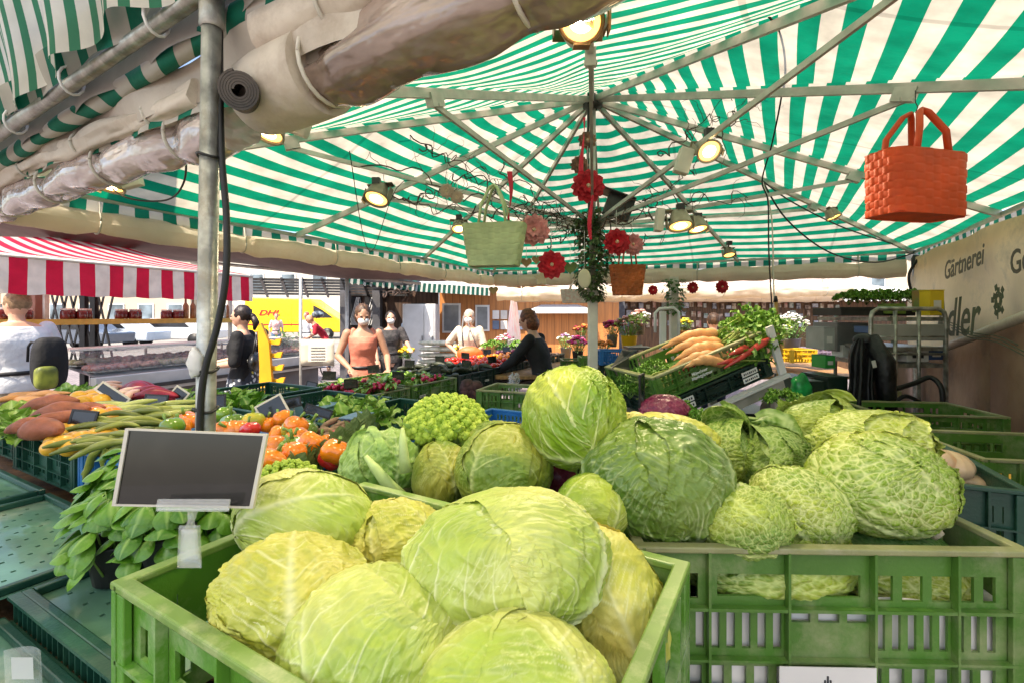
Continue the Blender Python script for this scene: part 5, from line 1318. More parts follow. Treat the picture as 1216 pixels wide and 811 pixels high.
        vs=[];fs=[]; n=60
        for r_,z in prof:
            for k in range(n):
                g_=6.283*k/n; rr=r_*(1+.06*math.sin(g_*9)*(1.05-z)); vs.append((rr*math.cos(g_), rr*.8*math.sin(g_), z))
        for j in range(len(prof)-1):
            for k in range(n): fs.append((j*n+k, j*n+(k+1)%n, (j+1)*n+(k+1)%n, (j+1)*n+k))
        t.add(vs,fs,True); t.build('skirt', bottom, root)
    elif kind == 'shorts':
        t = MB(); t.ell(T((0,0,.93)), (.17*f,.12*f,.12), 16, 12)
        for nm,q in (('R',-1),('L',1)):
            K,An = [Vector(p) for p in legs[nm]]; cap(t, [T((q*.088,.0,.90)), Vector((q*.085,0,.88)).lerp(K,.85)], [.100*f,.085*f])
        fin(t.build('shorts', bottom, root), vox, 4)
    for nm in 'RL':
        An = Vector(legs[nm][1]); t = MB()
        cap(t, [An+Vector((0,.035,-.045)), An+Vector((0,-.07,-.045)), An+Vector((0,-.16,-.055))], [.040,.042,.028]); t.build('shoe', m_dark if nm else m_dark, root)
    if hair:
        t = MB()
        hf = lambda d: 1+.05*math.sin(d.x*23+d.z*17)+.03*math.sin(d.y*31)
        t.ell(hc+hm@Vector((0,.020,.028)), (.084,.092,.098), 20, 14, hm, hf)
        if hairstyle == 'bun': t.ell(hc+hm@Vector((0,.115,.01)), (.042,.045,.045), 14, 10, hm, hf)
        if hairstyle == 'tail':
            t.ell(hc+hm@Vector((0,.105,-.005)), (.035,.04,.04), 12, 8, hm, hf); t.tube([hc+hm@Vector((0,.115,-.01)),hc+hm@Vector((0,.14,-.07)),hc+hm@Vector((.01,.12,-.15))],[.034,.036,.012],10)
        if hairstyle == 'bob': t.ell(hc+hm@Vector((0,.035,-.035)), (.088,.075,.095), 18, 12, hm, hf)
        t.build('hair', hair, root)
    for q in (-1,1):
        t = MB(); t.ell(hc+hm@Vector((q*.031,-.0865,.010)), (.013,.007,.006), 8, 6, hm); t.build('eye', m_dark, root)
    if mask:
        t = MB(); t.ell(hc+hm@Vector((0,-.052,-.045)), (.056,.062,.052), 16, 10, hm, lambda d: 1+.08*abs(d.x))
        mo = t.build('face_mask', m_white, root)
        t = MB()
        for q in (-1,1): t.tube([hc+hm@Vector((q*.05,-.06,-.035)), hc+hm@Vector((q*.08,.01,-.0))], .0025, 5)
        t.build('ear_loop', m_white, mo)
    return root
hair_br = M('brown hair', (.09,.045,.02), .5, var=.3, vs=40, bump=.5, bs=70, stretch=(1,1,.3))
hair_dk = M('dark hair', (.025,.015,.012), .45, var=.3, vs=40, bump=.5, bs=70)
hair_gr = M('grey hair', (.45,.42,.38), .6, var=.2, vs=40, bump=.5, bs=70)
hair_bl = M('sandy hair', (.34,.22,.12), .6, var=.2, vs=40, bump=.5, bs=70)
hair_au = M('auburn hair', (.18,.055,.02), .5, var=.3, vs=40, bump=.5, bs=70)
cl_white = M('white cotton', (.76,.77,.80), .8, var=.06, vs=6, bump=.7, bs=9)
cl_black = M('black cotton', (.012,.012,.014), .8, var=.3, bump=.6, bs=10)
cl_khaki = M('khaki cotton', (.28,.22,.15), .85, var=.12, vs=6, bump=.8, bs=11)
cl_pink = M('coral ribbed cotton', (.68,.22,.14), .8, var=.15, vs=8, bump=.5, bs=12)
cl_navy = M('navy denim', (.018,.03,.07), .8, var=.2, bump=.4, bs=12)
cl_grey = M('dark grey cotton', (.07,.06,.06), .8, var=.35, vs=25, c2=(.02,.02,.02), bump=.4, bs=12)
cl_red = M('red cotton', (.62,.02,.05), .7, var=.15, bump=.4, bs=10)
cl_jean = M('blue denim', (.12,.20,.34), .8, var=.15)
cl_olive = M('olive cotton', (.10,.10,.06), .8, var=.15)
cl_check = M('pale patterned cotton', (.62,.66,.72), .8, var=.3, vs=30, c2=(.2,.3,.4))
cl_beige = M('cream cotton', (.70,.60,.46), .8, var=.08, bump=.6, bs=10)
fl = bpy.data.materials.new('floral skirt cloth'); fl.use_nodes=True; N=fl.node_tree.nodes; L=fl.node_tree.links; b=N['Principled BSDF']; b.inputs['Roughness'].default_value=.8
tc=N.new('ShaderNodeTexCoord'); vo=N.new('ShaderNodeTexVoronoi'); vo.inputs['Scale'].default_value=19; L.new(tc.outputs['Object'],vo.inputs['Vector'])
cr=N.new('ShaderNodeValToRGB'); cr.color_ramp.elements[0].position=.30; cr.color_ramp.elements[1].position=.40; cr.color_ramp.elements[0].color=(.55,.58,.60,1); cr.color_ramp.elements[1].color=(.015,.02,.035,1); L.new(vo.outputs['Distance'],cr.inputs[0])
v2=N.new('ShaderNodeTexVoronoi'); v2.inputs['Scale'].default_value=9; L.new(tc.outputs['Object'],v2.inputs['Vector']); c2_=N.new('ShaderNodeValToRGB'); c2_.color_ramp.elements[0].position=.16; c2_.color_ramp.elements[1].position=.2; c2_.color_ramp.elements[0].color=(1,1,1,1); c2_.color_ramp.elements[1].color=(0,0,0,1); L.new(v2.outputs['Distance'],c2_.inputs[0])
mx=N.new('ShaderNodeMixRGB'); mx.inputs[2].default_value=(.62,.50,.06,1); L.new(c2_.outputs[0],mx.inputs[0]); L.new(cr.outputs[0],mx.inputs[1]); L.new(mx.outputs[0],b.inputs['Base Color'])

pm = person('man in white t-shirt and khaki trousers seen from behind at the left edge', (20-608)/F0*4.3, 4.3, 1.82, -112, arms={'L':((.30,.0,1.14),(.20,-.18,1.02)),'R':((-.30,-.02,1.14),(-.22,-.2,1.0))}, top=cl_white, sleeve=.45, bottom=cl_khaki, hair=hair_bl, female=False, head=(6,0,20), fat=1.25, vox=.010)
bp_ = thing('backpack', 'black and lime backpack hanging behind the man in the white t-shirt', 'backpack', (-4.06,4.14,1.20), R(-112))
m=MB(); m.ell((0,.0,0),(.12,.08,.24),28,20,fn=lambda d:1/((abs(d.x)**3.5+abs(d.y)**3.5+abs(d.z)**3.5)**(1/3.5))*(1-.12*max(0,d.z))); m.build('bag_body', cl_black, bp_)
m=MB(); m.ell((.05,.06,-.13),(.075,.045,.10),24,16,fn=lambda d:1/((abs(d.x)**4+abs(d.y)**4+abs(d.z)**4)**.25)); m.build('front_pocket', M('lime nylon',(.30,.33,.04),.5,var=.3,vs=9,c2=(.1,.12,.02)), bp_)
for q in (-1,1):
    m=MB(); m.tube([(q*.07,-.05,.16),(q*.08,-.10,.17),(q*.08,-.15,.13),(q*.08,-.16,.0)],.010,8); m.build('strap', cl_black, bp_)
person('woman in a black top and floral skirt turned to the meat counter', (288-608)/F0*5.0, 5.0, 1.70, -80, arms={'R':((-.21,-.06,1.14),(-.16,-.30,1.10)),'L':((.22,.0,1.12),(.14,-.26,1.08))}, top=cl_black, sleeve=.48, bottom=fl, kind='skirt', hair=hair_dk, hairstyle='tail', head=(4,0,0), vox=.010)
hb = thing('handbag', 'black leather handbag under the arm of the woman in black', 'handbag', at(303,428,4.85), R(-70))
m=MB(); m.ell((0,0,0),(.19,.06,.11),20,12,fn=lambda d:1-.15*max(0,d.z)); m.build('bag_body', M('black leather',(.015,.015,.015),.3,var=.2,bump=.3), hb)
m=MB(); m.tube([(-.13,0,.08),(-.06,.02,.26),(.06,.02,.26),(.13,0,.08)],.009,8); m.build('handle', m_black, hb)
m=MB(); m.lathe([(.001,0),(.018,0),(.018,.004),(.001,.004)],14,m=Matrix.Rotation(R(90),3,'X'),c=(0.02,-.062,.0)); m.build('clasp', m_galv, hb)
person('woman in a coral tank top with a white mask, looking down at the radishes', (431-608)/F0*5.3, 5.3, 1.72, 18, arms={'R':((-.26,-.0,1.14),(-.13,-.2,1.02)),'L':((.26,-.0,1.13),(.26,-.22,1.0))}, top=cl_pink, sleeve=0, bottom=cl_navy, hair=hair_br, hairstyle='bob', mask=True, skin=m_skin2, head=(20,0,8), vox=.010, fat=.92)
person('masked woman in a dark grey t-shirt behind the coral one', (464-608)/F0*7.6, 7.6, 1.67, 12, arms={'R':((-.25,.0,1.14),(-.2,-.12,.92)),'L':((.25,-.05,1.2),(.30,-.25,1.12))}, top=cl_grey, bottom=cl_black, hair=hair_dk, hairstyle='bun', mask=True, head=(0,0,5))
person('masked man in a pale patterned shirt far back beside the white door', (487-608)/F0*11, 11, 1.70, 60, top=cl_check, bottom=cl_navy, hair=hair_dk, mask=True, female=False, vox=.016)
person('masked woman in a cream blouse with hand on hip and orange shoulder bag', (557-608)/F0*7.4, 7.4, 1.69, -5, arms={'R':((-.36,.06,1.16),(-.19,-.03,1.02)),'L':((.24,-.02,1.13),(.14,-.2,1.05))}, top=cl_beige, sleeve=.42, bottom=cl_beige, hair=hair_gr, hairstyle='bob', mask=True, fat=1.1)
ob = thing('shoulder_bag', 'orange shoulder bag on the woman in the cream blouse', 'handbag', at(558,419,7.1), 0)
m=MB(); m.ell((0,0,0),(.20,.07,.15),18,12,fn=lambda d:1-.35*max(0,d.z)); m.build('bag_body', M('orange nylon',(.85,.12,.02),.5,var=.1,bump=.4,bs=12), ob)
m=MB(); m.tube([(-.10,0,.10),(-.12,.0,.35),(-.10,.08,.55)],.013,6); m.tube([(.12,0,.06),(.02,.0,.3),(-.06,.05,.55)],.008,6); m.build('strap', M('grey webbing',(.18,.18,.18),.7), ob)
person('seller in black with auburn hair bending over the dark tomato crates', (648-608)/F0*4.9, 4.9, 1.68, -112, arms={'R':((-.16,-.33,1.16),(-.10,-.56,1.02)),'L':((.20,-.30,1.15),(.16,-.52,1.0))}, lean=.28, top=cl_black, sleeve=.9, bottom=cl_black, hair=hair_au, hairstyle='bob', head=(22,0,0), vox=.010, neck=.0)
cyc = person('man in a red shirt and shorts with a bicycle helmet bending over his handlebars', (390-608)/F0*12, 12.0, 1.74, -70, arms={'R':((-.22,-.30,1.12),(-.2,-.52,1.0)),'L':((.22,-.30,1.12),(.2,-.52,1.0))}, lean=.62, top=cl_red, bottom=cl_olive, kind='shorts', female=False, hair=None, head=(15,0,0), vox=.014)
hl = thing('bicycle_helmet', 'grey and white cycling helmet on the man in red', 'helmet', (0,0,0))
hc_ = Vector(((377-608)/F0*11.9, 11.9, CZ+.02)); hl.location = at(377,374,11.85)
m=MB(); m.ell((0,0,0),(.15,.11,.09),18,12,fn=lambda d:1+.05*math.sin(d.y*26)); m.build('shell', M('pale blue grey shell',(.3,.38,.45),.3,var=.4,vs=12,c2=(.05,.05,.06)), hl)
m=MB(); m.tube([(.02,-.1,-.02),(0,-.07,-.14),(0,.07,-.14),(.02,.1,-.02)],.006,6); m.build('chin_strap', m_dark, hl)
person('woman in a striped shirt and jeans standing by the yellow van', (328-608)/F0*19, 19, 1.68, 30, top=M('pale striped cotton',(.7,.66,.62),.8,var=.3,vs=25,c2=(.5,.2,.2)), bottom=cl_jean, hair=hair_bl, vox=.02)
person('person in white just behind the cyclist in the street', (364-608)/F0*16, 16, 1.72, -20, top=cl_white, bottom=cl_jean, hair=M('red cap cloth',(.6,.1,.08),.7), female=False, vox=.02)
person('man seen from behind beyond the carrots, in a pale yellow shirt', (847-608)/F0*6.4, 6.4, 1.63, 175, top=M('pale yellow cotton',(.75,.62,.35),.8,var=.1), bottom=cl_navy, hair=hair_br, female=False, skin=m_skin, vox=.012)
# bicycle
bi = thing('bicycle', 'dark bicycle held by the man in the red shirt', 'bicycle', (-5.0,11.9,0), R(168))
def wheel(x):
    m=MB(); m.tube([(x+.34*math.cos(g_),0,.34+.34*math.sin(g_)) for g_ in np.linspace(0,6.283,33)],.018,8,caps=False); w_=m.build('tyre', m_black, bi)
    m=MB()
    for k in range(14): m.tube([(x,0,.34),(x+.33*math.cos(k*.449),0,.34+.33*math.sin(k*.449))],.003,4)
    m.tube([(x,-.04,.34),(x,.04,.34)],.02,8); m.build('spokes', m_galv, w_)
wheel(-.52); wheel(.52)
fm = M('dark blue frame paint',(.03,.05,.10),.3,.3)
m=MB()
for a_,b2 in (((-.52,0,.34),(-.18,0,.82)),((-.52,0,.34),(-.05,0,.30)),((-.05,0,.30),(-.2,0,.90)),((-.05,0,.30),(.36,0,.80)),((-.18,0,.82),(.36,0,.86)),((.36,0,.95),(.52,0,.34))): m.tube([a_,b2],.017,8)
m.build('frame', fm, bi)
m=MB(); m.tube([(.30,-.28,1.02),(.36,-.1,1.0),(.36,.1,1.0),(.30,.28,1.02)],.013,8); m.build('handlebar', m_dark, bi)
m=MB(); m.ell((-.21,0,.95),(.13,.07,.03),12,8); m.build('saddle', m_black, bi)
m=MB(); m.box((.62,0,.85),(.28,.3,.2)); m.build('basket', m_metal_dk, bi, bevel=.01)

# ============================================================ middle row of crates
RM = ROT+math.pi/2
def R2(a, b_, z): return Vector((-1.08,3.14,0)) + E2*a - E1*b_ + Vector((0,0,z))
table('long table under the middle row of crates', [tuple(R2(-.3,-.05,0).xy),tuple(R2(3.9,-.05,0).xy),tuple(R2(3.9,1.3,0).xy),tuple(R2(-.3,1.3,0).xy)], .87)
names2 = ['olive crate of radishes nearest in the middle row','olive crate after the radish crate, with greens','dark crate of tomatoes in the middle row','dark crate of mixed peppers in the middle row','dark crate of plums near the seller','dark crate right in front of the seller']
for k in range(6):
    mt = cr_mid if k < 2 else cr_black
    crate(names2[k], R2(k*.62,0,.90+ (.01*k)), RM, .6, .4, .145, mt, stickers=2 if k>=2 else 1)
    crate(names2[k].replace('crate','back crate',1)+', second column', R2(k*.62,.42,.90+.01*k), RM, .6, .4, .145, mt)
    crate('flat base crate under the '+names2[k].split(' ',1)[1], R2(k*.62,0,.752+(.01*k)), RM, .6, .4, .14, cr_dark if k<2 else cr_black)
crate('low olive crate to the left of the radish crate', R2(-.05,.86,.90), RM, .4, .3, .12, cr_mid)
crate('empty olive crate standing between romanesco and the top green cabbage', at(565,492,2.45)+Vector((0,0,-.02)), R(-20), .34, .28, .15, cr_mid)
# crate contents
g = random.Random(23)
def bunch_of(label, group, loc, n, r, mat, spread, seed, name, cat, leafmat=None):
    gg = random.Random(seed); root = thing(name, label, cat, loc, gg.uniform(0,6), group)
    for k in range(n):
        m=MB(); c=(gg.uniform(-1,1)*spread, gg.uniform(-1,1)*spread, gg.uniform(-.3,.7)*spread)
        m.ell(c, r*gg.uniform(.85,1.15), 10, 7); m.tube([(c[0],c[1],c[2]-r*.8),(c[0]+.006,c[1],c[2]-r*2)],[r*.15,.0006],5); m.build('root', mat, root)
    if leafmat:
        lm=MB();V=[];T=[]
        for k in range(9): leaf(lm,V,T, base=(.0,.0,.0), d=(gg.uniform(.4,1),gg.uniform(-.6,.6),gg.uniform(.1,.6)), up=(0,0,1), L=gg.uniform(.10,.16), Wd=.045, droop=.7, cup=.2, nu=7, nv=4, rip=.15, rng=gg)
        lm.att={'vein':V,'tone':T}; lm.build('leaves', leafmat, root)
    return root
rb0 = bunch_of('bunch of red radishes in the nearest crate of the middle row','radish bunches in the middle row', R2(.1,.1,1.05), 9, .017, m_rad, .045, 1, 'radish_bunch','radishes', lett)
for k in range(15):
    a_ = .05+.5*((k*.37)%1); b2 = .06+.28*((k*.61)%1)
    dup(rb0, R2(a_,b2,1.05+.02*(k%3)), (g.uniform(-.3,.3),g.uniform(-.3,.3),g.uniform(0,6)))
for k in range(4): dup(rb0, R2(.95+.1*(k%2),.12+.1*(k//2),1.06), (0,0,g.uniform(0,6)), label='bunch of red radishes in the second crate of the middle row')
for k in range(14):
    lettuce('green leafy bunch in the middle row of crates', R2(.35+g.uniform(0,.75), .05+g.uniform(0,.65), 1.02), 500+k, .09, parsley if k%3 else lett, group='leafy bunches in the middle row', flat=.8, n=10)
m_dkveg = M('dark olive skin',(.07,.08,.04),.5,var=.3,vs=12); m_tom = M('tomato skin',(.70,.03,.012),.2,var=.1,coat=.5); m_plum=M('plum skin',(.12,.02,.06),.35,var=.3); m_brown=M('brown mushroom skin',(.22,.12,.07),.6,var=.3)
for k in range(150):
    a_ = 1.25+ (k*.6180339%1)*2.4; b2 = .05+ (k*.7548%1)*.72; sec = a_
    if sec < 1.85: mt,nm,lb,ct = m_dkveg,'courgette','dark courgette in the middle row of crates','courgette'
    elif sec < 2.5: mt,nm,lb,ct = m_tom,'tomato','red tomato in the middle row of crates','tomato'
    elif sec < 3.1: mt,nm,lb,ct = (m_pep if k%2 else m_yel),'small_pepper','orange or yellow pepper in the far crates of the middle row','pepper'
    else: mt,nm,lb,ct = (m_plum if k%2 else m_brown),'plum','dark plum in the crate in front of the seller','plum'
    key = nm+str(mt.name)
    put(key, (lambda: tapered(.17,.022,.01,3,.5)) if nm=='courgette' else (lambda: lobed(.036,.032,5,.05,3,.1,16)), mt, nm, ct, nm+'s in the middle row', lb, R2(a_,b2,1.045+.03*(k%2)+.01*a_), (g.uniform(-.3,.3),g.uniform(-.3,.3),g.uniform(0,6)), g.uniform(.85,1.1))
for k in range(16):
    board('small black price board standing in the middle row of crates', *(lambda p: (608+p.x/p.y*F0, HOR-(p.z-CZ)/p.y*F0, p.y))(R2(.1+k*.235, .10+.5*(k%2), 1.13+.01*k*.2)), 14*3.4/(3.2+k*.15), 9*3.4/(3.2+k*.15), g.uniform(-.15,.15), .6, frame=m_dark, group='price boards in the middle row', stand=False)
for k,(px,py) in enumerate([(555,438),(600,428)]): pass
m_bread = 0
# potatoes sack + bag under the row
for k in range(12):
    put('bt%d'%(k%2), lambda k=k: lobed(.05,.045,7,.15,k,.2,16), M('dark beet skin',(.10,.04,.035),.7,var=.3,vs=20), 'beetroot','beetroot','beetroots under the middle row','dark beetroot under the middle row of crates', at(560+g.uniform(-10,18),462+g.uniform(-6,6),3.3), (0,0,k), 1)
b_=MB(); b_.ell((0,0,0),(.06,.05,.13),14,12,fn=lambda d:1+.2*math.sin(d.x*9+d.z*11)); b_=b_.build('carrier_bag', m_clear); b_.location=at(610,460,4.2); tag(b_,'crumpled clear plastic bag hanging below the dark crates','bag')

# ============================================================ carrot display
cs = Vector(at(796,500,1.72)); tiltc = -R(19); yawc = R(14)
qrot = Euler((0,tiltc,yawc),'XYZ')
def CS(x,y,z): return cs + qrot.to_matrix()@Vector((x,y,z))
crate('black green crate under the carrot crate, with white barcode labels', CS(-.02,0,.0), yawc, .50, .40, .072, cr_black, tilty=tiltc, stickers=4)
cc = crate('tilted olive green crate heaped with big carrots and parsley', CS(-.02,0,.076), yawc, .50, .40, .10, cr_mid, tilty=tiltc)
tm = Matrix.Translation(CS(.13,-.0145,.128)) @ qrot.to_matrix().to_4x4() @ Matrix.Rotation(R(90),4,'X')
text_obj('Münchner', .017, m_label, tm, cc, 'lettering', .0006)
text_obj('Marktgärtner', .017, m_label, Matrix.Translation(CS(.125,-.0145,.112)) @ qrot.to_matrix().to_4x4() @ Matrix.Rotation(R(90),4,'X'), cc, 'lettering', .0006)
st = thing('steel_display_stand', 'grey steel stand carrying the tilted carrot crates', 'stand', (CS(.2,.2,0).x,CS(.2,.2,0).y,0))
m=MB(); m.beam(CS(-.08,-.02,-.012),CS(.52,-.02,-.012),.03,.012); m.build('front_rail', m_label, st, world=True)
for y_ in (.0,.38):
    m=MB(); m.beam(CS(-.08,y_,-.045),CS(.50,y_,-.045),.03,.035); m.build('rail', m_alu, st, world=True)
    for x_ in (0,.47):
        p_=CS(x_,y_,-.06); m=MB(); m.beam((p_.x,p_.y,.0),(p_.x,p_.y,p_.z),.03,.03); m.build('leg', m_alu, st, world=True)
m=MB(); m.beam(CS(.5,-.02,.0),CS(.5,-.02,.19),.012,.03); m.build('end_stop', m_label, st, world=True)
sc_ = thing('grey_scoop', 'grey metal chute standing left of the carrots', 'chute', at(733,440,2.1))
m=MB(); m.add([at(725,436,2.0),at(757,418,2.15),at(757,436,2.15),at(735,450,2.0),at(740,412,2.3),at(763,408,2.4),at(763,428,2.4),at(744,440,2.3)], [(0,1,2,3),(4,7,6,5),(0,4,5,1),(1,5,6,2),(2,6,7,3),(3,7,4,0)]); m.build('chute_body', m_metal_dk, sc_, world=True, fixn=True, bevel=.004)
m=MB(); m.beam(at(742,440,2.1),at(742,500,2.1),.03,.03); m.build('post', m_alu, sc_, world=True)
m=MB(); m.box(at(757,413,2.2),(.11,.1,.012)); m.build('top_plate', m_metal_dk, sc_, world=True)
# the big carrots
def bigcarrot(k, a, b_, r_, label):
    a=Vector(a); b_=Vector(b_); n=22; pts=[];rr=[]
    for i in range(n+1):
        u=i/n; p=a.lerp(b_,u); p.z += .022*math.sin(3.14*u)+ .002*math.sin(u*30); pts.append(p); rr.append(r_*(min(1,(u*1.9+.03))**.8)*(1-.25*max(0,u-.8)*2)*(1+.025*math.sin(u*37+k)))
    rr[-1]=r_*.5
    root=thing('carrot',label,'carrot',a,group='big carrots with green tops')
    MB().tube(pts,rr,16).build('root', m_carrot, root, world=True)
    st=MB(); gg=random.Random(k)
    for j in range(14):
        d=(b_-a).normalized(); e=b_+d*gg.uniform(.09,.16)+Vector((gg.uniform(-.03,.03),gg.uniform(-.04,.04),gg.uniform(-.02,.06))); st.tube([b_+Vector((gg.uniform(-1,1)*.006,0,gg.uniform(-1,1)*.006)), b_.lerp(e,.5)+Vector((0,0,.008)), e],[.0035,.003,.002],5)
    st.build('leaf_stalks', M('pale green stalk',(.42,.50,.10),.5,var=.2,vs=20), root, world=True)
    lm=MB();V=[];T=[]
    for j in range(40):
        d=(b_-a).normalized(); e=b_+d*gg.uniform(.10,.22)+Vector((gg.uniform(-.05,.05),gg.uniform(-.05,.05),gg.uniform(-.02,.09)))
        leaf(lm,V,T,base=e,d=(gg.uniform(-1,1),gg.uniform(-1,1),gg.uniform(-.5,1)),up=(0,0,1),L=.035,Wd=.022,droop=.5,cup=.3,nu=4,nv=4,rip=.5,rng=gg,vk=2)
    lm.att={'vein':V,'tone':T}; lm.build('leaf_tops', parsley, root, world=True)
for k,(x0,y0,x1,y1,d_,lb) in enumerate([(784,415,851,397,1.95,'topmost big pale orange carrot of the heap'),(790,421,855,408,1.88,'second big carrot from the top of the heap'),(800,428,858,414,1.82,'third big carrot from the top of the heap'),(793,440,862,424,1.76,'longest big carrot in the middle of the heap'),(812,437,858,432,1.72,'lowest big carrot partly covered by red stalks')]):
    bigcarrot(k, at(x0,y0,d_), at(x1,y1,d_+.05), .0235 if k<4 else .019, lb)
g=random.Random(31)
for k in range(22):
    x0=g.uniform(785,835); y0=462-(x0-785)*.36+g.uniform(-10,2); L_=g.uniform(35,62)
    a_=at(x0,y0-5,1.78+g.uniform(-.02,.1)); b2=at(x0+L_,y0-5-L_*.36+g.uniform(-6,3),1.84+g.uniform(-.02,.08))
    m=MB(); m.tube([a_,a_.lerp(b2,.5)+Vector((0,0,.008)),b2],[.003,.0065,.008] if k%2 else [.003,.005,.004],8); o=m.build('chard_stalk', m_red_s if k%3 else m_stalk, None, loc=a_); tag(o,'long red or green chard stalk lying across the front of the carrot crate','chard stalk','chard stalks in the carrot crate')
for k,(x0,y0,x1,y1,lb) in enumerate([(860,437,914,402,'longest bright red root sticking up at the right end of the carrot crate'),(866,421,888,412,'short bright red root beside the longest one'),(852,432,884,424,'thick red root under the carrots')]):
    a_=at(x0,y0,1.74); b2=at(x1,y1,1.80); m=MB(); m.tube([a_,a_.lerp(b2,.4),a_.lerp(b2,.85),b2],[.003,.010,.014,.006],12); o=m.build('red_root', M('red root skin bright',(.72,.07,.05),.3,var=.2,vs=14,coat=.3), None, loc=a_); tag(o,lb,'red root')
def herbclump(label, px, py, d, seed, s=.07, n=120, mat=None, name='parsley_bunch', cat='parsley', group=None):
    gg=random.Random(seed); lm=MB();V=[];T=[]
    for j in range(n):
        a_=gg.uniform(0,6.28); q=gg.random()**.5; p=Vector((math.cos(a_)*q*s*1.3, math.sin(a_)*q*s, (1-q*q)*s*.8*gg.uniform(.6,1.1)))
        leaf(lm,V,T,base=p,d=(math.cos(a_)+gg.uniform(-.5,.5),math.sin(a_)+gg.uniform(-.5,.5),gg.uniform(-.2,1)),up=(0,0,1),L=s*.42,Wd=s*.30,droop=.5,cup=.3,nu=4,nv=4,rip=.6,rng=gg,vk=2)
    st=MB()
    for j in range(10): 
        a_=gg.uniform(0,6.28); st.tube([(0,0,-s*.6),(math.cos(a_)*s*.8,math.sin(a_)*s*.6,s*.3)],.0018,4)
    r=thing(name,label,cat,at(px,py,d),group=group); lm.att={'vein':V,'tone':T}; lm.build('leaves', mat or parsley, r); st.build('stems', m_stalk, r)
    return r
for k,(px,py,d_,s_) in enumerate([(752,452,1.95,.045),(765,447,2.0,.045),(748,466,1.85,.04),(766,462,1.85,.045),(778,436,2.05,.04),(780,452,1.9,.04)]):
    herbclump('bunch of parsley at the low left end of the carrot crate', px, py, d_, 600+k, s_, 100, group='parsley bunches at the carrot crate')
g=random.Random(33)
for k in range(34):
    x0=g.uniform(752,800); y0=470-(x0-752)*.25+g.uniform(-16,6); L_=g.uniform(25,50); a_=at(x0,y0,1.80+g.uniform(-.05,.1)); b2=at(x0+L_,y0-L_*.2+g.uniform(-10,8),1.84)
    m=MB(); m.tube([a_,a_.lerp(b2,.5)+Vector((0,0,.01)),b2],[.002,.003,.0022],6); o=m.build('celery_stalk', M('pale green stalk',(.42,.50,.10),.5,var=.2,vs=20), None, loc=a_); tag(o,'thin pale green herb stalk at the low left end of the carrot crate','herb stalk','herb stalks at the carrot crate')
for k,(px,py,d_,s_) in enumerate([(880,402,2.0,.07),(895,395,2.05,.07),(905,385,2.1,.06),(875,388,2.05,.05)]):
    herbclump('leafy carrot tops at the high right end of the carrot crate', px, py, d_, 640+k, s_, group='carrot tops right of the carrots')
for k,(px,py,d_) in enumerate([(800,486,1.45),(835,500,1.35),(930,470,1.7)]):
    herbclump(['curly parsley in front of the barcode labels','frilly kale behind the dark green cabbage','herbs right of the steel stand'][k], px, py+6, d_, 660+k, .05)
# red cable-tied gadget and roll beside the stand
r_=thing('paper_roll','roll of white tape hanging right of the steel stand','roll',at(924,488,1.9)); m=MB(); m.lathe([(.03,-.03),(.058,-.03),(.058,.03),(.03,.03),(.03,-.03)],24,m=Matrix.Rotation(R(90),3,'X')); m.build('tape', M('greyed tape',(.35,.33,.28),.6), r_)
# ============================================================ butcher stall with the red and white awning
bs = thing('butcher_stall', 'market stall with red and white striped awning and a shelf of jars', 'market stall', (-4.6,4.5,0))
P0 = at(-40,299,3.85); P1 = at(300,329,6.5); dA = (P1-P0).normalized(); nA = Vector((dA.y,-dA.x,0)).normalized()
LA = (P1-P0).length
m=MB(); uv=[]; vs=[]; n=110
for j in range(5):
    for i in range(n+1):
        t=i/n; x=t*LA; p=P0.lerp(P1,t)+nA*(.012*math.sin(x*7+j*.6)*j/4); p.z -= .33*j/4 + (.012*abs(math.sin(x*12.1)) if j==4 else 0); vs.append(p); uv.append((x,j*.08))
m.add(vs,[(j*(n+1)+i,j*(n+1)+i+1,(j+1)*(n+1)+i+1,(j+1)*(n+1)+i) for j in range(4) for i in range(n)],True); m.uv=uv
m.build('awning_valance', m_redaw, bs, world=True)
B0=at(-60,283,5.6); B1=at(116,284,7.9)
m=MB(); m.grid(lambda u,v: P0.lerp(P1,u).lerp(B0.lerp(B1,u),v)+Vector((0,0,.02-.06*math.sin(3.14*v)+.0)), 40, 10); m.uv=[(i/40*LA,0) for j in range(11) for i in range(41)]
m.build('awning_roof', m_redroof, bs, world=True)
m=MB(); m.tube([P0+Vector((0,0,.0)),P1],.014,8); m.build('awning_bar', m_white_alu, bs, world=True)
Q0=at(60,420,4.25); Q1=at(310,410,6.35); dQ=(Q1-Q0); dQ.z=0; LQ=dQ.length; dQ.normalize(); nQ=Vector((dQ.y,-dQ.x,0))
def BQ(x,o,z): return Vector((Q0.x,Q0.y,0))+dQ*x-nQ*o+Vector((0,0,z))
ct = thing('meat_counter', 'long glass fronted refrigerated meat counter under the red awning', 'counter', BQ(0,0,0))
Rq = Matrix((dQ, -nQ, Vector((0,0,1)))).transposed().to_4x4(); Rq.translation = BQ(0,0,0)
def cbox(parent, name, mat, x0,x1,y0,y1,z0,z1, bevel=0):
    m=MB(); m.bx(x0,x1,y0,y1,z0,z1); m.xf(Rq); return m.build(name, mat, parent, world=True, bevel=bevel)
cbox(ct,'base', M('grey counter base',(.20,.19,.19),.6,var=.2,vs=4),   .35,3.4,.10,.85,.02,.80)
cbox(ct,'front_panel', M('brushed counter panel',(.62,.62,.60),.35,.2,var=.08),  .35,3.4,.0,.098,.80,1.0,.01)
cbox(ct,'bumper_rail', m_metal_dk,  .35,3.4,-.03,-.003,.84,.88)
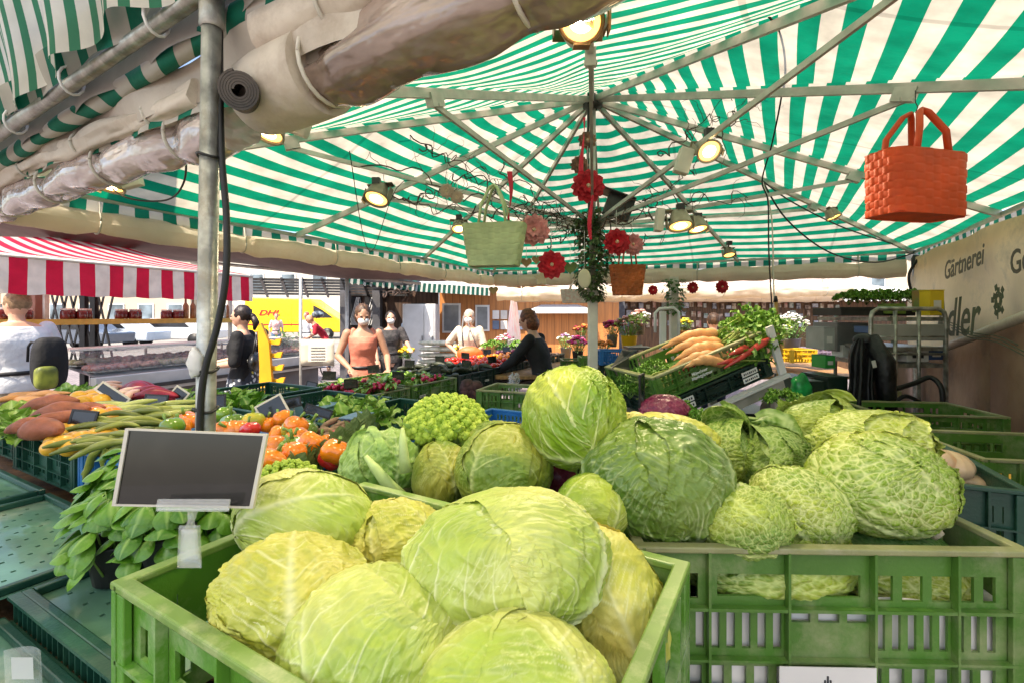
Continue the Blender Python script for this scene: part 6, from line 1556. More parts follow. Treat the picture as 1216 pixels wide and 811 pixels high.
m=MB(); m.add([Rq@Vector(p) for p in ((.35,.03,1.001),(3.4,.03,1.001),(3.4,.75,1.12),(.35,.75,1.12))],[(0,1,2,3)]); m.build('display_floor', M('steel display floor',(.55,.55,.55),.3,.6), ct, world=True)
m=MB(); m.grid(lambda u,v: Rq@Vector((.35+3.05*u, .03+.40*v*v, 1.003+.24*v)), 2, 8); m.build('glass_pane', m_glass, ct, world=True)
cbox(ct,'glass_top', m_white_alu,  .35,3.4,.42,.80,1.243,1.262)
for x in (.37,1.3,2.3,3.38): cbox(ct,'glass_support', m_white_alu, x-.01,x+.01,.80,.82,1.12,1.26)
m_meat=[M('red beef',(.45,.12,.08),.35,var=.4,vs=40,c2=(.6,.4,.35)),M('pale sausage',(.62,.36,.26),.4,var=.25,vs=30),M('smoked ham',(.48,.24,.15),.4,var=.3,vs=25),M('olive meat salad',(.36,.34,.16),.5,var=.5,vs=40,c2=(.5,.4,.3)),M('fatty bacon',(.66,.45,.36),.4,var=.4,vs=22,c2=(.40,.12,.09))]
g=random.Random(41)
for k in range(18):
    x=.40+(k//2)*.33; y=.10+(k%2)*.30; z=1.025+(y-.03)*.166
    t=thing('meat_tray','steel tray of cut meat and sausages in the glass counter','meat tray',Rq@Vector((x,y,z)),math.atan2(dQ.y,dQ.x),'meat trays in the glass counter')
    m=MB(); m.bx(0,.30,0,.26,0,.012); m.build('tray', m_galv, t)
    m=MB()
    for j in range(9): m.ell((.04+.11*(j%3)+g.uniform(-.01,.01),.045+.08*(j//3),.035),(.055,.035,.028*g.uniform(.8,1.5)),9,6,Matrix.Rotation(g.uniform(-.4,.4),3,'Z'))
    m.build('meat', m_meat[(k*3+k//4)%5], t)
# shelf with jars
cbox(bs,'shelf_board', m_wood_y, .0,2.6,.86,1.10,1.50,1.56)
for x in (.04,.42,2.56): cbox(bs,'post', m_alu, x-.02,x+.02,.95,.99,0,2.1)
m_jar=M('dark jam glass',(.20,.02,.02),.15,var=.3,coat=.6); m_jar2=M('amber jar glass',(.5,.24,.08),.15,var=.3,coat=.6)
jar=thing('jar','jar of dark red preserve with a pale lid on the yellow shelf','jar',(0,0,0),group='jars on the yellow shelf')
m=MB(); m.lathe([(.0,0),(.045,0),(.048,.02),(.048,.08),(.036,.095)],14); m.build('jar_glass',m_jar,jar)
m=MB(); m.lathe([(.038,.095),(.04,.096),(.04,.115),(.0,.115)],14); m.build('lid',m_label,jar)
xs=[.05+.075*i+.22*(i//4) for i in range(26)]
first=True
for i,x in enumerate(xs):
    if x > 2.35: break
    p=Rq@Vector((x,.94+.05*(i%2),1.561))
    if first: jar.location=p; first=False
    else: dup(jar,p)
for i,x in enumerate((1.92,2.02,2.45,2.56)):
    t=thing('bottle',['tall amber bottle left on the yellow shelf','slim amber bottle beside the tall one','clear bottle near the galvanised pole on the shelf','dark amber bottle at the right end of the shelf'][i],'bottle',Rq@Vector((x,1.0,1.561)))
    m=MB(); m.lathe([(0,0),(.035,0),(.037,.03),(.037,.17),(.014,.21),(.013,.27)],14); m.build('bottle_glass',m_jar2 if i!=2 else m_clear,t); m=MB(); m.lathe([(.016,.27),(.016,.30),(0,.30)],10); m.build('cap',m_dark,t)
# dark folding lattice behind the shelf
lt=thing('lattice_gate','dark steel scissor lattice behind the jar shelf at left','lattice',at(50,420,5.4))
for k in range(7):
    for s_ in (0,1):
        m=MB(); x0=at(48+k*11,0,5.6).x; x1=at(48+(k+2)*11,0,5.6).x; z0=1.0; z1=1.95
        m.beam((x0 if s_ else x1,5.6+.012*s_,z0),(x1 if s_ else x0,5.6+.012*s_,z1),.012,.02); m.build('slat', m_metal_dk, lt, world=True)
for px in (100,112):
    m=MB(); x0=at(px,0,5.6).x; m.bx(x0-.03,x0+.03,5.57,5.63,0,2.1); m.build('post', m_dark, lt, world=True)
t=thing('timber_post','reddish timber post behind the man in the white t-shirt','post',(at(42,0,5.0).x,5.0,0)); m=MB(); m.box((0,0,1.05),(.12,.12,2.1)); m.build('shaft',M('reddish post',(.33,.17,.13),.7,var=.15),t,bevel=.006); m=MB(); m.box((0,0,.01),(.2,.2,.02)); m.build('foot',m_metal_dk,t)

# ============================================================ roofs and awnings beyond
aw=thing('awning','large mauve brown awning with scalloped edge stretched behind the left eave','awning',(-4,8,0))
q=[at(-90,247,6.2),at(600,316,8.4),at(500,337,9.4),at(100,298,8.6)]
m=MB(); m.grid(lambda u,v: q[0].lerp(q[1],u).lerp(q[3].lerp(q[2],u),v)-Vector((0,0,.12*math.sin(3.14*v)+.05*math.sin(u*11))),30,10); m.build('cloth',m_mauve,aw,world=True,solid=.01)
m=MB(); m.tube([q[3],q[2]],.03,8); m.build('front_bar',m_alu,aw,world=True)
for px,d_ in ((357,9.0),(412,9.0)):
    m=MB(); x0=at(px,0,d_).x; m.tube([(x0,d_,0),(x0,d_,2.3)],.035,10); m.build('post',m_alu,aw,world=True)
hall=thing('steel_roof_frame','dark open steel roof frame above the yellow van','roof frame',(-3,9.6,0))
for k in range(6):
    m=MB(); m.beam(at(300,332+k*3.4,9.6+k*.35),at(490,335+k*3.2,9.6+k*.35),.06,.05); m.build('beam',m_metal_dk,hall,world=True)
for k in range(8):
    m=MB(); m.beam(at(310+k*24,331,9.5),at(318+k*24,353,11.6),.05,.04); m.build('rafter',m_metal_dk,hall,world=True)
for px in (410,448):
    m=MB(); x0=at(px,0,11).x; m.bx(x0-.09,x0+.09,10.9,11.1,0,2.5); m.build('column',M('dark grey column',(.10,.10,.11),.5,.2),hall,world=True)
ga=thing('lattice_kiosk','dark kiosk wall with white lattice windows behind the coral woman','kiosk',at(435,440,11.3))
m=MB(); x0=at(412,0,11.4).x;x1=at(520,0,11.4).x; m.bx(x0,x1,11.4,11.5,0,2.35); m.build('wall',M('dark kiosk boards',(.13,.075,.05),.7,var=.3,vs=3,stretch=(6,6,.5)),ga,world=True)
for kx,(a_,b2) in enumerate(((415,428),(433,453))):
    wf=MB(); xa,xb=at(a_,0,11.3).x,at(b2,0,11.3).x; wf.bx(xa,xb,11.30,11.39,1.35,2.05); f_=wf.build('window',m_dark,ga,world=True)
    m=MB()
    for k in range(9):
        xx=xa+(xb-xa)*k/8; m.beam((xx,11.285,1.37),(min(xb,xx+.18),11.285,2.03),.012,.018); 
    m.build('lattice',m_white,f_,world=True)
ds=thing('green_scalloped_awning','dark green awning with white scallops over the kiosk','awning',at(450,335,9.5))
m=MB();uvv=[];vs=[];n=60;a_=at(412,328,9.4);b2=at(492,338,10.2)
for j in range(4):
    for i in range(n+1):
        t=i/n;p=a_.lerp(b2,t);p.z-=.17*j/3*(1-(.25*abs(math.sin(i*.6)) if j==3 else 0));p.y-=.05*j/3;vs.append(p);uvv.append((t*2.2,0))
m.add(vs,[(j*(n+1)+i,j*(n+1)+i+1,(j+1)*(n+1)+i+1,(j+1)*(n+1)+i) for j in range(3) for i in range(n)],True);m.uv=uvv;m.build('scallops',m_dgaw,ds,world=True)
m=MB();m.grid(lambda u,v:a_.lerp(b2,u)+Vector((0,1.2*v,.35*v)),8,4);m.build('cloth',M('dark green cloth',(.01,.10,.07),.7),ds,world=True)
# wooden kiosk
wk=thing('wooden_kiosk','kiosk clad in orange brown vertical boards with windows and notices','kiosk',at(570,440,11.5))
def px2(a,d): return at(a,0,d).x
m=MB(); m.bx(px2(522,12),px2(735,12),12.0,15,0,2.55); 
wb=bpy.data.materials.new('vertical boards'); wb.use_nodes=True; N=wb.node_tree.nodes;L=wb.node_tree.links;b=N['Principled BSDF'];b.inputs['Roughness'].default_value=.6
tc=N.new('ShaderNodeTexCoord');wv=N.new('ShaderNodeTexWave');wv.inputs['Scale'].default_value=1.7;wv.wave_profile='SAW';L.new(tc.outputs['Object'],wv.inputs['Vector']);cr=N.new('ShaderNodeValToRGB');cr.color_ramp.elements[0].position=.0;cr.color_ramp.elements[0].color=(.10,.035,.012,1);cr.color_ramp.elements[1].position=.10;cr.color_ramp.elements[1].color=(.50,.20,.055,1);L.new(wv.outputs['Fac'],cr.inputs[0])
nz=N.new('ShaderNodeTexNoise');mp=N.new('ShaderNodeMapping');mp.inputs['Scale'].default_value=(5,5,.4);L.new(tc.outputs['Object'],mp.inputs['Vector']);L.new(mp.outputs[0],nz.inputs['Vector']);mr=N.new('ShaderNodeMapRange');mr.inputs[3].default_value=.6;mr.inputs[4].default_value=1.35;L.new(nz.outputs['Fac'],mr.inputs[0]);hs=N.new('ShaderNodeHueSaturation');L.new(mr.outputs[0],hs.inputs['Value']);L.new(cr.outputs[0],hs.inputs['Color']);L.new(hs.outputs[0],b.inputs['Base Color'])
m.build('wall',wb,wk,world=True)
m=MB(); m.bx(px2(515,11.7),px2(740,11.7),11.4,15.2,2.57,2.7); m.build('roof',m_metal_dk,wk,world=True)
for a_,b2,y0,y1,tx,mt in ((528,545,363,393,'window',m_white),(567,579,365,391,'window',m_paper)):
    z1=CZ-(y0-HOR)/F0*12;z0=CZ-(y1-HOR)/F0*12
    m=MB();m.bx(px2(a_,12)-.05,px2(b2,12)+.05,11.93,11.99,z0-.05,z1+.05);f_=m.build('window',m_white,wk,world=True)
    m=MB();m.bx(px2(a_,12),px2(b2,12),11.90,11.925,z0,z1);m.build('pane',M('grey window pane',(.35,.38,.40),.1,var=.2,vs=2),f_,world=True)
g=random.Random(51)
for r_ in range(2):
    for c_ in range(4):
        m=MB();xa=px2(585+c_*9.5,12);m.bx(xa,xa+.17,11.94,11.985,1.25+r_*.26,1.47+r_*.26);m.build('notice',m_paper if (r_+c_)%3 else M('blue notice',(.15,.2,.3),.6),wk,world=True)
sg=thing('green_white_awning','small green and white striped awning with metal rings along the wooden kiosk','awning',at(520,340,10.8))
m=MB();uvv=[];vs=[];n=60;a_=at(478,335,10.4);b2=at(582,342,11.3)
for j in range(4):
    for i in range(n+1):
        t=i/n;p=a_.lerp(b2,t);p.z-=.20*j/3;p.y-=.04*j;vs.append(p);uvv.append((t*3.6,0))
m.add(vs,[(j*(n+1)+i,j*(n+1)+i+1,(j+1)*(n+1)+i+1,(j+1)*(n+1)+i) for j in range(3) for i in range(n)],True);m.uv=uvv;m.build('valance',m_dgaw,sg,world=True)
m=MB();m.grid(lambda u,v:a_.lerp(b2,u)+Vector((0,1.0*v,.25*v)),8,4);m.build('cloth',M('pale grey cloth',(.5,.52,.5),.7),sg,world=True)
# white door / fridge and stacked sacks
dr=thing('white_cabinet','tall white double door cabinet in front of the dark kiosk wall','cabinet',at(498,440,10.6))
m=MB();m.bx(px2(478,10.6),px2(517,10.6),10.6,11.2,0.02,1.86);m.build('body',m_white,dr,world=True,bevel=.01)
for q_ in ((480,503),(504.5,515)):
    m=MB();m.bx(px2(q_[0],10.6),px2(q_[1],10.6),10.575,10.597,.06,1.82);d_=m.build('door',M('off white door',(.66,.66,.66),.4,var=.05),dr,world=True)
    m=MB();m.bx(px2(q_[1]-1.6,10.6),px2(q_[1]-1.0,10.6),10.54,10.572,.95,1.15);m.build('handle',m_metal_dk,d_,world=True)
g=random.Random(61)
for k in range(16):
    o=MB().ell((0,0,0),(.28,.17,.055),16,8,fn=lambda d:1+.04*math.sin(d.x*7+k)).build('sack',M('pale printed sack',(.62,.58,.48),.7,var=.25,vs=14,c2=(.35,.38,.28)));o.location=(px2(513+14*(k%2),10),9.9+.02*(k%3),.12+ (k//2)*.13+0.0);tag(o,'pale sack of soil in the stack before the wooden kiosk','sack','stacked sacks before the kiosk')
# yellow van
vn=thing('delivery_van','bright yellow delivery van with red lettering in the street','van',at(360,402,33))
m_vy=M('yellow van paint',(.95,.62,.01),.25,var=.03,coat=.5,rndv=0);m_vr=M('red van lettering',(.62,.01,.02),.4,var=0,rndv=0)
vx0=px2(296,33);vx1=px2(412,33);y_=32.4
m=MB();prof=[(vx0,.45),(vx1-.05,.45),(vx1,.9),(vx1-.35,1.35),(vx1-1.5,2.1),(vx1-2.4,2.75),(vx0+.1,2.85),(vx0,2.7)]
m.prism(prof,y_,y_+2.1);m.build('body',m_vy,vn,world=True,fixn=True,bevel=.08)
m=MB();m.prism([(vx1-2.1,1.45),(vx1-.75,1.45),(vx1-1.5,2.0),(vx1-2.1,2.3)],y_-.02,y_-.005);m.build('side_window',m_dark,vn,world=True,fixn=True)
m=MB();m.bx(vx0+.1,vx1-2.2,y_-.03,y_-.01,.95,1.03);m.build('red_stripe',m_vr,vn,world=True)
for xx in (vx0+1.3,vx1-1.1):
    m=MB();m.lathe([(0,0),(.38,0),(.38,.25),(0,.25)],22,c=(xx,y_+.1,.38),m=Matrix.Rotation(R(90),3,'X'));w_=m.build('wheel',m_black,vn,world=True)
    m=MB();m.lathe([(0,0),(.2,0),(.2,.02)],18,c=(xx,y_-.16,.38),m=Matrix.Rotation(R(90),3,'X'));m.build('rim',m_galv,w_,world=True)
for xx in (vx1-2.3,vx1-3.6):
    m=MB();m.bx(xx-.01,xx+.01,y_-.015,y_-.002,.5,2.4);m.build('door_gap',M('van seam',(.4,.26,.01),.5),vn,world=True)
text_obj('DHL',.52,m_vr,Matrix.Translation((px2(314,33)-.1,y_-.03,1.62))@Matrix.Rotation(R(90),4,'X')@Matrix.Diagonal((1.45,1,1,1)),vn,'lettering',.01,italic=.35)
# facades at the far side of the street
def facade(label,x0,x1,y,h,mat,nx,nz,mw):
    f=thing('town_house',label,'house',((x0+x1)/2,y,0));m=MB();m.bx(x0,x1,y,y+8,0,h);m.build('wall',mat,f,world=True)
    m=MB();m.bx(x0-.3,x1+.3,y-.4,y+8.3,h+.01,h+.5);m.build('roof',M('grey roof',(.25,.22,.2),.8),f,world=True)
    for i in range(nx):
        for k in range(nz):
            cx=x0+(x1-x0)*(i+.5)/nx;z=1.0+k*3.0;m=MB();m.bx(cx-.75,cx+.75,y-.08,y-.01,z,z+1.7);w_=m.build('window',m_white,f,world=True);m=MB();m.bx(cx-.62,cx+.62,y-.12,y-.085,z+.1,z+1.6);m.build('pane',mw,w_,world=True)
pw_=M('reflecting window glass',(.25,.32,.38),.1,var=.4,vs=.5)
facade('cream town house far behind the meat counter',-52,-30,44,9,M('cream render',(.56,.46,.34),.8,var=.06,vs=.4),8,3,pw_)
facade('white town house far behind the yellow van',-29.5,-8,46,8.5,M('white render',(.58,.54,.47),.8,var=.05,vs=.4),7,3,pw_)
facade('pale grey shop building far behind the tents',-7.5,22,48,7,M('pale grey render',(.62,.62,.60),.8,var=.06,vs=.4),9,2,pw_)
facade('beige town house at the far right behind the sheds',22.5,60,46,9,M('beige render',(.60,.50,.38),.8,var=.06,vs=.4),10,3,pw_)
m=MB()
# parked white van and cars read in the left street
for k,(px,d_,c_,tx) in enumerate([(140,24,(.55,.62,.70),'pale blue car parked in the street behind the meat counter'),(215,26,(.7,.7,.7),'silver car parked in the street behind the jar shelf'),(90,22,(.10,.12,.16),'dark car parked in the street at far left')]):
    v=thing('parked_car',tx,'car',(px2(px,d_),d_,0));mp_=M('car paint %d'%k,c_,.25,var=.03,coat=.6)
    m=MB();m.prism([(-2.1,.35),(2.1,.35),(2.15,.8),(1.3,.95),(.7,1.42),(-1.1,1.45),(-1.9,.98),(-2.15,.85)],-.85,.85);m.build('body',mp_,v,fixn=True,bevel=.06)
    m=MB();m.prism([(1.05,.98),(.62,1.36),(-1.0,1.38),(-1.6,1.0)],-.87,-.855);m.build('side_window',m_dark,v,fixn=True)
    for xx in (-1.3,1.3):
        m=MB();m.lathe([(0,0),(.32,0),(.32,.2),(0,.2)],20,c=(xx,-.72,.33),m=Matrix.Rotation(R(90),3,'X'));m.build('wheel',m_black,v)

# things in front of the street
t=thing('notice_board','pale cardboard notice in a clear sleeve hanging from the thin awning post','notice',at(376,418,6.0))
m=MB();m.grid(lambda u,v:at(357+u*40,434-v*31,6.0+.02*math.sin(u*5)),6,4);m.build('sleeve',M('cardboard notice',(.62,.55,.42),.5,var=.08,coat=.4),t,world=True,solid=.006)
m=MB();m.grid(lambda u,v:at(366+u*23,429-v*19,5.985),2,2);m.build('paper_sheet',M('pale card',(.70,.65,.54),.7,var=.05),t,world=True)
for k in range(5):
    m=MB();m.beam(at(369,412.5+k*3.4,5.98),at(386,412.3+k*3.4,5.98),.008,.006);m.build('text_line',M('faded ink',(.35,.33,.30),.7),t,world=True)
t=thing('thin_post','thin grey steel post holding the cardboard notice','post',(px2(357,6.1),6.1,0));m=MB();m.tube([(0,0,0),(0,0,2.1)],.018,8);m.build('tube',m_alu,t);m=MB();m.box((0,0,.01),(.2,.2,.02));m.build('foot',m_metal_dk,t)
t=thing('yellow_rack','bright yellow wooden rack with notched arms beside the floral skirt','rack',(px2(313,4.6),4.6,0))
my=M('orange yellow paint',(.85,.42,.01),.4,var=.08)
m=MB();m.prism([(-.06,.0),(.10,.0),(.09,.95),(.06,1.34),(-.02,1.53),(-.05,1.48),(-.03,1.1)],-.02,.02);m.build('upright',my,t,fixn=True)
for k in range(6):
    z=.70+k*.125;s_=.20-.012*k;m=MB();m.prism([(-.02-.03*k/3,z),(s_,z-.01),(s_+.02,z+.05),(s_-.03,z+.045),(s_-.05,z+.03),(-.02,z+.05)],.022,.05);m.build('arm',my,t,fixn=True)
# shrub in a pot
g=random.Random(71)
r_=thing('potted_shrub','dark green potted shrub between the yellow rack and the notice','shrub',(px2(339,7.4),7.4,0))
lm=MB();V=[];T=[]
for j in range(700):
    a_=g.uniform(0,6.28);b2=g.uniform(-.8,1.57);q_=g.uniform(.25,1)**.5*(1+.2*math.sin(a_*3)+.1*math.sin(b2*7));p=Vector((math.cos(a_)*math.cos(b2)*q_*.30,math.sin(a_)*math.cos(b2)*q_*.28,.92+math.sin(b2)*q_*.38))
    leaf(lm,V,T,base=p,d=(g.uniform(-1,1),g.uniform(-1,1),g.uniform(-.4,1)),up=(0,0,1),L=.07,Wd=.03,droop=.3,cup=.2,nu=3,nv=2,rng=g,vk=1)
lm.att={'vein':V,'tone':T};lm.build('crown',darkleaf,r_)
m=MB();m.tube([(0,0,.35),(.02,0,.7),(0,.02,1.0)],[.025,.02,.01],8);m.build('trunk',m_wood_b,r_);m=MB();m.lathe([(0,0),(.12,0),(.17,.38),(.18,.40),(.15,.40),(.0,.36)],20);m.build('pot',m_pot,r_)

# flowers
def bouquet(label,px,py,d,cols,n,s,seed,bucket=None,group=None,name='flower_bucket',cat='flowers',hr=.022,leafn=60,zb=None):
    gg=random.Random(seed);c=at(px,py,d);root=thing(name,label,cat,c,group=group)
    if bucket:
        m=MB();m.lathe([(0,-s*1.9),(s*.42,-s*1.9),(s*.55,-s*.75),(s*.58,-s*.72),(s*.50,-s*.72),(0,-s*.9)],20);m.build('bucket',bucket,root)
    lm=MB();V=[];T=[];st=MB()
    for j in range(leafn):
        a_=gg.uniform(0,6.28);q=gg.random()**.5;leaf(lm,V,T,base=(math.cos(a_)*q*s*.7,math.sin(a_)*q*s*.7,gg.uniform(-.8,.3)*s),d=(math.cos(a_),math.sin(a_),gg.uniform(0,1.2)),up=(0,0,1),L=s*.5,Wd=s*.14,droop=.6,cup=.2,nu=4,nv=2,rng=gg,vk=1)
    lm.att={'vein':V,'tone':T};lm.build('leaves',lett if seed%2 else darkleaf,root)
    for ci,cm_ in enumerate(cols):
        for j in range(n//len(cols)):
            a_=gg.uniform(0,6.28);q=gg.random()**.5;p=Vector((math.cos(a_)*q*s,math.sin(a_)*q*s*.8,s*(.55-.5*q*q)+gg.uniform(-.1,.15)*s))
            m=MB();k1=gg.uniform(0,6);m.ell(p,(hr*gg.uniform(.8,1.2),hr*gg.uniform(.8,1.2),hr*.65),12,7,fn=lambda d:1+.22*math.sin(math.atan2(d.y,d.x)*5+k1));m.build('flower_head',cm_,root)
            st.tube([p,(p.x*.4,p.y*.4,-s*.8)],.0025,4)
    st.build('stems',m_stalk,root)
    return root
def FM(n,c): return M(n,c,.6,var=.25,vs=60)
f_y=FM('yellow petals',(.90,.60,.02));f_p=FM('pink petals',(.80,.18,.35));f_m=FM('magenta petals',(.60,.01,.14));f_w=FM('white petals',(.82,.80,.72));f_o=FM('orange petals',(.85,.28,.05));f_s=FM('salmon petals',(.78,.38,.30));f_r=FM('dark red petals',(.30,.01,.03));f_l=FM('lime petals',(.45,.55,.08));f_pl=FM('lilac petals',(.5,.25,.5))
bk_g=M('grey bucket',(.25,.26,.26),.5,.3);bk_y=M('yellow crate plastic',(.85,.55,.02),.4);bk_w=M('white bucket',(.7,.7,.68),.4)
FL=[('bright yellow flowers in a white bucket by the masked woman',483,418,7.6,[f_y],46,.13,bk_w,.028),
('magenta flowers in a low pot behind the seller',686,408,6.0,[f_m,f_p],40,.13,m_pot,.022),
('orange red flowers beside the tall white vase',691,392,6.4,[f_o,f_r],24,.11,bk_g,.024),
('dark red roses in a bucket right of the mast foot',727,389,5.6,[f_r,f_m],26,.12,bk_g,.024),
('salmon and lime bouquet in a yellow bucket',747,386,5.5,[f_s,f_l],44,.17,bk_y,.022),
('pale pink lilies above the yellow bucket',760,376,5.8,[f_s,f_w],26,.12,bk_g,.024),
('white daisies in buckets left of the trolley',937,386,5.6,[f_w],90,.22,bk_g,.017),
('white baby breath bunch behind the wooden pole',922,392,5.2,[f_w,f_l],60,.15,bk_g,.014),
('yellow and green mixed flowers at the foot of the stacked sacks',545,415,8.2,[f_y,f_w],20,.13,bk_y,.03),
('small blue and lilac flowers low behind the seller',672,404,6.6,[f_pl,f_w],30,.14,bk_g,.018),
('yellow blossom in a wicker basket behind the carrots',812,385,5.8,[f_l,f_y],26,.11,M('wicker',(.45,.22,.07),.7,var=.3,vs=50),.018),
('orange dahlias in the distance left of the mast foot',718,410,5.2,[f_o],16,.09,m_pot,.022),
('pink and white asters right of the masked woman in cream',600,405,7.2,[f_p,f_w],30,.16,bk_g,.02)]
for k,(lb,px,py,d_,cl,n_,s_,bk,hr) in enumerate(FL): bouquet(lb,px,py,d_,cl,n_,s_,800+k,bk,hr=hr)
for k in range(6): herbclump('leafy potted herb on the flower stall table', 585+k*17+ (330 if k>3 else 0), 412+(k%2)*4, 6.6, 700+k, .11, 90, mat=darkleaf if k%2 else parsley, name='potted_herb', cat='herb', group='potted herbs on the flower stall')
crate('blue crate of dried flowers right of the mast foot', (px2(712,4.2),4.2,1.16), 0, .30,.25,.13, cr_blue)
for k in range(4): crate(['dark olive crate under the blue flower crate','dark olive crate beside the mast foot','bright green crate on the left end of the flower table','green crate on the floor behind the stand'][k], [(px2(712,4.25),4.25,.98),(px2(735,4.4),4.4,.95),(px2(690,5.2),5.2,.98),(px2(668,5.4),5.4,.93)][k], 0, .32,.3,.16, [cr_black,cr_black,cr_bright,cr_mid][k])
crate('yellow crate among the white daisies', (px2(940,5.0),5.0,1.10), .1, .30,.3,.14, crate_mat('yellow crate plastic body',(.80,.50,.02),(.6,.38,.04)))
crate('lilac crate beside the yellow crate', (px2(968,5.2),5.2,1.12), 0, .22,.3,.12, crate_mat('lilac crate plastic',(.35,.28,.38),(.3,.25,.3)))
crate('bright green crate left of the black jacket', (px2(978,3.4),3.4,.93), 0, .14,.2,.12, cr_bright)
table('long timber table of the flower stall', [(px2(590,5),4.7),(px2(1010,5),4.7),(px2(1000,6),6.6),(px2(560,6.4),6.6)], 1.0, mat=m_wood)
# tall pink white vase
t=thing('tall_vase','tall pink and white striped ornament behind the seller','ornament',at(610,400,8.0));m=MB();m.lathe([(.10,-.25),(.12,.0),(.09,.3),(.05,.62),(.02,.70),(0,.7)],20);m.build('body',M('pink white stripes',(.85,.55,.58),.5,var=.3,vs=9,c2=(.85,.82,.8),stretch=(6,6,.5)),t);m=MB();m.lathe([(0,-.30),(.14,-.30),(.14,-.25),(0,-.25)],20);m.build('foot',m_white,t)

# brown sheds with goods
sh_=thing('market_shed','long dark brown market shed with a white scalloped roof edge and goods on its wall','shed',(px2(860,14),14,0))
m=MB();m.bx(px2(735,14),px2(1120,14),14,16.5,0,2.15);m.build('wall',m_wood_b,sh_,world=True)
m=MB();uvv=[];vs=[];n=160
for j in range(3):
    for i in range(n+1):
        x_=px2(720,13.3)+(px2(1120,13.3)-px2(720,13.3))*i/n;vs.append((x_,13.3-.0,2.20-.22*j/2*(1-(.3*abs(math.sin(i*.8)) if j==2 else 0))))
m.add(vs,[(j*(n+1)+i,j*(n+1)+i+1,(j+1)*(n+1)+i+1,(j+1)*(n+1)+i) for j in range(2) for i in range(n)],True);m.build('scalloped_edge',m_white,sh_,world=True)
m=MB();m.add([(px2(720,13.3),13.3,2.20),(px2(1120,13.3),13.3,2.20),(px2(1120,13.3),16.7,2.75),(px2(720,13.3),16.7,2.75)],[(0,1,2,3)]);m.build('roof',m_white_alu,sh_,world=True)
g=random.Random(81)
ch=[M('picture card %d'%i,c_,.5,var=.5,vs=12,c2=c3) for i,(c_,c3) in enumerate([((.5,.5,.5),(.08,.08,.1)),((.5,.36,.25),(.1,.06,.04)),((.2,.22,.3),(.5,.5,.5)),((.6,.55,.4),(.2,.1,.05)),((.35,.1,.08),(.5,.4,.3)),((.12,.2,.14),(.4,.4,.36))])]
for k in range(90):
    x_=px2(745+ (k%30)*8.6+g.uniform(-2,2),13.9);z_=[1.28,1.55,1.82][k//30]+g.uniform(-.04,.04);w2=g.uniform(.08,.17);h2=g.uniform(.10,.2)
    m=MB();m.bx(x_-w2/2,x_+w2/2,13.94,13.985,z_,z_+h2);m.build('hung_picture',ch[k%6],sh_,world=True)
sh2=thing('grey_goods_stall','grey stall front covered with small framed pictures behind the mast foot','stall',(px2(690,13),13,0))
m=MB();m.bx(px2(628,12.9),px2(742,12.9),12.9,13.1,0,2.0);m.build('wall',M('grey stall cloth',(.16,.17,.19),.7,var=.3,vs=4),sh2,world=True)
for k in range(48):
    x_=px2(632+(k%12)*9+g.uniform(-1,1),12.8);z_=[1.1,1.33,1.56,1.78][k//12]+g.uniform(-.02,.02)
    m=MB();m.box((x_,12.85,z_),(g.uniform(.1,.15),.03,g.uniform(.1,.16)),Matrix.Rotation(g.uniform(-.4,.4),3,'Y'));m.build('framed_picture',[m_paper,ch[2],ch[5]][k%3],sh2,world=True)
tn=thing('market_tent','small pale blue pointed market tent in the distance left of the mast','tent',(px2(665,12),12,0))
m=MB();ap=at(662,354,12.6);cs4=[at(629,368,11.6),at(703,368,11.6),at(712,366,13.6),at(632,366,13.6)];m.add([ap]+cs4,[(0,1,2),(0,2,3),(0,3,4),(0,4,1)]);m.build('roof_cloth',M('pale blue tent cloth',(.62,.68,.76),.6,var=.05,tl=.3),tn,world=True,fixn=True)
m=MB();c4=[p-Vector((0,0,.09)) for p in cs4[:2]];m.add([cs4[0],cs4[1],c4[1],c4[0]],[(0,1,2,3)]);m.build('valance',m_white,tn,world=True)
for p in cs4[:2]+cs4[2:]: m=MB();m.tube([(p.x,p.y,0),p],.03,8);m.build('leg',m_alu,tn,world=True)
# cream rolled walls of the next umbrella behind
rolled('rolled_side_wall','pale rolled side wall of the next stall, just under our back eave',[at(590,349,6.8),at(1010,343,6.6)],.085,m_cream,7,31,sq=1.2)
rolled('rolled_side_wall','flat pale roll of the stall beyond, lower one of two behind the mast',[at(610,353,7.8),at(1000,353,7.8)],.06,m_cream,6,33)
ne=thing('market_umbrella','pale pink lit umbrella of the next stall seen behind our back eave','umbrella',(px2(800,8.6),8.6,0))
m=MB();m.grid(lambda u,v:at(560+u*470,338-v*9,6.9+v*2.2)-Vector((0,0,.08*math.sin(3.14*v)+.03*math.sin(u*30))),30,6);m.build('canopy',M('pale pink canopy cloth',(.82,.70,.62),.7,var=.08,tl=.6),ne,world=True)
m=MB();m.tube([(px2(800,6.2),6.2,0),(px2(800,6.2),6.2,1.95)],.03,10);m.build('mast',m_white_alu,ne,world=True)
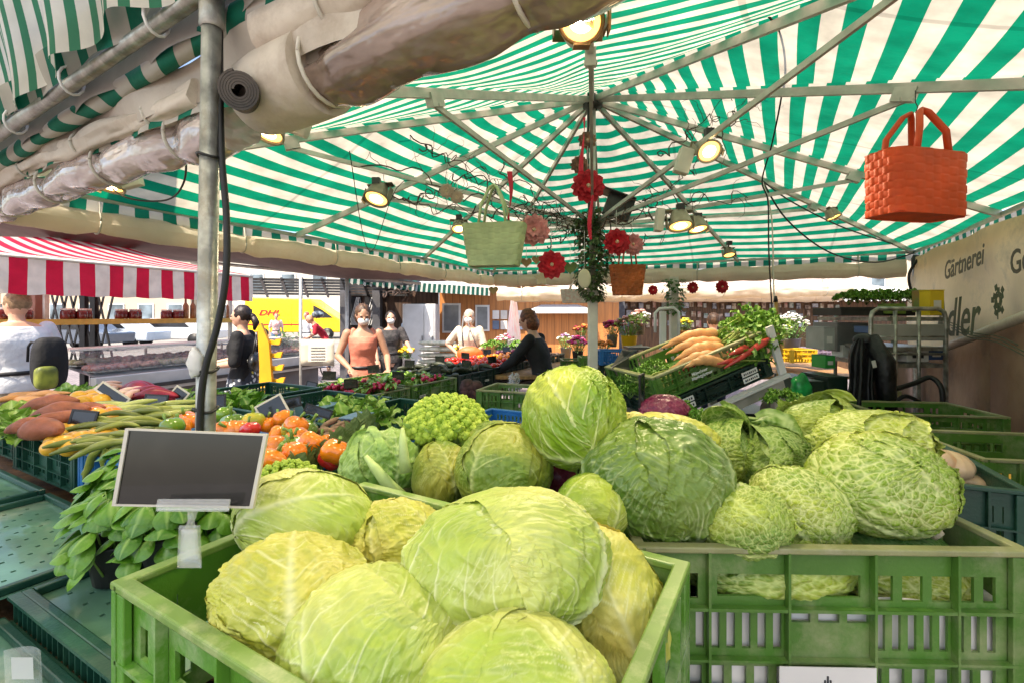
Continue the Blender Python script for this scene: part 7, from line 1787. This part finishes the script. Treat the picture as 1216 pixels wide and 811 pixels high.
# white tubular frame & wooden pole
t=thing('wooden_pole','round yellowish wooden pole leaning right of the carrots','pole',at(925,450,2.9))
m=MB();m.tube([at(930,500,2.9),at(925,430,2.9),at(921,357,2.9)],[.019,.017,.012],12);m.build('shaft',M('smooth yellow wood',(.50,.28,.08),.45,var=.2,vs=5,stretch=(8,8,.6)),t,world=True)
m=MB();m.tube([at(921,359,2.9),at(920.6,352,2.9)],[.014,.010],12);m.build('tip',m_dark,t,world=True)
t=thing('white_tube_frame','white bent tube frame behind the carrot heap','frame',at(790,400,4.5))
m=MB();m.tube([at(778,395,4.5),at(778,372,4.5),at(783,367,4.5),at(800,366,4.5),at(806,371,4.5),at(806,410,4.5)],.014,8);m.build('tube',m_white,t,world=True);m=MB();m.beam(at(787,370,4.4),at(787,415,4.4),.05,.05);m.build('post',m_white,t,world=True)
# second mast with ivy behind
t=thing('ivy_post','pale post wrapped with ivy behind the carrots','post',(px2(800,4.9),4.9,0));m=MB();m.box((0,0,1.0),(.075,.075,2.0));m.build('shaft',m_white_alu,t)
g=random.Random(91);lm=MB();V=[];T=[]
for j in range(260):
    a_=g.uniform(0,6.28);z=g.uniform(1.62,1.98);leaf(lm,V,T,base=(math.cos(a_)*g.uniform(.04,.11),math.sin(a_)*.08,z),d=(math.cos(a_),math.sin(a_),g.uniform(-1,.4)),up=(0,0,1),L=.045,Wd=.035,droop=.4,cup=.2,nu=3,nv=2,rng=g,vk=1)
lm.att={'vein':V,'tone':T};lm.build('ivy_leaves',darkleaf,t)

# ============================================================ right side: banner, wall, trolley
CD=(D-Cc); CD.z=0; uCD=CD.normalized(); nCD=Vector((-uCD.y,uCD.x,0))   # towards the inside: -x
if nCD.x>0: nCD=-nCD
def RW(s,z,o=0.): return Vector((Cc.x,Cc.y,0))+CD*s+nCD*o+Vector((0,0,z))
bn=thing('lettered_banner','beige lettered side banner with nursery lettering closing the right side of the stall','banner',RW(.2,1.4))
zb=lambda s:1.20+.86*s
m=MB();m.grid(lambda u,v:RW(u*.75, zb(u*.75)+(2.10-zb(u*.75))*v, .02+.018*math.sin(u*23+v*3)+.03*math.sin(v*4+u*7)*(1-v)),90,24);m.build('cloth',m_banner,bn,world=True)
m=MB();m.tube([RW(0,zb(0)-.01,.05),RW(.37,zb(.37)-.005,.05),RW(.75,zb(.75)-.01,.05)],.026,12);m.build('bottom_tube',m_beige,bn,world=True)
tX=uCD;tn_=nCD;
def tmx(s,z,rot=0,o=.075): 
    mm=Matrix((tX,Vector((0,0,1)),tn_)).transposed().to_4x4();mm.translation=RW(s,z,o);return mm@Matrix.Rotation(rot,4,'Z')
ink_b=M('dark banner print',(.13,.115,.09),.7,var=.1,rndv=0);ink_g=M('grey green banner print',(.10,.12,.07),.7,var=.15,rndv=0)
text_obj('Gärtnerei',.168,ink_b,tmx(.235,1.84,.07),bn,'lettering',.001,italic=.25)
text_obj('Gemüse',.165,ink_b,tmx(.45,1.80,.05),bn,'lettering',.001)
text_obj('Adler',.34,ink_g,tmx(.195,1.455,.05),bn,'lettering',.001,italic=.3)
m=MB();c_=tmx(.42,1.62)
for j in range(16):
    a_=j*.39;r1=.03+.02*(j%3);p=c_@Vector((math.cos(a_)*r1,.06+math.sin(a_)*r1,0));m.box(p,(.03,.03,.002),Matrix((tX,Vector((0,0,1)),tn_)).transposed()@Matrix.Rotation(a_,3,'Z'))
m.box(c_@Vector((0,-.005,.0015)),(.01,.07,.002),Matrix((tX,Vector((0,0,1)),tn_)).transposed());m.build('tree_emblem',ink_g,bn,world=True)
for j in range(3):
    m=MB();m.tube([c_@Vector((-.9+.1*j+q_*.14,-.06-.025*j+.012*math.sin(q_*1.2+j)-.012*q_,.001)) for q_ in range(9)],.003,5);m.build('field_line',ink_g,bn,world=True)
m_ply=M('stained brown plywood',(.44,.29,.18),.75,var=.3,vs=1.6,dirt=(.12,.08,.06),dscale=2.2,bump=.3,bs=12,c2=(.24,.14,.08))
w_=thing('plywood_wall','stained brown board wall below the lettered banner','wall',RW(.4,0));
for k in range(3):
    m=MB();s0=-.02+k*.33;m.grid(lambda u,v:RW(s0+u*.327,(zb(s0+u*.327)+.06)*v,-.06),6,6);m.build('panel',m_ply,w_,world=True,solid=.02)
w2=thing('brown_tarpaulin','brown back tarpaulin hanging behind the trolley','tarpaulin',RW(-.1,0));
m=MB();m.grid(lambda u,v:at(1035+u*85,0,4.35-u*.1)*1+Vector((0,.03*math.sin(u*18+v*3),-(CZ+(375)/F0*(4.35-u*.1))+CZ*0+v*1.35)),30,8);m.build('cloth',M('brown tarp',(.26,.17,.11),.6,var=.3,vs=2,bump=.4,bs=6),w2,world=True)
# trolley
tr=thing('shelf_trolley','grey steel shelf trolley with two tube hoops, loaded with boxes','trolley',at(1055,520,3.0)*1)
def hoop(x0,x1,d_,ytop,ybot,r_=.013):
    m=MB();m.tube([at(x0,ybot,d_),at(x0,ytop+12,d_),at(x0+2,ytop+4,d_),at(x0+9,ytop,d_),at(x1-9,ytop,d_),at(x1-2,ytop+4,d_),at(x1,ytop+12,d_),at(x1,ybot,d_)],r_,10);m.build('hoop',m_galv,tr,world=True)
hoop(1034,1123,2.9,367,515); hoop(992,1060,3.7,370,480)
for px in (1063,1091):
    m=MB();m.tube([at(px,368,2.9),at(px,515,2.9)],.011,8);m.build('upright',m_galv,tr,world=True)
m=MB();m.box((at(1078,395,2.9)),(.46,.012,.10));m.build('sign_panel',M('pale grey panel',(.42,.42,.40),.4,.3),tr,world=True,bevel=.003)
for k,(y_,) in enumerate(((379,),(412,),(431,))):
    zz=CZ-(y_-HOR)/F0*3.1
    m=MB();m.bx(px2(992,3.4),px2(1122,2.92),2.93,3.6,zz-.012,zz+.012);m.build('shelf',m_galv,tr,world=True)
m=MB();m.bx(px2(992,3.35),px2(1030,3.35),3.33,3.6,CZ-.25,CZ-.05);m.build('grey_drawer',M('grey cabinet',(.30,.31,.31),.5,.2),tr,world=True)
m=MB();m.tube([at(1034,400,2.9),at(1122,400,2.9)],.008,8);m.build('cross_rod',m_galv,tr,world=True)
m=MB();m.tube([at(1034,420,2.9),at(1122,420,2.9)],.008,8);m.build('cross_rod',m_galv,tr,world=True)
def boxthing(label,px,py,d_,w,h,dp,mat,name='cardboard_box',cat='box',lid=None,rz=0):
    c=at(px,py,d_);t=thing(name,label,cat,c-Vector((0,0,h/F0*d_/2)),rz);W_=w/F0*d_;H_=h/F0*d_
    m=MB();m.bx(-W_/2,W_/2,0,dp,0,H_*.98);m.build('body',mat,t,bevel=.003)
    m=MB();m.bx(-W_/2-.002,W_/2+.002,-.002,dp+.002,H_*.985,H_*1.02);m.build('lid',lid or mat,t,bevel=.001)
    m=MB();m.bx(-W_/4,W_/4,-.003,-.0005,H_*.3,H_*.6);m.build('printed_patch',m_label if mat!=m_label else m_ink,t)
boxthing('yellow tea carton standing on the trolley top beside the corner pole',1113,360,2.95,17,30,.08,M('yellow carton',(.82,.58,.02),.5,var=.1),'carton','carton')
boxthing('red and green carton beside the yellow one',1100,358,3.05,10,26,.08,M('red green carton',(.45,.16,.06),.5,var=.3,vs=8,c2=(.1,.25,.08)),'carton','carton')
boxthing('white cardboard box with red mark on the trolley shelf',1090,422,2.97,26,15,.2,m_label)
boxthing('blue cardboard box at the right end of the trolley shelf',1112,421,2.99,20,12,.2,M('blue carton',(.04,.10,.28),.5))
boxthing('blue and white paper packet on the trolley',1047,392,2.97,25,8,.15,M('blue packet',(.08,.14,.32),.5,var=.2),'packet','packet')
boxthing('crumpled white bag on the trolley shelf',1051,420,3.0,26,14,.2,m_paper,'paper_bag','bag')
boxthing('grey plastic bin hanging at the left of the trolley',985,402,3.2,13,26,.2,M('grey plastic',(.38,.39,.38),.5),'plastic_bin','bin')
boxthing('green watering box on the crates behind the jacket',986,430,3.2,12,15,.15,M('bright green plastic',(.05,.42,.08),.35),'plastic_box','box')
boxthing('white paper cups box under the trolley drawers',1008,417,3.3,14,14,.12,m_white,'cup_box','box')
boxthing('yellow ochre pad under the trolley',1062,472,3.0,18,15,.2,M('ochre pad',(.5,.44,.2),.7),'folded_pad','pad')
# herbs on top
for k in range(8): herbclump('rosemary pot in the black tray on top of the trolley',1008+k*10.5,356-(k%2)*2,3.25,900+k,.065,110,mat=parsley,name='rosemary_pot',cat='herb',group='rosemary pots on the trolley')
t=thing('plant_tray','black plant tray under the rosemary pots','tray',at(1045,370,3.15));m=MB();m.bx(-.26,.24,0,.3,-.03,.025);m.build('tray_body',m_pot,t,bevel=.004);m=MB();m.bx(-.27,.25,-.008,.0-.001,.012,.028);m.build('tray_lip',m_pot,t)
boxthing('two olive plant pots at the right of the rosemary',1066,367,3.1,20,12,.1,M('olive pot',(.20,.30,.06),.5),'olive_pot','pot')
# black jacket
jk=thing('black_jacket','black jacket hanging on the left hoop of the trolley','jacket',at(1032,405,2.8))
def jf(u,v):
    a_=u*6.283; y_=402+112*v; w_=(7+22*v**.7+3*math.sin(v*9)); x_=1024+3*v+w_*math.cos(a_)*(1+.12*math.sin(a_*5+v*4)); dd=2.8+ .10*math.sin(a_)*(1+.3*math.sin(a_*7+v*3))*(.4+v)
    return at(x_,y_,dd)
m=MB();m.grid(jf,48,26);m.build('cloth',M('black nylon',(.012,.012,.015),.45,var=.3,vs=6,bump=.8,bs=10),jk,world=True)
m=MB();m.tube([at(1032,402,2.8),at(1050,430,2.72),at(1053,470,2.70),at(1058,492,2.74)],[.05,.055,.045,.035],12);m.build('sleeve',M('black nylon',(0,0,0)),jk,world=True)
m=MB();m.ell(at(1026,404,2.8),(.06,.05,.04),12,8);m.build('collar',M('black nylon',(0,0,0)),jk,world=True)
m=MB();m.beam(at(1037,428,2.70),at(1039,436,2.70),.006,.02);m.build('logo_patch',m_label,jk,world=True)
# dark tangle under trolley: hose
cable('black hose curled on hooks under the trolley', [at(1062,462,2.7),at(1085,455,2.75),at(1105,448,2.75),at(1118,462,2.7),at(1119,490,2.7)], .014)
cable('black strap hanging below the trolley', [at(1060,480,2.75),at(1075,470,2.75),at(1095,480,2.75),at(1108,500,2.75)], .012)
# lower clutter between stand and trolley
for k,(px,py,d_,w,h,tx,mt) in enumerate([(968,470,2.6,20,34,'dark storage crate stack left of the jacket',cr_black),(905,500,2.0,44,18,'dark box of onions under the steel stand',cr_black),(957,468,2.9,22,38,'grey metal box behind the wooden pole',m_metal_dk),(995,470,2.8,24,44,'black storage box beside the jacket hem',cr_black)]):
    boxthing(tx,px,py,d_,w,h,.25,mt,'storage_box','box')
m=MB();m.ell((0,0,0),(.05,.03,.075),12,9,fn=lambda d:1+.15*math.sin(d.x*9+d.z*7));o=m.build('green_bag',M('bright green bag',(.02,.45,.10),.3,var=.3,vs=20));o.location=at(951,462,2.3);tag(o,'bright green crumpled bag right of the steel stand','bag')
# ============================================================ hanging things
def basket(label,px,py,d,w,h,flare,mat,htop,name='woven_bag',yaw=0,seed=1,hookpy=None,mh=None):
    s=d/F0;c=at(px,py,d);root=thing(name,label,'bag',c,R(yaw));W_=w*s/2;H_=h*s;D_=W_*.42
    m=MB();nu=64;nv=22;vs=[]
    def fn(u,v):
        a_=u*6.283;k=1-(1-v)*flare;x=math.cos(a_);y=math.sin(a_);p=5.;r_=1/((abs(x)**p+abs(y)**p)**(1/p))
        cell=(math.floor(u*30)+math.floor(v*8))%2;fu=(u*30)%1;fv=(v*8)%1
        bump_=.0012*(math.sin(math.pi*fu)**.5 if cell else math.sin(math.pi*fv)**.5) + (.0009 if cell else 0)
        rr=1+bump_/W_*2.2*s/.0026
        return Vector((x*r_*W_*k*rr, y*r_*D_*(.55+.45*k)*rr, -H_/2+H_*v))
    m.grid(fn,240,64);m.build('woven_body',mat,root)
    m=MB();m.grid(lambda u,v:Vector(((u*2-1)*W_*(1-flare)*.97,(v*2-1)*D_*(.55+.45*(1-flare))*.97,-H_/2+.003)),4,4);m.build('bottom',mat,root)
    for q in (-1,1):
        m=MB();y=q*D_*.8;pts=[Vector((-W_*.45,y,H_/2-.02)),Vector((-W_*.36,y,H_/2+htop*s*.45)),Vector((-W_*.12,y*.5,H_/2+htop*s*.92)),Vector((0,y*.3,H_/2+htop*s)),Vector((W_*.12,y*.5,H_/2+htop*s*.92)),Vector((W_*.36,y,H_/2+htop*s*.45)),Vector((W_*.45,y,H_/2-.02))];m.tube(pts,.0105*(w*s/.28),8,sq=.6);m.build('handle',mh or mat,root)
    if hookpy is not None:
        m=MB();top=at(px,hookpy,d);b_=c+Vector((0,0,H_/2+htop*s));m.tube([b_-Vector((0,0,.004)),b_+Vector((.008,0,.014)),b_+Vector((0,0,.03)),top],.0016,5);m.build('wire_hook',m_metal_dk,root,world=True)
    return root
m_ob=M('orange woven strap',(.88,.10,.02),.5,var=.12,vs=10);m_ob2=M('rust woven strap',(.55,.14,.03),.5,var=.2,vs=14);m_gb=M('pale green woven strap',(.58,.68,.36),.5,var=.12,vs=12)
basket('large orange woven bag hanging from the rib at upper right',1087,222,1.50,112,74,.02,m_ob,52,yaw=14,hookpy=108,mh=m_ob)
basket('pale green woven bag hanging left of the mast',587,292,2.15,74,50,.22,m_gb,46,yaw=-10,hookpy=215)
basket('small rust orange woven bag hanging right of the ivy',745,333,2.9,40,36,.22,m_ob2,26,yaw=8,hookpy=285)
basket('small pink and white basket hanging far behind left of the ivy',684,352,4.6,34,16,.15,M('pink white weave',(.75,.50,.45),.6,var=.4,vs=40,c2=(.8,.75,.7)),10)
# ribbons
m_rib=M('red ribbon',(.72,.01,.05),.35,var=.12,vs=9)
def ribbon(label,px,y0,y1,d,w,seed=0):
    m=MB();m.grid(lambda u,v:at(px+(u-.5)*w*math.cos(v*2+seed)+2*math.sin(v*4+seed),y0+(y1-y0)*v,d+.004*math.sin(v*7+u*3+seed)),4,24);o=m.build('ribbon',m_rib,solid=.0008);return tag(o,label,'ribbon')
ribbon('short red ribbon hanging behind the handle of the pale green bag',605,204,262,2.1,6)
ribbon('long red ribbon hanging beside the top of the mast',692,140,205,2.5,6,1)
ribbon('red ribbon end hanging below the big red rosette',702,232,285,2.5,5,2)
def rosette(label,px,py,d,r,mat,seed,squash=.55,n=22,rz=0):
    g=random.Random(seed);root=thing('paper_flower',label,'paper flower',at(px,py,d),rot=(0,0,rz));s=r*d/F0
    lm=MB();V=[];T=[]
    for ring,(k,el) in enumerate(((12,.15),(10,.55),(7,1.1))):
        for j in range(k):
            a_=6.283*j/k+ring*.4+g.uniform(-.1,.1);leaf(lm,V,T,base=(0,-.01,0),d=(math.cos(a_),-el,math.sin(a_)),up=(0,-1,0),L=s*(1.05-.2*ring),Wd=s*.62,droop=.3,cup=.3,nu=8,nv=4,rip=.10,rng=g,vk=1,pw=1.5)
    lm.build('petals',mat,root);m=MB();m.ell((0,-.02,0),s*.14,10,8);m.build('centre',M('pale flower centre',(.75,.6,.4),.5),root)
    m=MB();m.tube([(0,0,s*.9),(0,.0,s*2.4)],.0012,4);m.build('thread',m_white,root)
    return root
m_fr=M('red felt petals',(.62,.012,.03),.6,var=.15,vs=20);m_fp=M('pink felt petals',(.80,.32,.32),.6,var=.15,vs=20);m_fd=M('dried brown petals',(.38,.20,.13),.7,var=.3,vs=30)
rosette('pink paper flower right of the pale green bag',634,274,2.3,19,m_fp,1);rosette('red paper flower below the pink one',655,315,2.3,17,m_fr,2);rosette('big red paper flower high on the mast',698,222,2.6,20,m_fr,3)
rosette('red paper flower right of the ivy above the rust bag',732,288,2.6,16,m_fr,4);rosette('pink paper flower beside the red one right of the ivy',751,291,2.7,13,m_fp,5);rosette('dried brown flower high on the mast',697,168,2.7,11,m_fd,6);rosette('second dried brown flower lower on the mast',688,197,2.7,11,m_fd,7)
rosette('pale dried flower among the twigs left',531,228,2.3,9,M('pale dried petals',(.55,.42,.32),.7),8);rosette('second pale dried flower among the twigs left',543,235,2.3,8,M('pale dried petals',(.5,.4,.3)),9)
rosette('small red flower hanging over the far stalls',822,342,4.4,7,m_fr,10);rosette('small red flower hanging right of the second ivy post',857,341,4.6,8,m_fr,11);rosette('tiny red flower hanging left of the second ivy post',775,345,4.4,6,m_fr,12)
# egg, heart, star
t=thing('wooden_egg','cream wooden egg hanging on the ivy mast','ornament',at(694,330,2.6));m=MB();m.ell((0,0,0),(.036,.012,.054),20,14,fn=lambda d:1-.12*d.z);m.build('egg',M('cream painted wood',(.74,.68,.50),.5,var=.06),t);m=MB();m.tube([(0,0,.05),(0,0,.26)],.0014,4);m.build('thread',m_white,t)
def flatshape(label,px,py,d,r,kind,mat):
    s=r*d/F0;t=thing('hanging_'+kind,label,'ornament',at(px,py,d));pts=[]
    for k in range(40):
        a_=6.283*k/40
        if kind=='heart': x=16*math.sin(a_)**3/17;z=(13*math.cos(a_)-5*math.cos(2*a_)-2*math.cos(3*a_)-math.cos(4*a_))/17
        else: q=.45+.55*abs(((k*5/40*2)%2)-1);x=q*math.sin(a_);z=q*math.cos(a_)
        pts.append((x*s,z*s))
    m=MB();m.prism(pts,-.004,.004);m.build('cutout',mat,t,fixn=True);m=MB();m.tube([(0,0,s*.4),(0,0,s*2.6)],.0012,4);m.build('thread',m_white,t)
m_ow=M('ornament wood',(.42,.28,.12),.6,var=.2)
flatshape('wooden heart hanging below the pink paper flower',625,312,2.4,7,'heart',m_ow);flatshape('second wooden heart beside the first one',637,309,2.5,6,'heart',m_ow);flatshape('pale wooden star hanging above the tall vase',643,331,2.6,9,'star',M('pale ornament wood',(.65,.55,.38),.6));flatshape('green leaf shaped heart left of the ivy',677,318,2.4,9,'heart',M('green ornament',(.14,.22,.04),.5,var=.3,vs=10));flatshape('pale heart on the thin kiosk post',586,345,3.4,6,'heart',m_ow)
# ivy garland on the mast
g=random.Random(101);t=thing('ivy_garland','thick ivy garland wound round the mast under the canopy','garland',(HUB.x,HUB.y,1.9));lm=MB();V=[];T=[]
for j in range(1500):
    q=g.random();z=1.70+.52*q;rr=.035+.115*(math.sin(math.pi*min(1,q*1.0+.05))**.6)*(.5+.6*q);a_=g.uniform(0,6.283);r_=rr*g.uniform(.45,1.05)
    leaf(lm,V,T,base=(HUB.x+math.cos(a_)*r_+.015*math.sin(z*20),HUB.y+math.sin(a_)*r_-.02,z),d=(math.cos(a_),math.sin(a_),g.uniform(-1.1,.4)),up=(0,0,1),L=g.uniform(.022,.036),Wd=.026,droop=.4,cup=.2,nu=3,nv=2,rng=g,vk=1)
for j in range(220):
    a_=g.uniform(0,6.283);q=g.random();leaf(lm,V,T,base=(HUB.x+.04*math.cos(a_)-.16*q+.02,HUB.y-.1+.05*math.sin(a_),2.25-.10*q+g.uniform(-.03,.05)),d=(g.uniform(-1,1),g.uniform(-1,1),g.uniform(-1,1)),up=(0,0,1),L=.03,Wd=.022,droop=.4,cup=.2,nu=3,nv=2,rng=g,vk=1)
lm.att={'vein':V,'tone':T};lm.build('ivy_leaves',veg_mat('ivy leaf',(.03,.075,.02),(.20,.28,.12),(.08,.15,.04),.45),t,world=True)
# curly twigs
m_tw=M('dark twig bark',(.10,.06,.045),.7,var=.3)
def twig(label,a_,b_,seed,n=14,amp=.05,r=.004,group=None,br=7):
    g=random.Random(seed);a_=Vector(a_);b_=Vector(b_);t=thing('curly_twig',label,'twig',a_,group=group)
    pts=[];p1=g.uniform(0,6);p2=g.uniform(0,6)
    for i in range(n*3+1):
        u=i/(n*3);pts.append(a_.lerp(b_,u)+Vector((amp*math.sin(u*17+p1)*.5+amp*.4*math.sin(u*41+p2),amp*.5*math.sin(u*23+p2),amp*math.sin(u*21+p2)*.6+amp*.35*math.sin(u*47+p1))))
    m=MB();m.tube(pts,[r*(1-.6*i/(n*3)) for i in range(n*3+1)],6);m.build('stem',m_tw,t,world=True)
    for k in range(br):
        i=g.randrange(3,n*3-2);p=pts[i];q=[p];d=Vector((g.uniform(-1,1),g.uniform(-1,1),g.uniform(-1,1))).normalized()
        for s_ in range(9):
            d=(d+Vector((g.uniform(-.7,.7),g.uniform(-.7,.7),g.uniform(-.7,.7)))).normalized();q.append(q[-1]+d*.022)
        m=MB();m.tube(q,[r*.5*(1-.07*s_) for s_ in range(10)],5);m.build('side_shoot',m_tw,t,world=True)
TW=[((430,190,2.5),(690,268,3.0)),((470,150,2.7),(640,262,2.9)),((520,225,2.6),(690,275,3.0)),((560,250,2.5),(694,262,2.9)),((450,225,2.6),(570,262,2.7)),((500,175,2.8),(600,215,2.8)),((590,200,2.8),(690,270,3.0)),((610,245,2.7),(690,255,3.0)),((720,280,2.9),(850,180,2.5)),((760,240,2.8),(900,235,2.6)),((715,270,2.9),(800,215,2.7)),((840,170,2.5),(925,90,2.2)),((780,190,2.7),(870,120,2.4)),((720,300,2.9),(790,280,2.8)),((480,240,2.7),(560,215,2.7)),((640,255,2.9),(700,285,3.0)),((730,262,2.8),(830,245,2.7)),((540,205,2.6),(650,250,2.8)),((650,290,2.9),(695,262,3.0))]
for k,(p,q) in enumerate(TW): twig('dark curly willow twig tied along the ribs %s the mast'%('left of' if q[0]<705 and p[0]<705 else 'right of'), at(*p), at(*q), 1000+k, group='curly twigs '+('left of' if q[0]<705 and p[0]<705 else 'right of')+' the mast')
twig('white painted twig wreath near the green scalloped awning',at(455,350,5.0),at(492,345,5.0),1050,r=.008,amp=.04,br=5)
